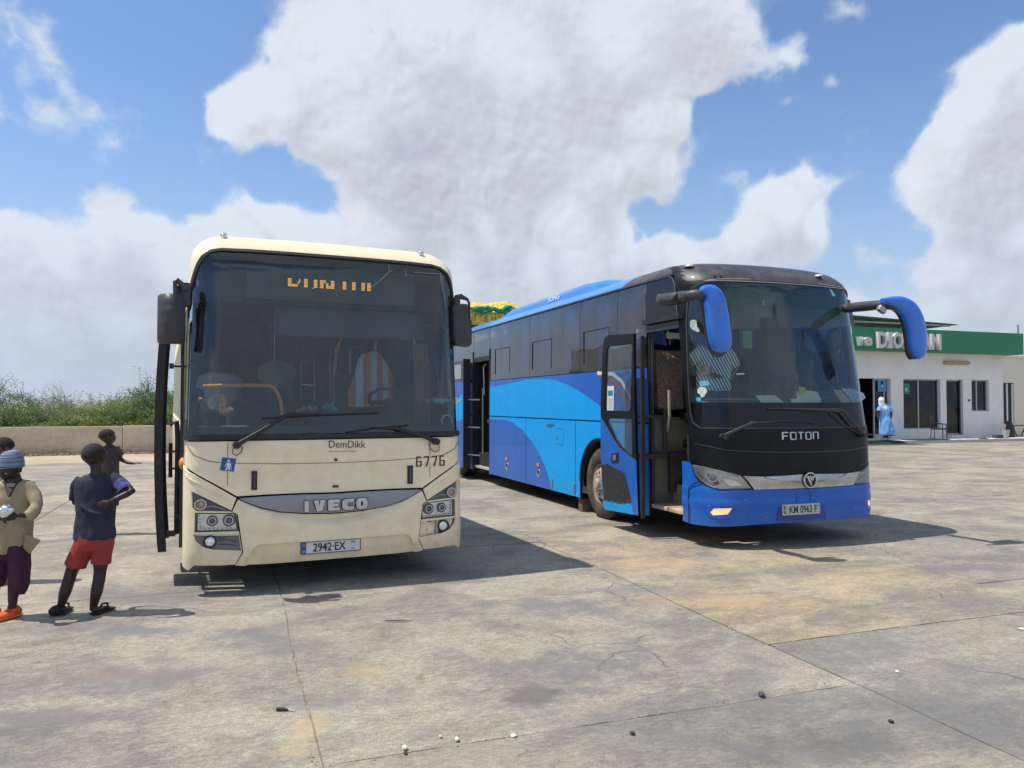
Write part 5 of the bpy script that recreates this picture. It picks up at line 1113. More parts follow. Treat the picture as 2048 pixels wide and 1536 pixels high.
# curtains along the left windows
cm=mat('blue_curtain',(.24,.40,.85),.9,var=.25,vs=9,stretch=(1,6,.3))
for y0,y1 in ((2.7,3.05),(3.75,4.25),(4.9,5.25),(5.85,6.15),(6.9,7.25),(7.5,7.75),(9.2,9.6),(10.2,10.8)):
    bb=B(); n=10
    for k_ in range(n): 
        yy=y0+(y1-y0)*(k_+.5)/n; bb.tube([(.10,yy,2.16),(.095,yy,3.18)],.022+.006*(k_%2),6)
    bb.obj('curtain',cm,coach)
    bb=B()
for y0,y1 in ((6.1,6.5),(7.4,7.9)):
    bb=B(); n=10
    for k_ in range(n): 
        yy=y0+(y1-y0)*(k_+.5)/n; bb.tube([(2.45,yy,2.16),(2.455,yy,3.18)],.025,6)
    bb.obj('curtain',cm,coach)
# ribbed blue-grey partition blind behind the driver, visors and cab fittings
bb=B(); q=FO.ray(1520,640,y=1.9); q2=FO.ray(1585,730,y=1.9)
for k_ in range(14): bb.tube([(q.x+(q2.x-q.x)*k_/13,2.0,1.9),(q.x+(q2.x-q.x)*k_/13,2.0,3.0)],.020,6)
bb.obj('aisle_curtain',mat('grey_blue_curtain',(.12,.16,.24),.9),coach)
def screen(name,pp,y,m,th=.012):
    P=[(p.x,p.z) for p in (FO.ray(x_,y_,y=y) for x_,y_ in pp)]
    return patch(name,lambda a,b,o:Vector((a,y-o,b)),P,m,coach,step=.3,thick=th)
screen('sun_visor',((1462,595),(1519.5,597),(1519.5,657),(1463,658)),.62,mat('visor_grey',(.13,.145,.15),.6))
screen('sun_visor',((1549,594),(1552,620),(1560,655),(1640,658),(1710,650),(1700,600),(1640,585)),.60,mat('visor_grey',(.13,.145,.15)))
screen('mirror_mount',((1520,612),(1551,612),(1551,634),(1520,635)),.66,mat('mount_olive',(.17,.18,.13),.6))
screen('hanging_pennant',((1486,662),(1503,661),(1504,697),(1488,696)),.5,mat('pale_green_card',(.18,.34,.28),.8))
screen('cab_pillar',((1618,700),(1629,696),(1634,768),(1622,768)),1.6,dark_in,.05)
bb=B(); bb.tube([FO.ray(x_,y_,y=.62) for x_,y_ in ((1537,598),(1541,606),(1540,620))],.005,6); bb.tube([FO.ray(x_,y_,y=.62) for x_,y_ in ((1551,610),(1569,625),(1552,636))],.008,6); bb.obj('mirror_stalk',blackp,coach)
bb=B(); bb.tube([FO.ray(x_,y_,y=.75) for x_,y_ in ((1661,695),(1668,730),(1673,768))],.025,8); q=FO.ray(1668,680,y=.72); bb.ell(q,(.13,.08,.16)); bb.obj('fan_and_post',blackp,coach)
stk2=bpy.data.objects.new('windscreen_stickers',None); COL.objects.link(stk2); stk2.parent=coach
patch('sticker',f,F((1398,762),(1417,761),(1418,771),(1399,772)),mat('sticker_teal',(.10,.42,.50),.5,var=.3,vs=50),stk2,step=.2,off=-.002,thick=.001)
patch('sticker',f,smooth_poly(F((1395,777),(1402,773),(1411,775),(1415,783),(1411,788),(1408,794),(1402,795),(1400,789),(1394,785)),1),mat('sticker_cream_print',(.55,.58,.50),.6,var=.4,vs=60),stk2,step=.2,off=-.002,thick=.001)
q=F((1397,798.5))[0]; patch('sticker',f,circ(q[0],q[1],.028,14),mat('sticker_cyan',(.04,.38,.62),.5),stk2,step=.2,off=-.002,thick=.001)
patch('sticker',f,smooth_poly(F((1380,640),(1393,639),(1393,651),(1400,662),(1396,665),(1385,659),(1380,655)),1),mat('sticker_torn_grey',(.40,.48,.48),.6,var=.5,vs=50),stk2,step=.2,off=-.002,thick=.001)
q=FO.ray(1470,798,y=.40); bb=B(); bb.box((q.x,q.y,q.z),(.85,.02,.015)); bb.obj('dash_vent_strip',mat('vent_strip_grey',(.25,.27,.26),.5),coach)
# roof marker and corner lamp
for (x_,y_,r_) in ((1378,529.5,.055),(1637,549,.05)):
    d=bpy.data.objects.new('roof_marker_lamp',None); COL.objects.link(d); d.parent=coach
    u,v=FO.inv(x_,y_+5,(0,3.2),umax=2,umin=-2); p=FO.pt(u,min(v,FO.vt-.1)); t=B(); t.ell(Vector((p.x,p.y,p.z+.012)),(r_,r_*1.2,.022)); t.obj('lens',mat('marker_clear',(.62,.58,.55),.3,coat=.3),d)
    t=B(); t.ell(Vector((p.x,p.y,p.z+.004)),(r_*1.2,r_*1.4,.014)); t.obj('base',silver_l,d)
# mirrors: long arm, hanging blue ear
def sweep(name,P,A,m,parent,n=14,angle=70,pw=2.6):
    """superelliptic tube: P points, A (half-width, half-depth)"""
    n*=2; P=[Vector(p) for p in P]
    for _ in range(2):
        P2=[P[0]];A2=[A[0]]
        for i in range(len(P)-1):
            for t_ in (.25,.75): P2.append(P[i].lerp(P[i+1],t_)); A2.append(tuple(a_+(b_-a_)*t_ for a_,b_ in zip(A[i],A[i+1])))
        P,A=P2+[P[-1]],A2+[A[-1]]
    V=[];k=len(P)
    for i in range(k):
        T=(P[min(i+1,k-1)]-P[max(i-1,0)]).normalized(); d=Vector((0,1,0)); d=(d-T*d.dot(T)).normalized(); w=T.cross(d).normalized()
        for j in range(n):
            a=2*PI*j/n; ca,sa=math.cos(a),math.sin(a); V.append(P[i]+w*(abs(ca)**(2/pw))*(1 if ca>=0 else -1)*A[i][0]+d*(abs(sa)**(2/pw))*(1 if sa>=0 else -1)*A[i][1])
    Fc=[(i*n+j,i*n+(j+1)%n,(i+1)*n+(j+1)%n,(i+1)*n+j) for i in range(k-1) for j in range(n)]+[tuple(range(n))[::-1],tuple((k-1)*n+j for j in range(n))]
    o=mesh_obj(name,V,Fc,m,parent,True,angle); return fix_normals(o)
mbl=mat('mirror_blue_paint',(.008,.17,.72),.3,coat=.6,var=.08,vs=6,dirt=(.03,.14,.45),dirtamt=.3)
yM=-.38
M1=bpy.data.objects.new('wing_mirror',None); COL.objects.link(M1); M1.parent=coach
rp=lambda x,y,yy=yM:FO.ray(x,y,y=yy)
sweep('arm',[rp(1318,597,.30),rp(1330,600,.16),rp(1352,597,-.02),rp(1375,592,-.25),rp(1395,589,-.34),rp(1408,592,yM)],[(.035,.05),(.066,.07),(.066,.07),(.055,.06),(.055,.06),(.05,.05)],blackp,M1)
cen=[(1403,579.5),(1412,580.5),(1421,586),(1428.5,599),(1432.5,622),(1436.5,650),(1440.5,680),(1443.5,697),(1445,704.5)]
hw_=[5,10,16,19.5,21,21.5,20.8,17,8]
sc_=(rp(1440,650)-rp(1439,650)).length
yaw_=[.05]*9
sweep('ear',[rp(x,y,yM-.03) for x,y in cen],[(w_*sc_,.03+.05*min(1,w_/20)) for w_ in hw_],mbl,M1,n=18,pw=2.4)
cen2=[(1398,589),(1408,590),(1416,600),(1422,620),(1428,650),(1434,680),(1439,700),(1444,708)]
sweep('back_shell',[rp(x,y,yM+.03) for x,y in cen2],[(w_*sc_,.055) for w_ in (6,12,15,18,20,21,19,10)],blackp,M1,n=16)
t=B(); q=rp(1431,648,yM+.09); t.box((q.x,q.y+.0,q.z),(.19,.01,.50),(0,-.09,0)); t.obj('mirror_glass',chrome,M1)
t=B(); t.tube([rp(1438,624,yM-.118),rp(1444,610,yM-.118),rp(1453,598,yM-.10)],.004,5); t.obj('scratch',ink,M1)
M2=bpy.data.objects.new('wing_mirror',None); COL.objects.link(M2); M2.parent=coach
y2=-.32
r2=lambda x,y,yy=y2:FO.ray(x,y,y=yy)
sc2=(r2(1801,650)-r2(1800,650)).length
sweep('arm',[r2(1688,617,.34),r2(1700,615.5,.24),r2(1720,613.5,.10),r2(1742,611.5,-.06),r2(1762,609.5,-.20),r2(1780,610.5,y2),r2(1792,614)],[(.055,.05),(.058,.055),(.058,.055),(.056,.055),(.052,.05),(.05,.05),(.045,.05)],blackp,M2)
cen=[(1765,600.5),(1785,602.5),(1803,608),(1818,620),(1828,640),(1833,665),(1835,690),(1834,706),(1831,716)]
hw_=[3,8,12.5,15.5,17,17,16,14,6]
sweep('ear',[r2(x,y,y2-.03) for x,y in cen],[(w_*sc2,.03+.05*min(1,w_/16)) for w_ in hw_],mbl,M2,n=18,pw=2.4)
cen2=[(1768,606),(1790,609),(1806,620),(1816,640),(1822,665),(1826,690),(1827,707),(1829,717)]
sweep('back_shell',[r2(x,y,y2+.02) for x,y in cen2],[(w_*sc2,.055) for w_ in (5,9,12,13,14,15,14,8)],blackp,M2,n=16)
t=B(); q=r2(1824,662,y2+.09); t.box(q,(.17,.01,.5),(0,-.06,0)); t.obj('mirror_glass',chrome,M2)
t=B(); q=r2(1763,619,y2-.03); t.box(q,(.11,.06,.07),(0,.5,0),bev=.015); t.obj('kerb_mirror',steel,M2)
t=B(); t.box((0.0,0,0),(.01,.01,.01)); 
# front door leaf, swung out along the side
dl=bpy.data.objects.new('front_door',None); COL.objects.link(dl); dl.parent=coach
xo=-.30
def D(*pp): return [(lambda q:(-q.y,q.z))(FO.ray(x_,y_,x=xo)) for x_,y_ in pp]
fd=lambda a,b,o:Vector((xo-o-.03*math.sin((b-.2)/2.3*PI),-a,b))
out=D((1206,690),(1208,676),(1216,670),(1267,667),(1270,740),(1274,830),(1276.5,940),(1277,1031),(1210,1019),(1207,1012),(1205,900),(1205,780))
hup=D((1214,700),(1217,693),(1262,688),(1265,692),(1265,818),(1261,822),(1213,820.5))
hlo=D((1218,840),(1222,837),(1268,838),(1268,912),(1262,912),(1245,893),(1235,877))
blk=D((1206,930),(1218,928),(1238,938),(1251,946),(1256,962),(1264.5,1003),(1250,1006.5),(1236,1005),(1210,1000))
patch('leaf_panel',fd,out,[blackpaint,bluep,cyanp],dl,holes=[hup,hlo],cuts=[dens(D((1205,834),(1216,850),(1230,875),(1243,894),(1258,908),(1276.5,920)),.05,False),D((1207,1001),(1262,1008),(1276,1031))],step=.06,thick=.035,
      matfn=lambda a,b:(0 if inpoly(a,b,D((1200,600),(1300,600),(1300,922),(1276.5,920),(1258,908),(1243,894),(1230,875),(1216,850),(1200,827))) else (2 if inpoly(a,b,D((1200,999),(1262,1008),(1272,1040),(1200,1040))) else 1)))
patch('upper_glass',fd,hup,gl_sideb,dl,step=.2,off=-.012,thick=0)
patch('lower_glass',fd,hlo,gl_sideb,dl,step=.2,off=-.012,thick=0)
patch('kick_panel',fd,blk,mat('black_kick_panel',(.02,.022,.026),.6,var=.2,vs=9),dl,step=.1,off=.006,thick=.008)
hp=patch('door_handle',fd,D((1227,907),(1241,905.5),(1241,923.5),(1227,925)),ink,dl,step=.2,off=.01,thick=.012)
patch('handle_lever',fd,D((1231,910),(1237,909),(1237,920),(1231,921)),mat('grey_plastic',(.17,.165,.165)),hp,step=.2,off=.016,thick=.008)
for x_,y_ in ((1232,937.5),(1232,963.5),(1249,991)):
    q=D((x_,y_))[0]; patch('rivet',fd,circ(q[0],q[1],.008,8),steel,dl,step=.2,off=.012,thick=.004)
patch('door_notice',fd,D((1217,772),(1230,772),(1230,821),(1217,821)),mat('notice_paper',(.62,.68,.66),.7),dl,step=.2,off=-.006,thick=.001)
patch('notice_symbol',fd,D((1218.5,781),(1228,781),(1228.5,791),(1218.5,791)),mat('notice_teal',(.02,.22,.33),.6,var=.7,vs=60),dl,step=.2,off=-.003,thick=.001)
for k_ in range(6): stroke('notice_line',fd,D((1219.5,798+k_*3.8),(1228.5,798+k_*3.8)),.004,mat('grey_print',(.3,.33,.33),.7),dl,off=-.003,thick=.001)
t=B(); t.box((xo+.012,1.115,1.38),(.05,.03,2.25)); t.obj('door_edge',rubber,dl)
t=B(); t.tube([(xo+.02,1.16,2.55),(xo+.01,1.12,1.4)],.012,6); t.box((xo+.02,1.17,2.57),(.10,.06,.05)); t.obj('door_stay',steel,dl)
for z in (.98,1.50): 
    t=B(); t.tube([(xo+.03,1.55,z),(-.06,1.45,z),(.2,1.40,z)],.022,8); t.obj('door_arm',blackp,dl)
# flash of white-red livery behind the door glass
stroke('livery_swoosh',f,side_curve((1195,746),(1225,748),(1243,762),(1258,790),(1266,806)),.05,white_p,coach,off=.004,thick=.003,step=.05)
stroke('livery_swoosh',f,side_curve((1196,750),(1215,756),(1232,768),(1250,795),(1262,812)),.05,mat('rust_red_paint',(.30,.08,.04),.5),coach,off=.003,thick=.003,step=.05)
# middle door: leaf swung back, dark doorway
md=bpy.data.objects.new('middle_door',None); COL.objects.link(md); md.parent=coach
xm=-.22
fm=lambda a,b,o:Vector((xm-o,-a,b))
y0m,y1m=8.98,9.9
patch('leaf_panel',fm,[(-y1m,.26),(-y1m,2.62),(-y0m,2.62),(-y0m,.26)],[bluep,cyanp,blackdust],md,cuts=[[(-y1m,2.14),(-y0m,2.14)],[(-y1m,1.62),(-y0m,1.9)],[(-y1m,1.22),(-y0m,1.32)]],step=.12,thick=.03,matfn=lambda a,b:2 if b>2.14 else (1 if (1.22+( a+y1m)/(y1m-y0m)*.10)<b<(1.62+(a+y1m)/(y1m-y0m)*.28) else 0))
patch('leaf_glass',fm,[(-9.75,2.22),(-9.75,2.54),(-9.12,2.54),(-9.12,2.22)],mat('pale_grey_glass',(.30,.31,.34),.15),md,step=.3,off=.004,thick=.003)
t=B(); t.box((xm+.08,y0m-.01,1.45),(.16,.05,2.4)); t.obj('door_edge',rubber,md)
me_=bpy.data.objects.new('middle_entrance',None); COL.objects.link(me_); me_.parent=coach
t=B(); t.box((.7,8.4,1.5),(.04,1.1,2.6)); t.box((.35,8.96,1.5),(.7,.04,2.6)); t.box((.35,7.83,1.5),(.7,.04,2.6)); t.obj('stair_wall',mat('stairwell_black',(.02,.02,.022),.7),me_)
t=B(); t.box((.3,8.4,.30),(.55,1.0,.04)); t.obj('step',mat('pale_step',(.45,.42,.42),.7),me_)
t=B(); t.box((.06,7.89,1.45),(.06,.06,2.35)); t.box((.04,8.4,2.62),(.06,1.1,.10)); t.obj('door_frame',rubber,me_)
for z in (.55,1.15,1.75):
    t=B(); t.tube([(xm+.1,8.95,z),(.02,8.5,z)],.016,6); t.obj('door_arm',steel,me_)
t=B(); t.tube([(.05,8.3,1.85),(.05,8.35,2.45),(.05,8.2,2.5)],.02,8); t.tube([(.05,8.4,.6),(.05,8.4,2.0)],.02,8); t.obj('grab_pole',steel,me_)
t=B(); t.box((.45,8.0,1.75),(.3,.1,.9),bev=.04); t.obj('seat_back',mat('brown_patterned_fabric',(.24,.17,.15)),me_)
# ---- loose things: papers on the dash, luggage on the roof
def flat_on(name,label,cat,pp,y,m,thick=.003,extra=None):
    P=[(p.x,p.z) for p in (FO.ray(x_,y_,y=y) for x_,y_ in pp)]; cx_=sum(p[0] for p in P)/len(P);zc=min(p[1] for p in P)
    t=putlocal(FO,name,label,cat,(cx_,y,zc)); patch('sheet',lambda a,b,o:Vector((a,-o+.05*(b/.15)+.004*math.sin(a*60),b)),[(a-cx_,b-zc) for a,b in P],m,t,step=.05,thick=thick); return t
t1=flat_on('paper_sheet','white sheet of paper behind the left part of the coach windscreen','paper',((1514,790.5),(1553,790),(1569,805),(1523,806)),.22,paper)
t2=flat_on('document_stack','white documents with a yellow note behind the middle of the coach windscreen','documents',((1596,782),(1615,780),(1641,783.5),(1644,799),(1643,806),(1582,806.5),(1583,798),(1597,797)),.20,paper)
P=[(p.x,p.z) for p in (FO.ray(x_,y_,y=.19) for x_,y_ in ((1596,773),(1610,775),(1612,784),(1597,786)))]
patch('yellow_note',lambda a,b,o:Vector((a-t2.location.x*0,-.02-o,b)),[((a-sum(p.x for p in [FO.ray(x_,y_,y=.20) for x_,y_ in ((1596,782),(1615,780),(1641,783.5),(1644,799),(1643,806),(1582,806.5),(1583,798),(1597,797))])/8),b-min(p.z for p in [FO.ray(x_,y_,y=.20) for x_,y_ in ((1643,806),(1582,806.5))])) for a,b in P],mat('yellow_note_paper',(.62,.55,.12),.8),t2,step=.1,thick=.002)
t3=flat_on('envelope','brown envelope behind the right part of the coach windscreen','envelope',((1673,779),(1688,780),(1704,805),(1684,806)),.30,kraft)
t4=flat_on('newspaper','folded blue and white papers in the right corner of the coach windscreen','papers',((1690,776),(1712,778),(1732,786),(1734,795),(1722,803),(1706,805)),.34,mat('newsprint',(.42,.52,.60),.8,var=.45,vs=26))
lg=putlocal(FO,'roof_luggage','yellow netted luggage bundle with green edging tied on the coach roof','luggage',(1.05,11.0,3.45))
t=B(); n_=40
V=[]
for i in range(n_+1):
    for j in range(n_+1):
        x=-1.0+2*i/n_; y=-1.15+2.3*j/n_; r_=max(abs(x)/1.0,abs(y)/1.15); h_=max(0,1-r_**5)
        z=.30+.38*h_*(1-.35*(x*x+.5*y*y))+.11*mnoise.noise(Vector((x*2.2,y*2.2,3)))+.05*mnoise.noise(Vector((x*6,y*6,8)))
        if r_>.97: z=.05
        V.append((x*1.02,y,z))
t.add(V,[(i*(n_+1)+j,(i+1)*(n_+1)+j,(i+1)*(n_+1)+j+1,i*(n_+1)+j+1) for i in range(n_) for j in range(n_)])
t.obj('bundles',mat('yellow_net_sacks',(.66,.45,.07),.9,var=.5,vs=16,bump=.6,bs=40),lg)
t=B()
for q_ in range(3): t.tube([(1.04*max(-1,min(1,1.3*math.cos(2*PI*i/90))),1.17*max(-1,min(1,1.3*math.sin(2*PI*i/90))),.40+.03*q_+.035*math.sin(i*.9+q_)+random.uniform(-.03,.03)) for i in range(91)],[random.uniform(.025,.055) for i in range(91)],6,caps=False)
for q_ in range(36):
    a=2*PI*q_/36; x=1.05*max(-1,min(1,1.3*math.cos(a))); y=1.18*max(-1,min(1,1.3*math.sin(a))); t.tube([(x,y,.40),(x+random.uniform(-.04,.04),y,.25),(x+random.uniform(-.05,.05),y,.14)],.012,4)
t.obj('net_edge',mat('green_net',(.03,.28,.17),.9,var=.6,vs=30),lg)
t=B()
for i in range(-3,4):
    P=[(i*.25+.03*math.sin(j),-1.0+2*j/12,.12+.55*math.sin(PI*j/12)**.5+.0) for j in range(13)]; t.tube(P,.012,5)
t.obj('ropes',mat('ochre_rope',(.35,.20,.04),.9),lg)
t=B(); t.box((0,0,.08),(1.5,1.8,.14)); 
for i in range(7): t.box((-.85,-.9+i*.3,.12),(.03,.05,.34))
t.obj('rack',mat('rack_paint',(.20,.16,.10),.8,var=.4,vs=10),lg)

# scuffs and stone chips along the bumper and kick panel of the coach
for k_ in range(16):
    u_=random.uniform(-1.3,1.1); v_=random.uniform(.33,.62); l_=random.uniform(.01,.05); a_=random.uniform(-.5,.5)
    stroke('scuff',FO.pt,[(u_,v_),(u_+l_*math.cos(a_),v_+l_*math.sin(a_))],random.uniform(.002,.006),mat('scuff_pale' if k_%3 else 'scuff_dark',(.30,.36,.48) if k_%3 else (.02,.03,.08),.7),coach,off=.022,thick=.001)
for x_ in (1216,1226,1237,1248,1256): 
    q=D((x_,1000.5+(x_-1216)*.17))[0]; patch('paint_chip',fd,circ(q[0],q[1],random.uniform(.005,.010),6),white_p,dl,step=.2,off=.012,thick=.001)
# ================================================================ GROUND
YAW=math.radians(19.8); NX=Vector((math.cos(YAW),math.sin(YAW),0)); MX=Vector((-math.sin(YAW),math.cos(YAW),0))
def NM(n,m,z=0): p=NX*n+MX*m; return Vector((p.x,p.y,z))
def gpx(x,y,z=0):
    d=pixdir(x,y); t=(z-CH)/d.z; return Vector((d.x*t,d.y*t,z))
def concrete(name,base,objc=True,stain=1.0):
    m=bpy.data.materials.new(name); m.use_nodes=True; t=m.node_tree; b=t.nodes['Principled BSDF']; L=t.links.new
    N=lambda ty,**k:(lambda n:[setattr(n,a,v) for a,v in k.items()] and n or n)(t.nodes.new(ty))
    ge=N('ShaderNodeNewGeometry')
    rot=N('ShaderNodeMapping'); rot.inputs['Rotation'].default_value=(0,0,-YAW); L(ge.outputs['Position'],rot.inputs[0])
    def noise(sc,det=6,ro=.6,vec=None,stretch=None,dist=0):
        v=rot.outputs[0]
        if stretch:
            mp=N('ShaderNodeMapping'); mp.inputs['Scale'].default_value=stretch; L(rot.outputs[0],mp.inputs[0]); v=mp.outputs[0]
        n=N('ShaderNodeTexNoise'); n.inputs['Scale'].default_value=sc; n.inputs['Detail'].default_value=det; n.inputs['Roughness'].default_value=ro; n.inputs['Distortion'].default_value=dist; L(v,n.inputs['Vector']); return n.outputs['Fac']
    def mr_(x,a,b_,c,d,sm=True):
        r=N('ShaderNodeMapRange'); 
        if sm: r.interpolation_type='SMOOTHSTEP'
        L(x,r.inputs['Value']); r.inputs['From Min'].default_value=a; r.inputs['From Max'].default_value=b_; r.inputs['To Min'].default_value=c; r.inputs['To Max'].default_value=d; return r.outputs[0]
    def mix(f,a,b_,bt='MIX'):
        x=N('ShaderNodeMix',data_type='RGBA'); x.blend_type=bt
        if hasattr(f,'links') or not isinstance(f,(int,float)): L(f,x.inputs['Factor'])
        else: x.inputs['Factor'].default_value=f
        for s_,v in (('A',a),('B',b_)):
            if isinstance(v,tuple): x.inputs[s_].default_value=(*v,1)
            else: L(v,x.inputs[s_])
        return x.outputs['Result']
    def mul(a,b_):
        x=N('ShaderNodeMath',operation='MULTIPLY')
        for i,v in enumerate((a,b_)):
            if isinstance(v,(int,float)): x.inputs[i].default_value=v
            else: L(v,x.inputs[i])
        return x.outputs[0]
    c=base
    if objc:
        oi=N('ShaderNodeObjectInfo'); c=mix(1.0,base,oi.outputs['Color'],'MULTIPLY')
    # broad tone drift
    c=mix(mr_(noise(.35,4,.55),.35,.65,0,.55),c,(base[0]*1.20,base[1]*1.17,base[2]*1.10))
    # grey rubbed-in dirt, long smears across the slabs
    c=mix(mr_(noise(.95,9,.74,stretch=(.62,1.0,1),dist=.5),.42,.60,0,.72*stain),c,(.160,.152,.145))
    c=mix(mr_(noise(.8,8,.72,stretch=(1.0,.5,1),dist=.6),.52,.74,0,.55*stain),c,(.145,.14,.136))
    # pale laitance patches and sand
    c=mix(mr_(noise(1.6,9,.7,stretch=(.5,1.2,1)),.50,.70,0,.55),c,(.47,.43,.355))
    c=mix(mr_(noise(.55,6,.65,dist=.4),.58,.75,0,.45),c,(.42,.335,.235))
    # dark spots and pocks, pale chips
    c=mix(mr_(noise(4.5,9,.8,stretch=(.7,1,1)),.54,.68,0,.5*stain),c,(.12,.11,.10))
    c=mix(mr_(noise(38,3,.6),.70,.78,0,.55),c,(.10,.095,.09))
    c=mix(mr_(noise(26,3,.6,stretch=(.4,1,1)),.68,.80,0,.5),c,(.56,.54,.49))
    c=mix(mr_(noise(150,2,.6),.35,.65,0,1),mix(1.0,c,(.78,.78,.78),'MULTIPLY'),mix(1.0,c,(1.18,1.18,1.18),'MULTIPLY'))
    c=mix(mr_(noise(11,8,.8,stretch=(.75,1,1)),.42,.62,0,1),mix(1.0,c,(.90,.90,.90),'MULTIPLY'),mix(1.0,c,(1.08,1.08,1.07),'MULTIPLY'))
    c=mix(mr_(noise(42,6,.8,stretch=(.45,1,1)),.40,.60,0,1),mix(1.0,c,(.83,.83,.84),'MULTIPLY'),mix(1.0,c,(1.13,1.13,1.12),'MULTIPLY'))
    vo=N('ShaderNodeTexVoronoi',feature='DISTANCE_TO_EDGE'); vo.inputs['Scale'].default_value=.55; dn=N('ShaderNodeTexNoise'); dn.inputs['Scale'].default_value=2.2; dn.inputs['Detail'].default_value=6; L(rot.outputs[0],dn.inputs['Vector']); dv=N('ShaderNodeVectorMath',operation='MULTIPLY_ADD'); L(dn.outputs['Color'],dv.inputs[0]); dv.inputs[1].default_value=(.55,.55,0); L(rot.outputs[0],dv.inputs[2]); L(dv.outputs[0],vo.inputs['Vector'])
    c=mix(mul(mr_(vo.outputs['Distance'],.0015,.006,.75,0),mr_(noise(.5,3,.6),.50,.58,0,1)),c,(.12,.11,.10))
    # individual stains where the photograph shows them
    for (x,y,rx,ry,col,amt) in ((720,1338,.20,.09,(.42,.31,.16),.42),(1060,1392,.26,.10,(.10,.09,.085),.75),(1150,1330,.5,.16,(.15,.15,.155),.7),(250,1262,.55,.10,(.16,.165,.175),.8),(560,1290,.5,.10,(.15,.15,.145),.6),(200,1190,.9,.12,(.17,.17,.18),.6),(60,1440,.5,.14,(.15,.14,.14),.7),
        (1100,1210,.5,.12,(.16,.16,.17),.7),(1250,1180,.5,.12,(.17,.17,.17),.6),(230,1350,.4,.05,(.42,.25,.16),.5),(620,1200,.25,.05,(.45,.30,.17),.5),(1900,1420,.9,.25,(.15,.15,.155),.5),(1650,1500,.5,.12,(.12,.12,.12),.6),(240,1355,.6,.12,(.16,.15,.155),.55),(620,1450,.12,.2,(.46,.36,.2),.5),(1330,1130,.7,.2,(.46,.33,.19),.5),(1450,1200,.9,.16,(.45,.33,.2),.5)):
        g_=gpx(x,y); sb=N('ShaderNodeVectorMath',operation='SUBTRACT'); L(ge.outputs['Position'],sb.inputs[0]); sb.inputs[1].default_value=g_
        rm=N('ShaderNodeMapping'); rm.vector_type='POINT'; rm.inputs['Scale'].default_value=(1/rx,1/ry*.5,0); L(sb.outputs[0],rm.inputs[0])
        ln=N('ShaderNodeVectorMath',operation='LENGTH'); L(rm.outputs[0],ln.inputs[0])
        ad=N('ShaderNodeMath',operation='ADD'); L(ln.outputs['Value'],ad.inputs[0]); L(mr_(noise(4.5,7,.7),.3,.7,-.7,.7,False),ad.inputs[1])
        c=mix(mr_(ad.outputs[0],.25,1.15,amt,0),c,col)
    # faint tyre arcs
    for (n0,m0,R_,w_) in ((7.5,9.5,7.6,.10),(7.5,9.5,8.2,.10),(1.5,14,9.6,.10),(1.5,14,10.2,.12),(5.2,10.2,6.6,.10),(5.2,10.2,6.9,.05),(4.0,-2,8.4,.12),(4.0,-2,8.9,.10),(-3,12,9.2,.13),(-3,12,7.0,.12),(-6,2,9.5,.14),(-6,2,9.1,.09)):
        g_=NM(n0,m0); sb=N('ShaderNodeVectorMath',operation='DISTANCE'); L(ge.outputs['Position'],sb.inputs[0]); sb.inputs[1].default_value=g_
        d_=N('ShaderNodeMath',operation='SUBTRACT'); L(sb.outputs['Value'],d_.inputs[0]); d_.inputs[1].default_value=R_
        ab=N('ShaderNodeMath',operation='ABSOLUTE'); L(d_.outputs[0],ab.inputs[0])
        c=mix(mul(mr_(ab.outputs[0],0,w_*2,.72,0),mr_(noise(1.3,6,.7),.45,.65,0,1)),c,(.17,.168,.165))
    L(c,b.inputs['Base Color'])
    b.inputs['Roughness'].default_value=.82; b.inputs['Specular IOR Level'].default_value=.3
    bp=N('ShaderNodeBump'); bp.inputs['Strength'].default_value=.55; bp.inputs['Distance'].default_value=.012; 
    L(noise(30,9,.75,stretch=(.8,1,1)),bp.inputs['Height']); L(bp.outputs[0],b.inputs['Normal'])
    return m
sand=mat('sandy_soil',(.40,.325,.235),.95,var=.16,vs=.6,dirt=(.52,.45,.36),dirtamt=.6,bump=.5,bs=12)
gd=mesh_obj('ground',[(-700,-700,-.05),(700,-700,-.05),(700,1200,-.05),(-700,1200,-.05)],[(0,1,2,3)],sand,smooth=False); struct(gd)
conc=concrete('slab_concrete',(.335,.300,.246),stain=.95)
joint=mat('joint_dirt',(.26,.21,.15),.95,var=.35,vs=14,bump=.5,bs=40)
pv=bpy.data.objects.new('pavement',None); COL.objects.link(pv); struct(pv)
strips=[-42+0,]
lines=[.39-3.05*k for k in range(13,0,-1)]+[.39,3.49,6.5,9.4]+[9.4+3.05*k for k in range(1,14)]
rs=random.Random(4)
MEND=24.6
Vj=[NM(lines[0],-9,-.010),NM(lines[-1],-9,-.010),NM(lines[-1],MEND,-.010),NM(lines[0],MEND,-.010)]
mesh_obj('joint_fill',Vj,[(0,1,2,3)],joint,pv,smooth=False)
tints={}
def slab(n0,n1,m0,m1,tint):
    near=(abs((m0+m1)/2-5)<7 and abs((n0+n1)/2-1.5)<8)
    g_=.005; P=[(n0+g_,m0+g_),(n1-g_,m0+g_),(n1-g_,m1-g_),(n0+g_,m1-g_)]
    if near:
        Q=dens(P,.16); Q=[(a+rs.uniform(-.0045,.0045)+.008*math.sin(b*2.1),b+rs.uniform(-.0045,.0045)+.008*math.sin(a*1.7)) for a,b in Q]
    else: Q=P
    k=len(Q); dz=rs.uniform(-.003,.003)
    V=[NM(a,b,dz) for a,b in Q]+[NM(a,b,-.045) for a,b in Q]
    o=mesh_obj('slab',V,[tuple(range(k))]+[(i+k,(i+1)%k+k,(i+1)%k,i) for i in range(k)],conc,pv,smooth=False); o.color=(*tint,1); return o
stag={}
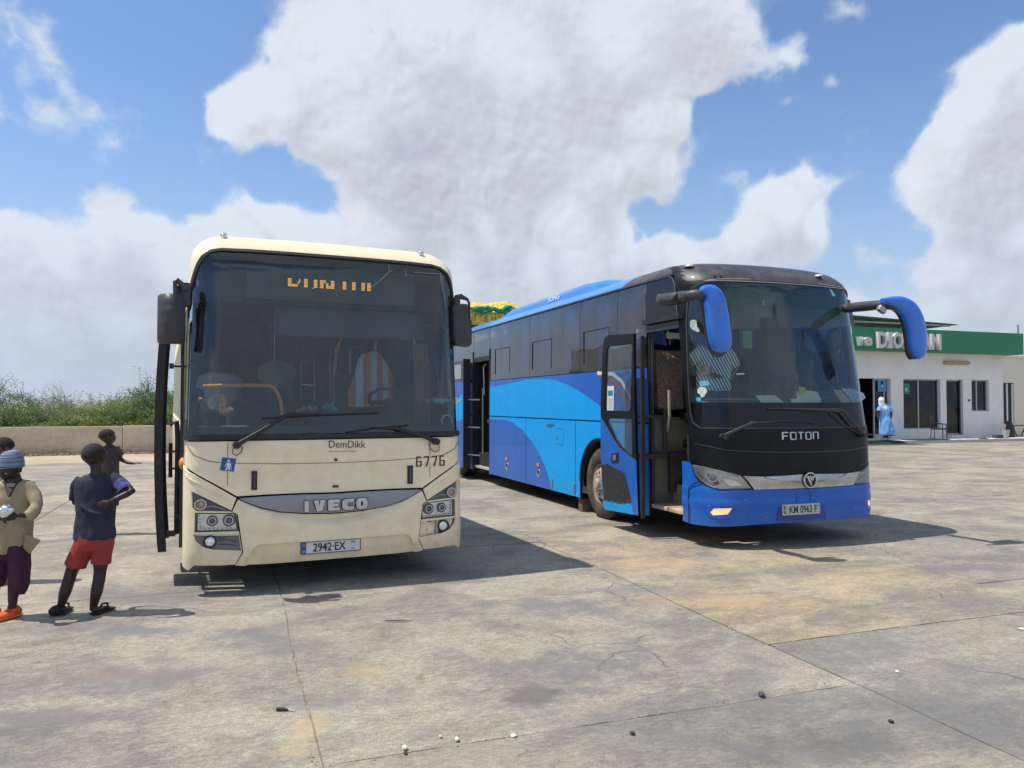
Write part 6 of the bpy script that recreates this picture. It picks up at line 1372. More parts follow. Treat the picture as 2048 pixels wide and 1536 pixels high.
for i in range(len(lines)-1):
    n0,n1=lines[i],lines[i+1]; nc=(n0+n1)/2
    off={3:3.67,4:4.46}.get(None,0)
    if abs(n0-.39)<.01: base=3.67
    elif abs(n0-3.49)<.01: base=4.46
    elif abs(n0-6.5)<.01: base=5.3
    elif abs(n0+2.66)<.01: base=7.45
    else: base=rs.uniform(3,7)
    ms=[base+5.0*k for k in range(-4,6)]; ms=[m_ for m_ in ms if -9<m_<MEND-.8]+[MEND]; ms=[-9]+ms
    for a,b in zip(ms[:-1],ms[1:]):
        t=rs.uniform(.90,1.16); w=rs.uniform(-.03,.05); tint=(t*(1+w),t,t*(1-w*1.6))
        if abs(n0-3.49)<.01 and a<5<b: tint=(1.20,1.07,.86)
        if abs(n0-3.49)<.01 and b<5 and b>3: tint=(.72,.755,.82)
        if abs(n0-.39)<.01 and b<4 and b>2: tint=(.82,.87,.88)
        if abs(n0-.39)<.01 and a<5<b: tint=(1.0,1.0,.99)
        if abs(n0-6.5)<.01: tint=(.90,.90,.90) if a<8 else tint
        if nc<-1 and a<9: tint=(1.0,1.0,1.0)
        slab(n0,n1,a,b,tint)
# dirt packed in the joints, crumbling edges
t=B()
for (na,ma,nb,mb,w_) in ((3.47,4.3,3.52,2.6,.05),(2.2,3.66,3.4,3.68,.045),(3.47,5.0,3.49,4.4,.04),(.6,3.67,2.2,3.67,.02),(.39,3.2,.39,3.9,.05)):
    for k in range(34):
        u_=rs.random(); p=NM(na+(nb-na)*u_+rs.gauss(0,w_*.6),ma+(mb-ma)*u_+rs.gauss(0,w_*.6),.003); r_=rs.uniform(.002,.006); t.ell(p,(r_,r_,r_*.5),None,5,3)
gg=t.obj('joint_gravel',mat('reddish_grit',(.33,.22,.15),.95,var=.4,vs=60)); tag(gg,kind='stuff')
# pebbles and scraps
def pebble(x,y,r,lab,m,cat='pebble',nm='pebble',sq=.6,grp=None):
    p=gpx(x,y); t=B(); t.ell((0,0,r*sq),(r,r*.8,r*sq),(rs.random()*.3,0,rs.random()*3),7,5); o=t.obj(nm,m); 
    for v in o.data.vertices: v.co*=rs.uniform(.85,1.12)
    o.location=p; tag(o,lab,cat,grp); return o
wp_=mat('white_stone',(.62,.61,.58),.8); dk_=mat('dark_stone',(.05,.045,.045),.8)
pebble(914,1482,.017,'round white pebble beside the joint, in the middle of the bottom edge',wp_,grp='pebbles along the slab joint')
pebble(810,1499,.017,'white pebble next to a dark one near the bottom slab joint',wp_,grp='pebbles along the slab joint')
pebble(811,1509,.013,'dark little stone just below a white pebble near the bottom joint',dk_,grp='pebbles along the slab joint')
pebble(1027,1474,.019,'flat white pebble on the greenish slab below the joint',wp_,sq=.4,grp='pebbles along the slab joint')
pebble(881,1475,.011,'tiny white chip above the slab joint, left of the round white pebble',wp_,grp='pebbles along the slab joint')
pebble(1523,1393,.026,'dark oval stone sitting on the slab joint right of centre',mat('slate_stone',(.055,.065,.07),.6),sq=.5)
pebble(1795,1345,.018,'small white stone on the grey slab at the right',wp_,sq=.4)
pebble(2044,1259,.030,'flat white scrap on the slab at the right edge of the picture',wp_,sq=.2,cat='scrap',nm='scrap')
pebble(1782,1446,.016,'small black stone near the bottom right corner',dk_)
pebble(1265,1572,.02,'small black stone below the frame centre',dk_) if False else None
pebble(1265,1470,.016,'small black scrap of rubber right of the flat white pebble',dk_,cat='scrap',nm='scrap')
dbr=thing('litter','torn black and white scrap lying left of the long slab joint','litter',gpx(566,1422),.6)
t=B(); t.tube([(-.03,.02,.008),(0,0,.01),(.025,-.018,.006)],[.012,.010,.006],6,flat=.5); t.obj('black_scrap',dk_,dbr)
t=B(); t.tube([(.02,-.012,.007),(.05,-.045,.004)],[.008,.004],6,flat=.4); t.obj('white_tail',wp_,dbr)
stk_=mesh_obj('twig',*(lambda t:(t.V,t.F))(B().tube([(-.10,.02,.008),(0,0,.012),(.11,.01,.006)],[.004,.007,.003],5)),mat('grey_twig',(.14,.14,.12),.9)); stk_.location=gpx(795,1244); tag(stk_,'short grey twig on the pale concrete in front of the cream bus','twig')
# ================================================================ LOW WALL
wl_=thing('boundary_wall','low weathered beige concrete wall behind the children','wall',NM(-6,29.3),YAW)
wm_=mat('weathered_render',(.56,.47,.35),.92,var=.12,vs=.8,dirt=(.24,.18,.13),dirtamt=.5,dirtlow=(-.1,.35),bump=.3,bs=18)
L0,L1=-30,20
n_=int((L1-L0)/3.6)
for i in range(n_):
    a=L0+i*3.6; t=B(); h=.90+.012*math.sin(i*2.3)
    t.box((a+1.8,.1,h/2-.03),(3.585,.2,h+.06),bev=.012); t.obj('wall_section',wm_,wl_,angle=30)
t=B()
for i in range(500):
    x=rs.uniform(-24,4); r_=rs.uniform(.02,.07); t.ell((x,-.10-abs(rs.gauss(0,.16)),-.04),(r_*1.3,r_,r_*.9),None,6,4)
o=t.obj('rubble_along_wall',mat('rubble_brown',(.23,.17,.12),.95,var=.4,vs=5)); o.location=NM(-6,29.3); o.rotation_euler.z=YAW; tag(o,kind='stuff')
# ================================================================ ACACIA SCRUB
def leafmat(name,c):
    m=bpy.data.materials.new(name); m.use_nodes=True; t=m.node_tree; b=t.nodes['Principled BSDF']; b.inputs['Roughness'].default_value=.6
    ge=t.nodes.new('ShaderNodeNewGeometry'); n=t.nodes.new('ShaderNodeTexNoise'); n.inputs['Scale'].default_value=1.1; n.inputs['Detail'].default_value=6; t.links.new(ge.outputs['Position'],n.inputs['Vector'])
    r=t.nodes.new('ShaderNodeValToRGB'); t.links.new(n.outputs['Fac'],r.inputs[0]); r.color_ramp.elements[0].position=.32; r.color_ramp.elements[0].color=(c[0]*.5,c[1]*.62,c[2]*.8,1); r.color_ramp.elements[1].position=.68; r.color_ramp.elements[1].color=(c[0]*1.6,c[1]*1.35,c[2]*1.1,1)
    e=r.color_ramp.elements.new(.5); e.color=(*c,1)
    t.links.new(r.outputs[0],b.inputs['Base Color'])
    tl=t.nodes.new('ShaderNodeBsdfTranslucent'); t.links.new(r.outputs[0],tl.inputs[0]); mx=t.nodes.new('ShaderNodeMixShader'); mx.inputs[0].default_value=.45; t.links.new(b.outputs[0],mx.inputs[1]); t.links.new(tl.outputs[0],mx.inputs[2]); t.links.new(mx.outputs[0],t.nodes['Material Output'].inputs[0]); return m
LM=[leafmat('acacia_leaf_green',(.135,.23,.075)),leafmat('acacia_leaf_yellow_green',(.20,.275,.085)),leafmat('acacia_leaf_dark',(.085,.175,.065))]
bark=mat('acacia_bark',(.13,.10,.075),.95,var=.3,vs=6)
def bush(h,w,seed,lm,spiky=1.0,leaves=15000):
    r=random.Random(seed); root=bpy.data.objects.new('acacia_bush',None); COL.objects.link(root)
    t=B(); tips=[]
    for i in range(13):
        a=r.uniform(0,2*PI); L=h*r.uniform(.6,1.0); p=Vector((r.uniform(-.15,.15),r.uniform(-.15,.15),-.05)); d=Vector((math.cos(a)*r.uniform(.2,.9)*w/h,math.sin(a)*.7*r.uniform(.2,.9)*w/h,1)).normalized(); P=[p]; k=8
        for j in range(k):
            d=(d+Vector((r.gauss(0,.13),r.gauss(0,.13),r.gauss(-.03,.08)))).normalized(); p=p+d*L/k; P.append(p.copy())
            if j>1: tips.append((p.copy(),d.copy(),j/k))
        t.tube(P,[.05*(1-.85*j/k)*h/3 for j in range(k+1)],5,caps=False)
        for j in range(3,k+1):
            for q in range(3):
                d2=(d*.3+Vector((r.gauss(0,1),r.gauss(0,1),r.uniform(-.1,.9)))).normalized(); p2=P[j]; PP=[p2]
                for s_ in range(5):
                    d2=(d2+Vector((r.gauss(0,.2),r.gauss(0,.2),r.gauss(-.06,.15)))).normalized(); p2=p2+d2*w*.055*r.uniform(.7,1.3); PP.append(p2.copy()); tips.append((p2.copy(),d2.copy(),.8+s_*.05))
                t.tube(PP,[.012,.01,.008,.006,.005,.003],3,caps=False)
    t.obj('branches',bark,root,smooth=False)
    # long arching shoots sticking out of the top
    V=[];Fc=[]
    def leafcl(p,s_,n):
        for _ in range(n):
            q=p+Vector((r.gauss(0,s_),r.gauss(0,s_),r.gauss(0,s_*.7))); l=r.uniform(.045,.105); d=Vector((r.gauss(0,1),r.gauss(0,1),r.gauss(0,.6))).normalized(); e=d.cross(Vector((r.gauss(0,.4),r.gauss(0,.4),1))).normalized()*l*.36; k=len(V); V.extend([q-d*l*.5,q+e,q+d*l*.5,q-e]); Fc.append((k,k+1,k+2,k+3))
    n=max(1,int(leaves*.62/len(tips)))
    for p,d,f_ in tips:
        if r.random()<.86: leafcl(p,.10*h/3+.03,n)
    for i in range(int(leaves*.38/26)):      # outer shell of the crown and skirts down to the ground
        a=r.uniform(0,2*PI); zz=r.random()**.8; rad=w*.5*math.sqrt(max(0,1-(zz*1.05-.38)**2*1.5))*r.uniform(.55,1.02); leafcl(Vector((math.cos(a)*rad,math.sin(a)*rad*.75,.05+zz*h*.88+r.gauss(0,.08))),.11,26)
    for i in range(int(7*spiky)):
        b0,d0,_=r.choice(tips); 
        p=Vector((r.uniform(-.42,.42)*w,r.uniform(-.2,.2)*w,h*r.uniform(.72,.86))); d=Vector((r.gauss(0,.35),r.gauss(0,.3),1)).normalized(); PP=[p]
        for s_ in range(7):
            d=(d+Vector((r.gauss(0,.14),r.gauss(0,.14),-.05))).normalized(); p=p+d*h*.045*r.uniform(.8,1.2); PP.append(p.copy()); leafcl(p,.035,5)
        k=len(V); 
        bb=B(); bb.tube(PP,[.008,.008,.007,.006,.005,.004,.003,.002],3,caps=False); off=len(V); V.extend(bb.V); Fc.extend([tuple(i_+off for i_ in f_) for f_ in bb.F])
    mesh_obj('foliage',V,Fc,lm,root,smooth=False); return root
protos=[bush(3.1,4.6,1,LM[0],1.2),bush(2.7,4.2,2,LM[1],1.0),bush(3.4,4.8,3,LM[2],1.6),bush(2.6,4.0,4,LM[0],.8)]
labs=[]
def trunc(i): return i
spots=[]
k=0
xs=[-20,70,150,230,300,380,480]
plan=[(-60,3.3,2,33.5,0),(15,3.15,2,32.0,1),(60,2.45,0,30.8,2),(120,2.5,1,33.0,3),(175,2.15,3,31.0,0),(225,2.55,1,30.6,1),(262,2.75,0,32.0,2),(305,3.25,2,31.5,3),(345,3.15,0,33.0,0),(395,3.1,1,32.5,1),(95,2.9,2,38,2),(200,2.65,0,40,3),(290,3.3,3,39,0),(450,3.0,2,33,1),(-140,3.0,1,34,2),(40,2.2,3,30.3,3),(150,2.0,1,30.2,1),(285,2.2,3,30.2,2),(330,2.3,1,30.1,0)]
words=['dark straggly acacia bush half cut off at the left edge','dark green acacia with bare arching twigs at far left behind the wall','mid-green acacia bush low behind the wall, left of the back boy','yellow-green acacia bush rising between the straggly ones at left','low pale green acacia mound just left of the boy with the outstretched arm','yellow-green flat-topped acacia behind the head of the boy by the wall','bushy green acacia to the right of the boy by the wall','tall dark acacia with spiky top just left of the open bus door','tall green acacia seen between the bus door and the bus body','yellow-green acacia hidden for the most part by the cream bus','farther straggly acacia above the dip in the bushes','farther acacia crown filling the gap behind the yellow-green bushes','farther acacia behind the tall spiky one','acacia bush wholly screened by the cream bus','acacia bush beyond the left edge of the frame','low leafy acacia at the foot of the wall on the far left','low yellow-green acacia at the foot of the wall near the middle','low dark shrub at the foot of the wall left of the bus door','low yellow-green shrub at the foot of the wall beside the bus door']
used_p=set()
for (x,h,pi,Y,ri),lab in zip(plan,words):
    if 'wholly screened' in lab or 'beyond the left' in lab: continue
    b=protos[pi]; o=b if pi not in used_p else copy_tree(b); used_p.add(pi)
    H0=(3.1,2.7,3.4,2.6)[pi]; d=pixdir(x,807); p=Vector((d.x/d.y*Y,Y,-.05)); sc=h/H0*.76
    o.location=p; o.scale=(sc*1.05,sc,sc); o.rotation_euler.z=ri*1.7+x*.01; tag(o,lab,'bush',group='acacia bushes behind the low wall')
# ================================================================ SERVICE STATION SHOP
MB_=26.6
st=thing('shop_building','white filling-station shop with a green fascia and raised white letters','building',NM(0,MB_),YAW)
def stl(x,y,m=0.0):
    """shop-local (x,z) where a photo pixel meets the plane m metres behind the facade"""
    d=pixdir(x,y); n0=d.dot(NX); m0=d.dot(MX); t=(MB_+m)/m0; return (n0*t,CH+d.z*t)
wallm=mat('white_render',(.80,.78,.75),.9,var=.05,vs=1.2,dirt=(.55,.52,.48),dirtamt=.3,dirtlow=(0,.9),bump=.25,bs=14)
greenm=mat('green_fascia_paint',(.012,.20,.10),.45,var=.1,vs=1.0,dirt=(.02,.20,.11),dirtamt=.3)
alum=mat('aluminium_frame',(.42,.43,.44),.45,metal=.3,var=.05,vs=6)
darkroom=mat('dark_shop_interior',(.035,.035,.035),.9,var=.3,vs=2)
zf0=stl(1900,705,-.6)[1]; zf1=stl(1900,661,-.6)[1]
print('fascia',zf0,zf1,stl(1735,868),stl(1735,759),stl(2005,800))
xR=stl(2005,790)[0]; xF=stl(2047,690,-.6)[0]
ZP=.12
wx=lambda x:stl(x,800)[0]
wz=lambda x,y:stl(x,y)[1]
def opn(x0,x1,yt,yb): 
    return [(wx(x0),wz(x0,yb)),(wx(x1),wz(x1,yb)),(wx(x1),wz(x1,yt)),(wx(x0),wz(x0,yt))]
dh=2.78
d1=[(wx(1705),ZP),(wx(1782),ZP),(wx(1782),dh),(wx(1705),dh)]
w1z=.50;w1=[(wx(1807),w1z),(wx(1881),w1z),(wx(1881),dh),(wx(1807),dh)]
d2=[(wx(1893),ZP+.1),(wx(1926),ZP+.1),(wx(1926),dh),(wx(1893),dh)]
w2=[(wx(1943.5),1.30),(wx(1978),1.30),(wx(1978),dh),(wx(1943.5),dh)]
fst=lambda a,b,o:Vector((a,-o,b))
print('openings',d1,w1,d2,w2)
patch('front_wall',fst,[(8,0),(xR,0),(xR,zf0+.15),(8,zf0+.15)],wallm,st,holes=[d1,w1,d2,w2],step=1.2,thick=.22,smooth=False)
t=B(); t.box((xR-.01,5,2.0),(.22,9.4,4.0)); t.obj('side_wall',wallm,st,smooth=False); t=B(); t.box((8.1,5,2.0),(.22,9.4,4.0)); t.obj('side_wall',wallm,st,smooth=False)
t=B(); t.box(((8+xF)/2,2.0,(zf0+zf1)/2),(xF-8,5.2,zf1-zf0)); t.obj('fascia',greenm,st,smooth=False)
t=B(); t.box(((8.2+xR)/2,5.2,zf1-.2),(xR-8.2,9,.2)); t.obj('roof_slab',wallm,st,smooth=False)
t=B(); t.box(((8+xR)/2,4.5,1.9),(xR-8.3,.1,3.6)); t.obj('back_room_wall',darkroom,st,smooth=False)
t=B(); t.box(((8+xR)/2,2.5,-.0),(xR-8.3,4.4,.12)); t.obj('shop_floor',mat('shop_floor_tile',(.18,.17,.16),.4),st,smooth=False)
def framed(name,r,mull,rec=.14,fw=.055,gl=gl_pane,door=False):
    e=bpy.data.objects.new(name,None); COL.objects.link(e); e.parent=st
    x0,x1,z0,z1=r[0][0],r[1][0],r[0][1],r[2][1]
    for (cx_,cz_,sx_,sz_) in [(x0+fw/2,(z0+z1)/2,fw,z1-z0),(x1-fw/2,(z0+z1)/2,fw,z1-z0),((x0+x1)/2,z1-fw/2,x1-x0-2*fw,fw),((x0+x1)/2,z0+fw/2,x1-x0-2*fw,fw)]+[(x0+(x1-x0)*m_,(z0+z1)/2,fw*1.2,z1-z0-2*fw) for m_ in mull]:
        t=B(); t.box((cx_,rec,cz_),(sx_,.06,sz_),bev=.006); t.obj('frame',alum,e)
    edges=[0]+list(mull)+[1]
    for a,b in zip(edges[:-1],edges[1:]):
        t=B(); xa=x0+(x1-x0)*a;xb=x0+(x1-x0)*b; t.add([(xa,rec+.005,z0),(xb,rec+.005,z0),(xb,rec+.005,z1),(xa,rec+.005,z1)],[(0,1,2,3)]); t.obj('pane',gl,e,smooth=False)
    return e
fw1=framed('shop_window',w1,[.45]); fw2=framed('shop_window',w2,[.40])
# sliding door pair: left leaf open, right leaf closed with a poster
e=bpy.data.objects.new('sliding_door',None); COL.objects.link(e); e.parent=st
for a,b in ((1752,1782),):
    x0,x1=wx(a),wx(b)-.05
    for (cx_,cz_,sx_,sz_) in ((x0,1.45,.06,2.6),(x1-.22,1.45,.05,2.6),(x1,1.45,.10,2.6),((x0+x1)/2,dh-.04,x1-x0,.06),((x0+x1)/2-.1,.22,x1-x0-.2,.18)):
        t=B(); t.box((cx_,.14,cz_),(sx_,.06,sz_)); t.obj('frame',alum,e)
    t=B(); t.add([(x0,.15,.3),(x1,.15,.3),(x1,.15,dh),(x0,.15,dh)],[(0,1,2,3)]); t.obj('pane',gl_pane,e,smooth=False)
pb=mat('poster_blue',(.03,.26,.50),.5,var=.1,vs=8)
pa=stl(1755.5,761,.1);pc=stl(1772.5,783.5,.1)
po=thing('poster','blue poster with a raised-hand symbol on the shop\'s sliding door','poster',NM(0,MB_),YAW)
t=B(); t.box(((pa[0]+pc[0])/2,.10,(pa[1]+pc[1])/2),(pc[0]-pa[0],.006,pa[1]-pc[1])); t.obj('sheet',pb,po,smooth=False)
cx_=(pa[0]+pc[0])/2;cz=(pa[1]+pc[1])/2+.04
t=B(); t.box((cx_,.092,cz+.02),(.13,.006,.16)); 
for i in range(4): t.box((cx_-.05+i*.033,.092,cz+.13),(.024,.006,.10))
t.obj('hand_symbol',ink,po,smooth=False)
t=B(); t.ell((cx_,.088,cz-.03),(.045,.004,.055)); t.obj('white_symbol',white_p,po)
decal_text('poster_lettering',lambda a,b,o:Vector((a,.095-o,b)),'STOP',cx_-.11,pc[1]+.04,cx_+.11,pc[1]+.09,white_p,po) if False else None
# opening hours sticker on the window
pa=stl(1808,767,.1);pc=stl(1819,788,.1)
gp=thing('window_sticker','small green map-pin sticker in the top left corner of the shop window','sticker',NM(0,MB_),YAW)
t=B(); t.box(((pa[0]+pc[0])/2,.10,(pa[1]+pc[1])/2),(pc[0]-pa[0],.006,pa[1]-pc[1])); t.obj('sheet',mat('sticker_green',(.01,.22,.10),.5),gp,smooth=False)
cx_=(pa[0]+pc[0])/2-.04;cz=(pa[1]+pc[1])/2-.02
patch('pin_symbol',lambda a,b,o:Vector((a,.094-o,b)),[(cx_+.055*math.cos(2*PI*i/16),cz+.055*math.sin(2*PI*i/16)) for i in range(-1,10)]+[(cx_,cz-.13)],white_p,gp,holes=[circ(cx_,cz+.002,.024,10)],step=.2,thick=.003)
decal_text('sticker_lettering',lambda a,b,o:Vector((a,.094-o,b)),'OPEN',pa[0]+.01,pa[1]-.08,pc[0]-.02,pa[1]-.03,white_p,gp) if False else None
dr_=framed('glass_door',d2,[],rec=.14,fw=.07)
t=B(); t.box((d2[1][0]-.17,.05,1.35),(.03,.05,.22),bev=.01); t.obj('handle',ink,dr_)
t=B(); t.box((d2[1][0]-.10,.10,1.45),(.08,.02,2.6)); t.obj('door_gap',ink,dr_)
t=B(); t.box(((d2[0][0]+d2[1][0])/2+.1,-.10,ZP+.05),(d2[1][0]-d2[0][0]+.3,.4,.1)); t.obj('door_step',wallm,st,smooth=False)
# letters
lt=mat('white_letters',(.62,.60,.58),.6,var=.04,vs=3)
fs=lambda a,b,o:Vector((a,-.6-o,b))
def sx(x): return stl(x,685,-.75)[0]
zl0=stl(1790,697,-.75)[1]; zl1=stl(1790,664.5,-.75)[1]
def letter(ch,x0,x1,z0=None,z1=None,b=.035):
    o=decal_text('letter',fs,ch,sx(x0),z0 or zl0,sx(x1),z1 or zl1,lt,st,off=.18,bold=b,thick=.17)
letter('w',1715,1727,zl0+.08,zl1-.25);letter('e',1728,1744,zl0+.08,zl1-.25)
letter('D',1756,1774);letter('I',1776,1784,b=.05);letter('O',1786,1806);letter('N',1809,1828);letter('A',1844,1862);letter('N',1863,1882)
# things on the facade
zz=stl(1910,726,-.1); t=B(); xa,xb=wx(1887),wx(1937); t.box(((xa+xb)/2,-.08,stl(1912,726)[1]),(xb-xa,.14,.17),bev=.05); o=t.obj('wall_lamp',mat('ochre_lamp_cover',(.42,.31,.14),.6,var=.1,vs=8)); o.location=NM(0,MB_); o.rotation_euler.z=YAW; tag(o,'long ochre strip lamp on the white shop wall above the doors','lamp')
t=B(); t.box((0,-.03,0),(.10,.06,.10),bev=.02); o=t.obj('doorbell_box',lampgrey); q=stl(1937.5,800.5); o.location=NM(q[0],MB_,q[1]); o.rotation_euler.z=YAW; tag(o,'small grey box on the wall between glass door and small window','box')
# platform, kerb tiles, mats
km=mat('pale_tile',(.46,.45,.43),.5,var=.08,vs=3,dirt=(.3,.28,.25),dirtamt=.4)
pf=bpy.data.objects.new('shop_terrace',None); COL.objects.link(pf); struct(pf)
for i in range(26):
    t=B(); a=6+i*1.5; t.box((a+.75,0,ZP/2-.02),(1.488,.30,ZP+.04),bev=.008); o=t.obj('kerb_tile',km,pf); o.location=NM(0,24.75); o.rotation_euler.z=YAW
t=B(); t.box((26,.95,ZP/2-.03),(40,1.6,ZP+.04)); o=t.obj('terrace_slab',wallm,pf,smooth=False); o.location=NM(0,24.85); o.rotation_euler.z=YAW
t=B(); t.box((30,1.9,-.01),(14,3.6,.02))
gm=mat('dark_green_turf',(.02,.05,.025),.95,var=.4,vs=25,bump=.8,bs=120)
def matgrass(lab,x0,x1,y0,y1,drop=0):
    m0=24.60 if drop else 25.1
    a=gpx(x0,884,ZP); b=gpx(x1,884,ZP); na=a.dot(NX); nb=b.dot(NX)
    P=[(0,0,.0),(nb-na,0,0)]
    t=B(); 
    if drop: t.add([(0,-.55,.012),(nb-na+.7,-.62,.012),(nb-na+.25,-.08,.02),(0,-.02,.02),(nb-na,0,ZP+.02),(0,0,ZP+.02),(nb-na-.1,.9,ZP+.02),(0,.9,ZP+.02)],[(0,1,2,3),(3,2,4,5),(5,4,6,7)])
    else: t.box(((nb-na)/2,.35,ZP+.012),(nb-na,.9,.02))
    o=t.obj('grass_mat',gm,smooth=False); o.location=NX*na+MX*(24.56 if drop else 24.7); o.location.z=0; o.rotation_euler.z=YAW; tag(o,lab,'mat'); return o
matgrass('dark green artificial turf mat draped over the kerb below the woman in blue',1700,1838,881,891,1)
matgrass('dark green turf mat lying on the terrace in front of the glass door',1888,1985,875,885)
# rusty canopy behind the fascia
cp_=thing('sheet_canopy','sloping brown sheet-metal canopy above the green fascia','canopy',NM(0,MB_+1.5),YAW)
a=stl(1640,640,1.5);b=stl(1896,651,1.5)
rm_=mat('rusty_sheet',(.42,.33,.28),.8,var=.3,vs=2,dirt=(.5,.43,.38),dirtamt=.5)
for i in range(5):
    x0=a[0]+(b[0]-a[0])*i/5; x1=a[0]+(b[0]-a[0])*(i+1)/5-.03; 
    t=B(); t.add([(x0,-.6,5.72-.05*i),(x1,-.6,5.72-.05*(i+1)),(x1,2.6,5.42),(x0,2.6,5.5)],[(0,1,2,3)]); t.add([(x0,-.6,5.70-.05*i),(x1,-.6,5.70-.05*(i+1)),(x1,2.6,5.40),(x0,2.6,5.48)],[(3,2,1,0)]); t.obj('sheet',rm_,cp_,smooth=False)
t=B(); t.box(((a[0]+b[0])/2,-.5,5.40),(b[0]-a[0]-1,.1,.08)); t.obj('beam',rm_,cp_,smooth=False)
t=B(); t.tube([(0,0,4.2),(0,0,5.75)],.05,8); o=t.obj('vent_pipe',steel); q=stl(2036,650,2); o.location=NM(q[0],MB_+2); tag(o,'thin grey pipe standing on the shop roof at the right edge','pipe')
# annex, its wall parallel to the shop front
an=thing('annex_building','low cream-white annex with a narrow glazed door, at the right edge','building',NM(xR+.15,MB_+.9),YAW)
am_=mat('cream_render',(.66,.63,.55),.9,var=.04,vs=1,bump=.2,bs=12)
za=stl(2030,712,2.5)[1]
h0=(stl(2007,800,2.5)[0]-xR-.15); h1=(stl(2028,800,2.5)[0]-xR-.15)
fa=lambda a,b,o:Vector((a,1.6-.45*a*0-o,b))
patch('front_wall',fa,[(-.3,0),(9,0),(9,za),(-.3,za)],am_,an,holes=[[(h0,.6),(h1,.6),(h1,2.75),(h0,2.75)]],step=1.5,thick=.2,smooth=False)
t=B(); t.box((5,4.5,za-.05),(10,6,.1)); t.obj('roof_slab',am_,an,smooth=False)
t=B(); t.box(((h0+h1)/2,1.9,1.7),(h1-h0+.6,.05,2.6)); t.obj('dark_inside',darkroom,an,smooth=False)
for cx_ in (h0+.45*(h1-h0),h1-.04): 
    t=B(); t.box((cx_,1.68,1.65),(.09,.05,2.1)); t.obj('door_frame',white_p,an,smooth=False)
t=B(); t.add([(h0,1.7,.6),(h1,1.7,.6),(h1,1.7,2.75),(h0,1.7,2.75)],[(0,1,2,3)]); t.obj('door_glass',gl_pane,an,smooth=False)
# chair outside the shop
cp0=gpx(1878,879,ZP); ch_=thing('chair','black metal-framed armchair with woven seat on the shop terrace','chair',cp0,YAW-.25)
bl=mat('black_chair_metal',(.015,.015,.015),.4); bc=mat('black_chair_fabric',(.03,.03,.028),.85,var=.4,vs=30)
for sx_,sy_ in ((-.27,-.24),(.27,-.24),(-.25,.26),(.25,.26)):
    t=B(); t.tube([(sx_,sy_,.0),(sx_*.94,sy_*.9,.45)]+([(sx_*.94,sy_*.9,.66)] if sy_<0 else [(sx_*.95,sy_*1.1,.95)]),.018,6); t.obj('leg',bl,ch_)
for sx_ in (-.26,.26): t=B(); t.tube([(sx_,-.22,.66),(sx_,.1,.70),(sx_,.26,.68)],.022,6); t.obj('armrest',bl,ch_)
t=B(); t.box((0,0,.46),(.52,.50,.06),bev=.02); t.obj('seat',bc,ch_)
t=B(); t.box((0,.27,.80),(.50,.05,.42),(-.12,0,0),bev=.04); t.obj('backrest',bc,ch_)
ch_.rotation_euler.z=YAW+1.0
# sandals, bucket, stool, bench
def sandal(lab,x,y,z,m,rz):
    o=thing('sandals',lab,'sandals',gpx(x,y,z),rz)
    for dx in (-.09,.09):
        t=B(); t.box((dx,0,.012),(.10,.26,.024),bev=.01); t.obj('sole',m,o)
        t=B(); t.tube([(dx-.05,.02,.02),(dx-.02,.03,.07),(dx+.02,.03,.07),(dx+.05,.02,.02)],.012,6); t.obj('strap',m,o)
    return o
sandal('pair of brown sandals left on the turf mat near the glass door',1967,878,ZP+.03,mat('brown_rubber',(.08,.045,.03),.7),YAW)
bk=thing('bucket','dirty white plastic bucket with a handle at the shop corner','bucket',gpx(2011,876,ZP)); t=B(); t.lathe([(.0,0),(.13,0),(.165,.36),(.175,.37),(.16,.37),(.12,.02),(0,.02)],axis='z',n=20); t.obj('body',mat('dirty_white_bucket',(.50,.48,.44),.6,var=.1,vs=6,dirt=(.15,.12,.1),dirtamt=.5),bk); t=B(); t.tube([(.17*math.cos(PI*i/10),-.03-.08*math.sin(PI*i/10),.35-.16*math.sin(PI*i/10)) for i in range(11)],.006,5); t.obj('handle',steel,bk)
bx_=thing('block','dark brick-sized block on the terrace beside the bucket','block',gpx(1996,876,ZP),YAW); t=B(); t.box((0,0,.07),(.42,.25,.14),bev=.015); t.obj('body',mat('dark_block',(.07,.06,.055),.9),bx_)
sk=thing('sack','black sack slumped against the annex beside the bucket','sack',gpx(2020,874,ZP)); t=B(); t.rings([((0,0,0),.20,.18),((0,0,.2),.22,.2),((.02,0,.5),.17,.16),((-.05,0,.68),.12,.1),((-.12,0,.74),.05,.05)],n=12); t.obj('body',mat('black_sack',(.02,.02,.022),.5,var=.4,vs=6,bump=.5,bs=12),sk)
bn=thing('bench','rough wooden trestle bench against the annex wall','bench',gpx(2046,877,0),YAW); wd=mat('old_wood',(.18,.12,.08),.9,var=.3,vs=4,stretch=(1,8,8))
t=B(); t.box((.4,0,.62),(2.4,.35,.05),bev=.01); t.obj('seat_board',wd,bn)
for sx_ in (-.45,.35,1.2):
    t=B(); t.tube([(sx_,-.12,0),(sx_-.4,-.12,.6)],.03,5); t.obj('leg',wd,bn)
    t=B(); t.tube([(sx_-.4,.12,0),(sx_,.12,.6)],.03,5); t.obj('leg',wd,bn)
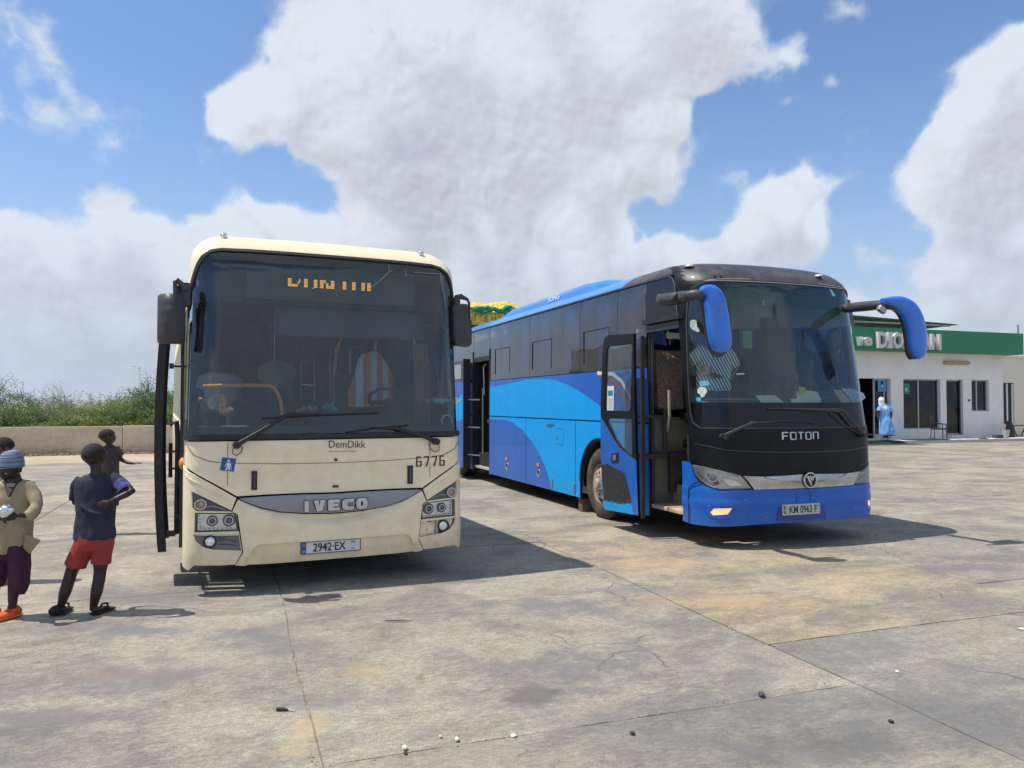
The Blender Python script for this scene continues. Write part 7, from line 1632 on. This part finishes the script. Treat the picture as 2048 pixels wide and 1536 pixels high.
# ================================================================ PEOPLE
def remesh(b,name,m,parent,voxel=.007,smooth=3,folds=None,loc=None):
    """fuse overlapping solids into one continuous skin"""
    tmp=mesh_obj('tmp_fuse',b.V,b.F,m,None,smooth=False); md_=tmp.modifiers.new('r','REMESH'); md_.mode='VOXEL'; md_.voxel_size=voxel
    if smooth: s_=tmp.modifiers.new('s','SMOOTH'); s_.iterations=smooth; s_.factor=.5
    bpy.context.view_layer.update()
    me=bpy.data.meshes.new_from_object(tmp.evaluated_get(bpy.context.evaluated_depsgraph_get())); bpy.data.objects.remove(tmp)
    if folds:
        me.calc_loop_triangles(); 
        co=[v.co.copy() for v in me.vertices]; no=[v.normal.copy() for v in me.vertices]
        for i,v in enumerate(me.vertices): v.co=co[i]+no[i]*folds(co[i])
    me.materials.clear(); me.materials.append(m)
    me.polygons.foreach_set('use_smooth',[True]*len(me.polygons)); me.update()
    o=bpy.data.objects.new(name,me); COL.objects.link(o); o.parent=parent; me.name=name
    if loc: o.location=loc
    return o
class Man:
    """person whose joints are read off the photo at their own distance"""
    def __init__(s,label,px,py,Y=None,z=0,group=None):
        g_=gpx(px,py,z); s.Y=g_.y; s.o=g_; s.root=thing('person',label,'person',g_,0,group)
    def p(s,x,y,d=0):
        r=pixdir(x,y); t=(s.Y+d)/r.y; q=Vector((r.x*t,s.Y+d,CH+r.z*t)); return q-s.o
    def px(s): return s.Y/FPX
skin=mat('dark_brown_skin',(.030,.018,.014),.48,var=.12,vs=9,spec=.45)
skin2=mat('brown_skin',(.10,.055,.036),.5,var=.12,vs=9)
hair=mat('cropped_black_hair',(.017,.013,.012),.85,bump=.6,bs=160)
def fold(a=.006,sc=5,zs=1.2,seed=0): return lambda c: a*(mnoise.noise(Vector((c.x*sc*2+seed,c.y*sc*2,c.z*sc*zs)))*1.4+.5*mnoise.noise(Vector((c.x*sc*5,c.y*sc*5+seed,c.z*sc*2.5))))
def hand(b,w,d,side,s=1.0,curl=.35,down=Vector((0,0,-1))):
    """palm, four unequal bent fingers and a thumb leaving the side of the palm"""
    d=Vector(d).normalized(); side=Vector(side); side=(side-d*side.dot(d)).normalized(); nrm=d.cross(side)
    w=Vector(w); b.tube([w,w+d*.03*s,w+d*.07*s],[.017*s,.026*s,.027*s],8,flat=.5,up=side)
    for i,(o,L) in enumerate(((-.021,.055),(-.007,.064),(.008,.060),(.021,.048))):
        q=w+d*.068*s+side*o*s; d1=(d-nrm*curl*.5).normalized(); d2=(d-nrm*curl*1.4).normalized()
        b.tube([q-d*.02*s,q+d1*L*.5*s,q+d1*L*.5*s+d2*L*.5*s],[.0078*s,.0075*s,.006*s],6)
    q=w+d*.02*s-side*.020*s; t1=(d*.7-side*.7).normalized(); b.tube([q,q+t1*.03*s,q+t1*.03*s+(d*.9-side*.3).normalized()*.026*s],[.010*s,.009*s,.007*s],6)
def head(b,c,r,face,hh):
    """skull, jaw, nose, brow, lips, ears; face = unit direction looked at"""
    f_=Vector(face).normalized(); sd=f_.cross(Vector((0,0,1))).normalized(); up=sd.cross(f_).normalized(); c=Vector(c); R_=Matrix((sd,f_,up)).transposed()
    def E(o,rr): 
        k=len(b.V); b.ell((0,0,0),rr,None,18,12)
        for i in range(k,len(b.V)): b.V[i]=c+R_@(b.V[i]+Vector(o))
    E((0,-.06*r,.12*r),(.80*r,1.0*r,.86*r)); E((0,.22*r,-.42*r),(.60*r,.68*r,.62*r)); E((0,.42*r,-.72*r),(.36*r,.38*r,.26*r))
    E((0,.93*r,-.18*r),(.13*r,.16*r,.24*r)); E((0,.99*r,-.27*r),(.19*r,.12*r,.10*r)); E((0,.86*r,.08*r),(.5*r,.13*r,.10*r)); E((0,.90*r,-.50*r),(.26*r,.12*r,.10*r))
    for s_ in (-1,1): E((s_*.86*r,-.06*r,-.14*r),(.12*r,.18*r,.29*r)); E((s_*.42*r,.74*r,-.20*r),(.2*r,.14*r,.2*r))
    return c,R_
def cap(b,c,R_,r,lo=.0,sx=.855,sy=1.06,sz=.95):
    k=len(b.V); n,m=22,9
    V=[];
    for i in range(m+1):
        t=(PI*.60)*i/m
        for j in range(n):
            a=2*PI*j/n; y=math.sin(t)*math.sin(a); z=math.cos(t)
            zz=z if y<.3 else max(z,.28+(y-.3)*.25)
            V.append(Vector((sx*r*math.sin(t)*math.cos(a),sy*r*y-.07*r,sz*r*zz+.12*r)))
    V=[Vector(c)+R_@v for v in V]; b.add(V,[(i*n+j,(i+1)*n+j,(i+1)*n+(j+1)%n,i*n+(j+1)%n) for i in range(m) for j in range(n)])
def eyes(c,R_,r,root):
    for s_ in (-1,1):
        t=B(); t.ell(Vector(c)+R_@Vector((s_*.34*r,.83*r,-.08*r)),(.11*r,.11*r,.07*r),None,8,6); t.obj('eye',mat('eye_white',(.5,.48,.45),.3),root)
        t=B(); t.ell(Vector(c)+R_@Vector((s_*.34*r,.925*r,-.08*r)),(.05*r,.03*r,.05*r),None,8,6); t.obj('pupil',ink,root)
# ---- boy in navy shirt and red shorts, back to us
A=Man('boy seen from behind in navy T-shirt and red shorts, hand on his back',158,1228)
a=A.p; u_=A.px()
b=B(); hc=a(188,912,0); c_,R_=head(b,hc,.096,(.10,1,-.02),0)
b.tube([a(190,925,.0),a(192,938,-.01),a(194,952,.0)],[.042,.040,.055],12)
b.rings([(a(193,950),.10,.06),(a(192,965),.135,.075),(a(190,1000),.125,.078),(a(190,1040),.11,.075),(a(188,1068),.125,.085),(a(186,1085),.12,.085)],n=18)
# hanging left arm, forearm in front
b.tube([a(160,964,.0),a(151,985,.02),a(151,1004,.05),a(165,1010,.16),a(180,1002,.19)],[.038,.032,.028,.024,.020],10); hand(b,a(180,1002,.19),(.9,.2,.2),(0,0,1),.85)
# right arm: elbow out, hand on the small of the back
b.tube([a(232,956,.0),a(249,968,-.02),a(264,983,-.05),a(252,989,-.09),a(232,998,-.125),a(219,1004,-.135)],[.040,.034,.029,.028,.023,.018],10); hand(b,a(219,1004,-.135),(-1,.06,-.22),(0,.1,1),.85,curl=-.15)
# legs
b.tube([a(172,1085,.0),a(158,1112,.0),a(143,1143,.01),a(138,1160,-.01),a(130,1185,-.02),a(122,1212,-.005),a(121,1220,0)],[.072,.064,.047,.046,.045,.028,.026],12)
b.tube([a(204,1085,.0),a(203,1112,.0),a(200,1143,.01),a(198,1160,-.01),a(193,1185,-.02),a(187,1212,0),a(186,1220,0)],[.072,.064,.047,.046,.045,.028,.026],12)
for (x,y,dx,dd) in ((121,1225,-.05,.13),(186,1225,.055,.13)):
    p0=a(x,y,-.03); p0.z=.035; b.tube([p0,p0+Vector((dx*.5,dd*.5,-.002)),p0+Vector((dx,dd,-.012))],[.032,.034,.028],10,flat=.62,up=(1,0,0))
    for k_ in range(5): 
        q=p0+Vector((dx,dd,-.018))+Vector((-.028+k_*.014,.0,0)); b.tube([q,q+Vector((dx*.25,.038-.004*abs(k_-1),-.004))],[.009,.007],6)
bodyo=remesh(b,'body',skin,A.root,.0055,2)
b=B(); cap(b,hc,R_,.0965); b.obj('hair',hair,A.root); 
# T-shirt
b=B(); b.rings([(a(193,946,.0),.055,.045),(a(193,951,.0),.10,.062),(a(192,958),.155,.08),(a(191,975),.160,.092),(a(189,1000),.150,.098),(a(189,1030),.145,.098),(a(189,1055),.158,.105),(a(190,1072),.165,.112),(a(189,1077),.163,.11)],n=26)
b.tube([a(163,960,.0),a(153,972,.01),a(150,988,.02),a(150,998,.03)],[.048,.045,.040,.040],14)
b.tube([a(222,958,.0),a(234,962,-.01),a(245,971,-.02),a(250,978,-.03)],[.050,.050,.050,.054],14)
def sf(c): 
    z=c.z; v=.011*mnoise.noise(Vector((c.x*9,c.y*9,z*6)))+.006*mnoise.noise(Vector((c.x*22,c.y*20,z*14)))
    p0_=a(165,1012,-.09); dx=(c.x-p0_.x); zz=z-(p0_.z-.9*dx+1.6*dx*dx*2)         # the long sagging fold
    if c.y<0 and 0<dx<.24: v+=.016*math.exp(-(zz/.014)**2)-.008*math.exp(-((zz+.03)/.016)**2)
    return v
remesh(b,'shirt',mat('navy_cotton',(.022,.024,.050),.9,var=.12,vs=18,bump=.25,bs=220),A.root,.007,3,sf)
b=B(); P=[a(238,964,-.015),a(246,972,-.025),a(251,980,-.035)]; b.tube(P,[.052,.053,.0565],18,caps=False); remesh(b,'printed_sleeve',mat('blue_print_sleeve',(.05,.07,.24),.9,var=.9,vs=40),A.root,.007,1) if False else b.obj('printed_sleeve',mat('blue_print_sleeve',(.05,.07,.24),.9,var=.9,vs=40),A.root)
# shorts
b=B(); b.rings([(a(189,1062),.150,.10),(a(189,1076),.155,.105),(a(187,1090),.155,.105),(a(186,1100),.15,.10)],n=24)
b.tube([a(170,1088),a(162,1105),a(153,1122,.0),a(149.5,1131,.0)],[.085,.083,.082,.084],18); b.tube([a(204,1088),a(203,1105),a(202,1120),a(201.5,1127)],[.080,.076,.074,.076],18)
remesh(b,'shorts',mat('red_sport_fabric',(.30,.028,.022),.7,var=.1,vs=12),A.root,.007,3,fold(.006,6,.6,3))
for (x,y,dx,nm) in ((121,1226,-.045,0),(186,1226,.05,1)):
    p0=a(x,y,-.05); p0.z=.012; t=B(); t.tube([p0,p0+Vector((dx*.4,.08,0)),p0+Vector((dx,.20,0))],[.036,.040,.036],12,flat=.30,up=(1,0,0)); 
    q=p0+Vector((dx*.6,.12,.012)); t.tube([q+Vector((-.038,-.03,0)),q+Vector((-.02,.0,.040)),q+Vector((.0,.035,.035)),q+Vector((.022,.0,.040)),q+Vector((.038,-.03,0))],.009,6)
    if not nm: t.ell(p0+Vector((-.045,.03,.025)),(.05,.085,.04))
    t.obj('sandal',mat('black_foam_sandal',(.012,.012,.013),.8),A.root)
# ---- boy farther back, arm stretched to the right
Bm=Man('boy in dark brown T-shirt by the low wall, stretching one arm to the right',214,1069)
a=Bm.p
b=B(); hc=a(215,873.5,0); c_,R_=head(b,hc,.095,(.75,.6,-.05),0)
b.tube([a(217,880),a(218,888),a(219,895)],[.04,.038,.05],12)
b.rings([(a(219,893),.07,.05),(a(219,899),.115,.065),(a(219,915),.12,.07),(a(217,940),.105,.07),(a(216,960),.115,.08),(a(215,972),.11,.08)],n=16)
b.tube([a(233,897,.0),a(239,911,.01),a(243,920,.0),a(255,925,-.02),a(267,927,-.03)],[.036,.032,.027,.023,.018],10); hand(b,a(267,927,-.03),(1,-.05,.08),(0,1,.2),.9,.1)
b.tube([a(205,897,.02),a(202,915,.06),a(206,932,.12)],[.036,.03,.026],10)
for x in (207,224): b.tube([a(x,970),a(x,1000),a(x,1022,.01),a(x,1050,-.01),a(x,1064)],[.075,.06,.048,.036,.028],10); b.tube([a(x,1066,-.03),a(x+4,1066,.12)],[.035,.03],8,flat=.6)
remesh(b,'body',skin,Bm.root,.008,2); b=B(); cap(b,hc,R_,.096); b.obj('hair',hair,Bm.root)
b=B(); b.rings([(a(219,891),.05,.045),(a(219,895),.115,.065),(a(219,903),.14,.08),(a(218,925),.13,.085),(a(217,945),.128,.085),(a(216,962),.14,.09)],n=22)
b.tube([a(231,897),a(237,905),a(241,912,.0)],[.052,.05,.052],12); b.tube([a(207,897),a(203,908),a(202,914,.03)],[.05,.048,.05],12)
remesh(b,'shirt',mat('dark_brown_cotton',(.045,.036,.042),.9,var=.25,vs=6),Bm.root,.009,2,fold(.006,6,1,9))
b=B(); b.rings([(a(216,955),.125,.09),(a(216,975),.13,.09),(a(215,985),.13,.09)],n=18); b.tube([a(208,980),a(207,1012)],.082,14); b.tube([a(224,980),a(224,1012)],.082,14); remesh(b,'shorts',mat('dark_grey_cotton',(.03,.03,.035),.9),Bm.root,.01,2)
# ---- child with striped beanie and beige tunic
Cm=Man('child in blue striped beanie, beige tunic and purple trousers, cut by the left edge',18,1236)
a=Cm.p
b=B(); hc=a(21,936,0); c_,R_=head(b,hc,.094,(-.25,-1,-.42),0)
b.tube([a(26,945,.02),a(30,958,.02),a(30,970,.02)],[.045,.045,.06],12)
b.rings([(a(28,965),.09,.06),(a(26,980),.13,.08),(a(24,1020),.12,.08),(a(24,1060),.12,.085),(a(22,1090),.12,.09)],n=18)
b.tube([a(55,975,.0),a(70,1000,-.02),a(74,1014,-.05),a(58,1030,-.12),a(34,1030,-.17)],[.042,.034,.03,.025,.02],10); hand(b,a(34,1030,-.17),(-1,-.2,.05),(0,.2,1),.9,.7)
b.tube([a(-4,975,.0),a(-18,1005,-.02),a(-14,1032,-.12),a(2,1036,-.18)],[.042,.034,.028,.02],10); hand(b,a(2,1036,-.18),(1,-.2,.1),(0,.2,1),.9,.7)
b.tube([a(36,1085),a(35,1130),a(30,1165,-.01),a(26,1195,-.01),a(25,1216,0)],[.075,.065,.05,.036,.029],12)
b.tube([a(6,1085),a(-4,1130),a(-10,1165,-.01),a(-16,1195),a(-18,1216)],[.075,.065,.05,.036,.029],12)
remesh(b,'body',skin,Cm.root,.0065,2); eyes(hc,R_,.094,Cm.root)
# knitted beanie with rolled ribs
bm_=[mat('beanie_blue',(.14,.19,.29),.95,bump=.6,bs=160),mat('beanie_pale',(.25,.30,.38),.95,bump=.6,bs=160)]
t=B(); prof=[]
n=30
Rt=R_.to_4x4(); 
rows_=26
V=[];Fc=[];Mi=[]
for i in range(rows_+1):
    f_=i/rows_; ang=f_*PI*.52; rr=.0905*math.sin(PI*.5*min(1,f_*1.05+.0))**.72 if f_>0 else .002; zz=.135*(1-f_**2.0)+.004; rr*=1+.035*math.cos(i*PI)  
    for j in range(n):
        an=2*PI*j/n; V.append(Vector(hc)+Vector((rr*math.cos(an)*.98,rr*math.sin(an)*1.08+.008,zz+.003*math.cos(an-.6))))
for i in range(rows_):
    for j in range(n): Fc.append((i*n+j,(i+1)*n+j,(i+1)*n+(j+1)%n,i*n+(j+1)%n)); Mi.append((i//2)%2)
mesh_obj('beanie',V,Fc,bm_,Cm.root,True,80,Mi)
# tunic: V neck, long sleeves, ragged hem with a side flap
b=B(); b.rings([(a(29,960,.01),.065,.055),(a(29,965,.0),.115,.075),(a(27,972),.155,.085),(a(26,995),.150,.095),(a(26,1030),.145,.098),(a(24,1060),.155,.108),(a(21,1085),.165,.115),(a(14,1098),.150,.115,0,0,.35)],n=28)
b.tube([a(54,970),a(66,990,-.02),a(75,1008,-.04),a(72,1020,-.07),a(58,1030,-.11),a(50,1033,-.13)],[.052,.046,.044,.046,.042,.038],14)
b.tube([a(-3,970),a(-18,1000,-.02),a(-18,1022,-.08),a(-6,1036,-.14)],[.06,.056,.052,.046],14)
lin=mat('beige_linen',(.33,.265,.175),.92,var=.10,vs=7,dirt=(.22,.17,.11),dirtamt=.25,bump=.3,bs=150)
remesh(b,'tunic',lin,Cm.root,.0075,2,fold(.015,5,.55,1))
pln=lambda d:(lambda u,v,o:Cm.p(u,v,d)+Vector((0,-o,0)))
t=B(); P=[a(48,1068,-.06),a(80,1081,-.02),a(74,1088,-.01),a(58,1108,-.02),a(46,1095,-.07)]; t.add(P+[p+Vector((0,.012,0)) for p in P],[(0,1,2,3,4)[::-1],(5,6,7,8,9)]+[(i,(i+1)%5,(i+1)%5+5,i+5) for i in range(5)]); t.obj('tunic_flap',lin,Cm.root,smooth=False)
t=B(); P=[a(11,957,-.05),a(41,958,-.05),a(30,970,-.088),a(16,994,-.112),(a(9,972,-.09))]; t.add(P+[p+Vector((0,.03,0)) for p in P],[(0,1,2,3,4)[::-1],(5,6,7,8,9)]+[(i,(i+1)%5,(i+1)%5+5,i+5) for i in range(5)]); t.obj('neck_opening',skin,Cm.root)
b=B(); b.rings([(a(22,1075),.155,.11),(a(20,1100),.16,.115),(a(18,1115),.155,.11)],n=22)
b.tube([a(36,1100),a(40,1130),a(40,1160),a(36,1178),a(33,1186)],[.085,.080,.074,.068,.056],18); b.tube([a(4,1100),a(-4,1130),a(-8,1155),a(-10,1172)],[.085,.080,.075,.065],18)
remesh(b,'trousers',mat('purple_cotton',(.055,.011,.035),.9,var=.15,vs=9),Cm.root,.009,2,fold(.009,5,.5,5))
for dx in (0,-42):
    p0=a(27+dx,1226,.02); p0.z=.03; t=B(); t.tube([p0+Vector((.005,.05,.015)),p0+Vector((-.01,-.01,.012)),p0+Vector((-.035,-.10,-.002)),p0+Vector((-.05,-.16,-.008))],[.040,.042,.040,.026],14,flat=.8,up=(1,0,0)); t.tube([a(26+dx,1212,.02),a(26+dx,1222,.02)],[.038,.042],12)
    sho=t.obj('shoe',mat('orange_red_mesh',(.75,.10,.03),.7,var=.35,vs=16,bump=.4,bs=120),Cm.root)
    p1=p0.copy(); p1.z=.010; t=B(); t.tube([p1+Vector((.005,.07,0)),p1+Vector((-.015,-.02,0)),p1+Vector((-.055,-.18,0))],[.036,.046,.032],12,flat=.28,up=(1,0,0)); t.obj('shoe_sole',mat('orange_sole',(.72,.25,.05),.6),Cm.root)
fo_=thing('foil_parcel','crumpled silver foil parcel held in the hands of the child with the beanie','parcel',Cm.o+a(11,1022,-.21))
t=B(); t.ell((0,0,0),(.055,.045,.045),None,28,20); o=t.obj('foil',mat('silver_foil',(.78,.79,.80),.22,metal=.9),fo_,angle=12)
for v in o.data.vertices: v.co*=1+.28*mnoise.noise(v.co*42)+.1*mnoise.noise(v.co*110)
# ---- head of another child behind, at the left edge
Dm=Man('child mostly hidden behind the one with the beanie, only the head showing at left edge',-2,1165)
a=Dm.p
b=B(); hc=a(5,895,0); c_,R_=head(b,hc,.09,(-.6,-.8,-.2),0); b.tube([a(5,905),a(3,925)],[.045,.055],12)
b.rings([(a(2,922),.08,.06),(a(0,930),.14,.08),(a(-2,970),.12,.08),(a(-2,1020),.12,.085)],n=16)
b.tube([a(28,935),a(30,970),a(24,1000,-.03)],[.04,.032,.026],10); b.tube([a(-26,935),a(-30,970),a(-28,1000)],[.04,.032,.026],10)
for x in (-14,10): b.tube([a(x,1020),a(x,1080),a(x,1120),a(x,1158)],[.075,.055,.045,.03],10); b.tube([a(x,1160,.03),a(x-4,1160,-.12)],[.035,.03],8,flat=.6)
remesh(b,'body',skin2,Dm.root,.009,2); b=B(); cap(b,hc,R_,.092); b.obj('hair',hair,Dm.root); eyes(hc,R_,.09,Dm.root)
b=B(); b.rings([(a(2,918),.06,.05),(a(1,926),.15,.085),(a(-1,960),.145,.09),(a(-2,1010),.15,.1)],n=20); b.tube([a(24,932),a(29,950)],.052,12); b.tube([a(-22,932),a(-28,950)],.052,12)
remesh(b,'shirt',mat('grey_blue_cotton',(.30,.34,.40),.9,var=.1,vs=6),Dm.root,.011,2,fold(.006,5,1,2))
b=B(); b.rings([(a(-2,1000),.14,.1),(a(-2,1040),.14,.1)],n=18); b.tube([a(-12,1030),a(-14,1100)],.085,12); b.tube([a(8,1030),a(10,1100)],.085,12); remesh(b,'shorts',mat('dark_grey_cotton',(.03,.03,.035)),Dm.root,.012,1)
# ---- woman in pale blue dress and white veil walking into the shop
Em=Man('woman in long pale blue dress and white headscarf walking past the shop doors',1771,882,z=ZP)
a=Em.p
b=B(); hc=a(1762,802,0); c_,R_=head(b,hc,.105,(-.8,.55,-.1),0); b.tube([a(1764,806),a(1766,812)],[.055,.06],10)
b.rings([(a(1767,811),.12,.09),(a(1768,820),.20,.12),(a(1769,840),.17,.12)],n=14)
b.tube([a(1759,816,-.05),a(1757,826,-.05),a(1755.5,836,-.1)],[.06,.05,.04],8); hand(b,a(1755.5,836,-.1),(-.1,-.2,-1),(1,0,0),1.1)
b.tube([a(1779,816),a(1783,828),a(1781,838,.1)],[.06,.05,.04],8)
for x,d in ((1768,-.06),(1774,.06)): b.tube([a(x,850,d),a(x,868,d),a(x,877,d)],[.06,.05,.04],8)
remesh(b,'body',skin,Em.root,.02,1)
b=B(); b.rings([(a(1767,811),.17,.12),(a(1768,815),.25,.15),(a(1768,822),.25,.16),(a(1769,832),.22,.17),(a(1771,846),.25,.22),(a(1773,860),.30,.26),(a(1775,870),.33,.28)],n=24)
b.tube([a(1760,814),a(1757,823,-.05)],[.10,.10],10); b.tube([a(1777,814),a(1781,824)],[.10,.11],10)
remesh(b,'dress',mat('pale_blue_cotton',(.16,.36,.72),.85,var=.12,vs=3),Em.root,.02,1,fold(.045,2.2,.35,4))
b=B(); b.ell(hc+Vector((.01,.0,.02)),(.125,.135,.145)); b.rings([(a(1763,806),.12,.12),(a(1766,811),.16,.13),(a(1769,818),.15,.16),(a(1770,824),.07,.12)],n=16); remesh(b,'headscarf',mat('white_veil',(.78,.79,.82),.85),Em.root,.016,2,fold(.012,4,.6,8))
for x,d in ((1765,-.12),(1775,.08)): t=B(); p0=a(x,881,d); p0.z=.035; t.tube([p0+Vector((.06,.05,0)),p0+Vector((-.14,-.03,-.01))],[.05,.04],8,flat=.6,up=(0,1,0)); t.obj('shoe',ink,Em.root)
# ---- man in striped shirt standing inside the coach
q=FO.w(FO.ray(1425,742,y=1.02)); 
Fm=thing('person','man in grey and white striped shirt standing just inside the coach windscreen','person',(q.x,q.y,.92),0)
def a(x,y,d=0):
    w_=FO.ray(x,y,y=1.02+d); W3=FO.w(w_); return W3-Fm.location
striped=bpy.data.materials.new('striped_shirt'); striped.use_nodes=True; t_=striped.node_tree; bs_=t_.nodes['Principled BSDF']; bs_.inputs['Roughness'].default_value=.9
tc=t_.nodes.new('ShaderNodeTexCoord'); wv=t_.nodes.new('ShaderNodeTexWave'); wv.inputs['Scale'].default_value=9; wv.inputs['Distortion'].default_value=1.2; wv.inputs['Detail Scale'].default_value=.6; mp_=t_.nodes.new('ShaderNodeMapping'); mp_.inputs['Rotation'].default_value=(0,.5,.2); t_.links.new(tc.outputs['Object'],mp_.inputs[0]); t_.links.new(mp_.outputs[0],wv.inputs['Vector'])
cr=t_.nodes.new('ShaderNodeValToRGB'); cr.color_ramp.elements[0].position=.45; cr.color_ramp.elements[0].color=(.12,.14,.20,1); cr.color_ramp.elements[1].position=.7; cr.color_ramp.elements[1].color=(.72,.75,.80,1); t_.links.new(wv.outputs['Fac'],cr.inputs[0]); t_.links.new(cr.outputs[0],bs_.inputs['Base Color'])
b=B(); hc=a(1417,664,0); c_,R_=head(b,hc,.112,(.2,.9,-.1),0); b.tube([a(1420,676),a(1423,694)],[.06,.065],12)
b.rings([(a(1424,692),.12,.09),(a(1426,702),.20,.11),(a(1428,745),.17,.12),(a(1428,790),.17,.12)],n=16)
b.tube([a(1404,702,.0),a(1382,722,-.02),a(1362,720,.06),a(1346,714,.10)],[.055,.045,.04,.03],10); hand(b,a(1346,714,.10),(-1,.1,.35),(0,.3,1),1.1,.3)
b.tube([a(1455,706),a(1470,735),a(1458,760,-.1),a(1435,752,-.14)],[.055,.045,.04,.03],10); hand(b,a(1435,752,-.14),(-1,-.1,.3),(0,0,1),1.1,.5)
fl_=Fm.location.z
for dx in (-.10,.10): 
    h_=a(1428,790)+Vector((dx,0,0)); b.tube([h_,h_+Vector((0,0,-.4)),Vector((h_.x,h_.y,.08))],[.09,.065,.045],10); b.tube([Vector((h_.x,h_.y+.03,.04)),Vector((h_.x,h_.y-.15,.03))],[.045,.035],8,flat=.6)
remesh(b,'body',skin2,Fm,.011,2); b=B(); cap(b,hc,R_,.114); b.obj('hair',hair,Fm)
b=B(); b.rings([(a(1424,690),.10,.085),(a(1426,698),.20,.12),(a(1427,715),.225,.14),(a(1428,750),.215,.145),(a(1428,783),.215,.145)],n=24); b.tube([a(1406,700),a(1392,714,-.01),a(1382,722,-.02)],[.085,.08,.075],14); b.tube([a(1450,702),a(1462,718),a(1470,735,-.02)],[.085,.085,.08],14)
remesh(b,'shirt',striped,Fm,.011,2,fold(.010,4,1,6))
pr=a(1411,740,-.165); t=B(); t.ell(pr,(.078,.012,.072)); t.obj('shirt_print',mat('orange_print',(.45,.22,.09),.9,var=.7,vs=18),Fm)
b=B(); h_=a(1428,785); b.rings([(h_+Vector((0,0,.05)),.2,.13),(h_+Vector((0,0,-.1)),.19,.13)],n=18)
for dx in (-.10,.10): b.tube([h_+Vector((dx,0,-.05)),Vector((h_.x+dx,h_.y,.12))],[.10,.07],12)
remesh(b,'trousers',mat('dark_grey_cotton',(.03,.03,.035)),Fm,.013,1)
# ---- passenger inside the cream bus
pb_=IV.ray(440,790,y=1.75); Gm=thing('person','passenger in white shirt sitting behind the yellow rail of the cream bus','person',IV.w(Vector((pb_.x,pb_.y,.87))),IV.yaw)
a=lambda x,y,d=0: (IV.ray(x,y,y=1.75+d)-Vector((pb_.x,pb_.y,.87)))
b=B(); hc=a(432,727); c_,R_=head(b,hc,.11,(.2,-1,-.1),0); b.tube([a(433,738),a(435,752)],[.055,.06],10)
b.rings([(a(436,748),.10,.08),(a(438,757),.19,.10),(a(440,800),.16,.12),(a(440,830),.17,.13)],n=14)
b.tube([a(468,760),a(478,800,-.05),a(462,822,-.25)],[.055,.045,.035],10); hand(b,a(462,822,-.25),(-.5,-1,0),(1,0,0),1.1,.4); b.tube([a(410,760),a(402,800,-.05),a(416,822,-.25)],[.055,.045,.035],10); hand(b,a(416,822,-.25),(.5,-1,0),(1,0,0),1.1,.4)
for dx in (-.11,.11): h_=a(440,830)+Vector((dx,0,.02)); b.tube([h_,h_+Vector((0,-.42,.02)),Vector((h_.x,h_.y-.44,.06))],[.085,.065,.04],10); b.tube([Vector((h_.x,h_.y-.42,.04)),Vector((h_.x,h_.y-.6,.03))],[.045,.035],8,flat=.6)
remesh(b,'body',skin2,Gm,.014,2); b=B(); cap(b,hc,R_,.112); b.obj('hair',hair,Gm); eyes(hc,R_,.11,Gm)
b=B(); b.rings([(a(436,745),.09,.08),(a(438,753),.20,.12),(a(440,790),.20,.14),(a(440,832),.20,.15)],n=22); b.tube([a(466,758),a(476,780)],[.08,.075],12); b.tube([a(412,758),a(404,780)],[.08,.075],12)
remesh(b,'shirt',mat('white_cotton',(.26,.28,.31),.9),Gm,.014,2,fold(.01,4,1,2))
b=B(); h_=a(440,832); b.rings([(h_+Vector((0,.03,.06)),.19,.15),(h_+Vector((0,.0,-.06)),.19,.15)],n=16)
for dx in (-.11,.11): b.tube([h_+Vector((dx,0,.0)),h_+Vector((dx,-.42,.02)),Vector((h_.x+dx,h_.y-.44,.14))],[.10,.08,.06],12)
remesh(b,'trousers',mat('dark_grey_cotton',(.03,.03,.035)),Gm,.015,1)
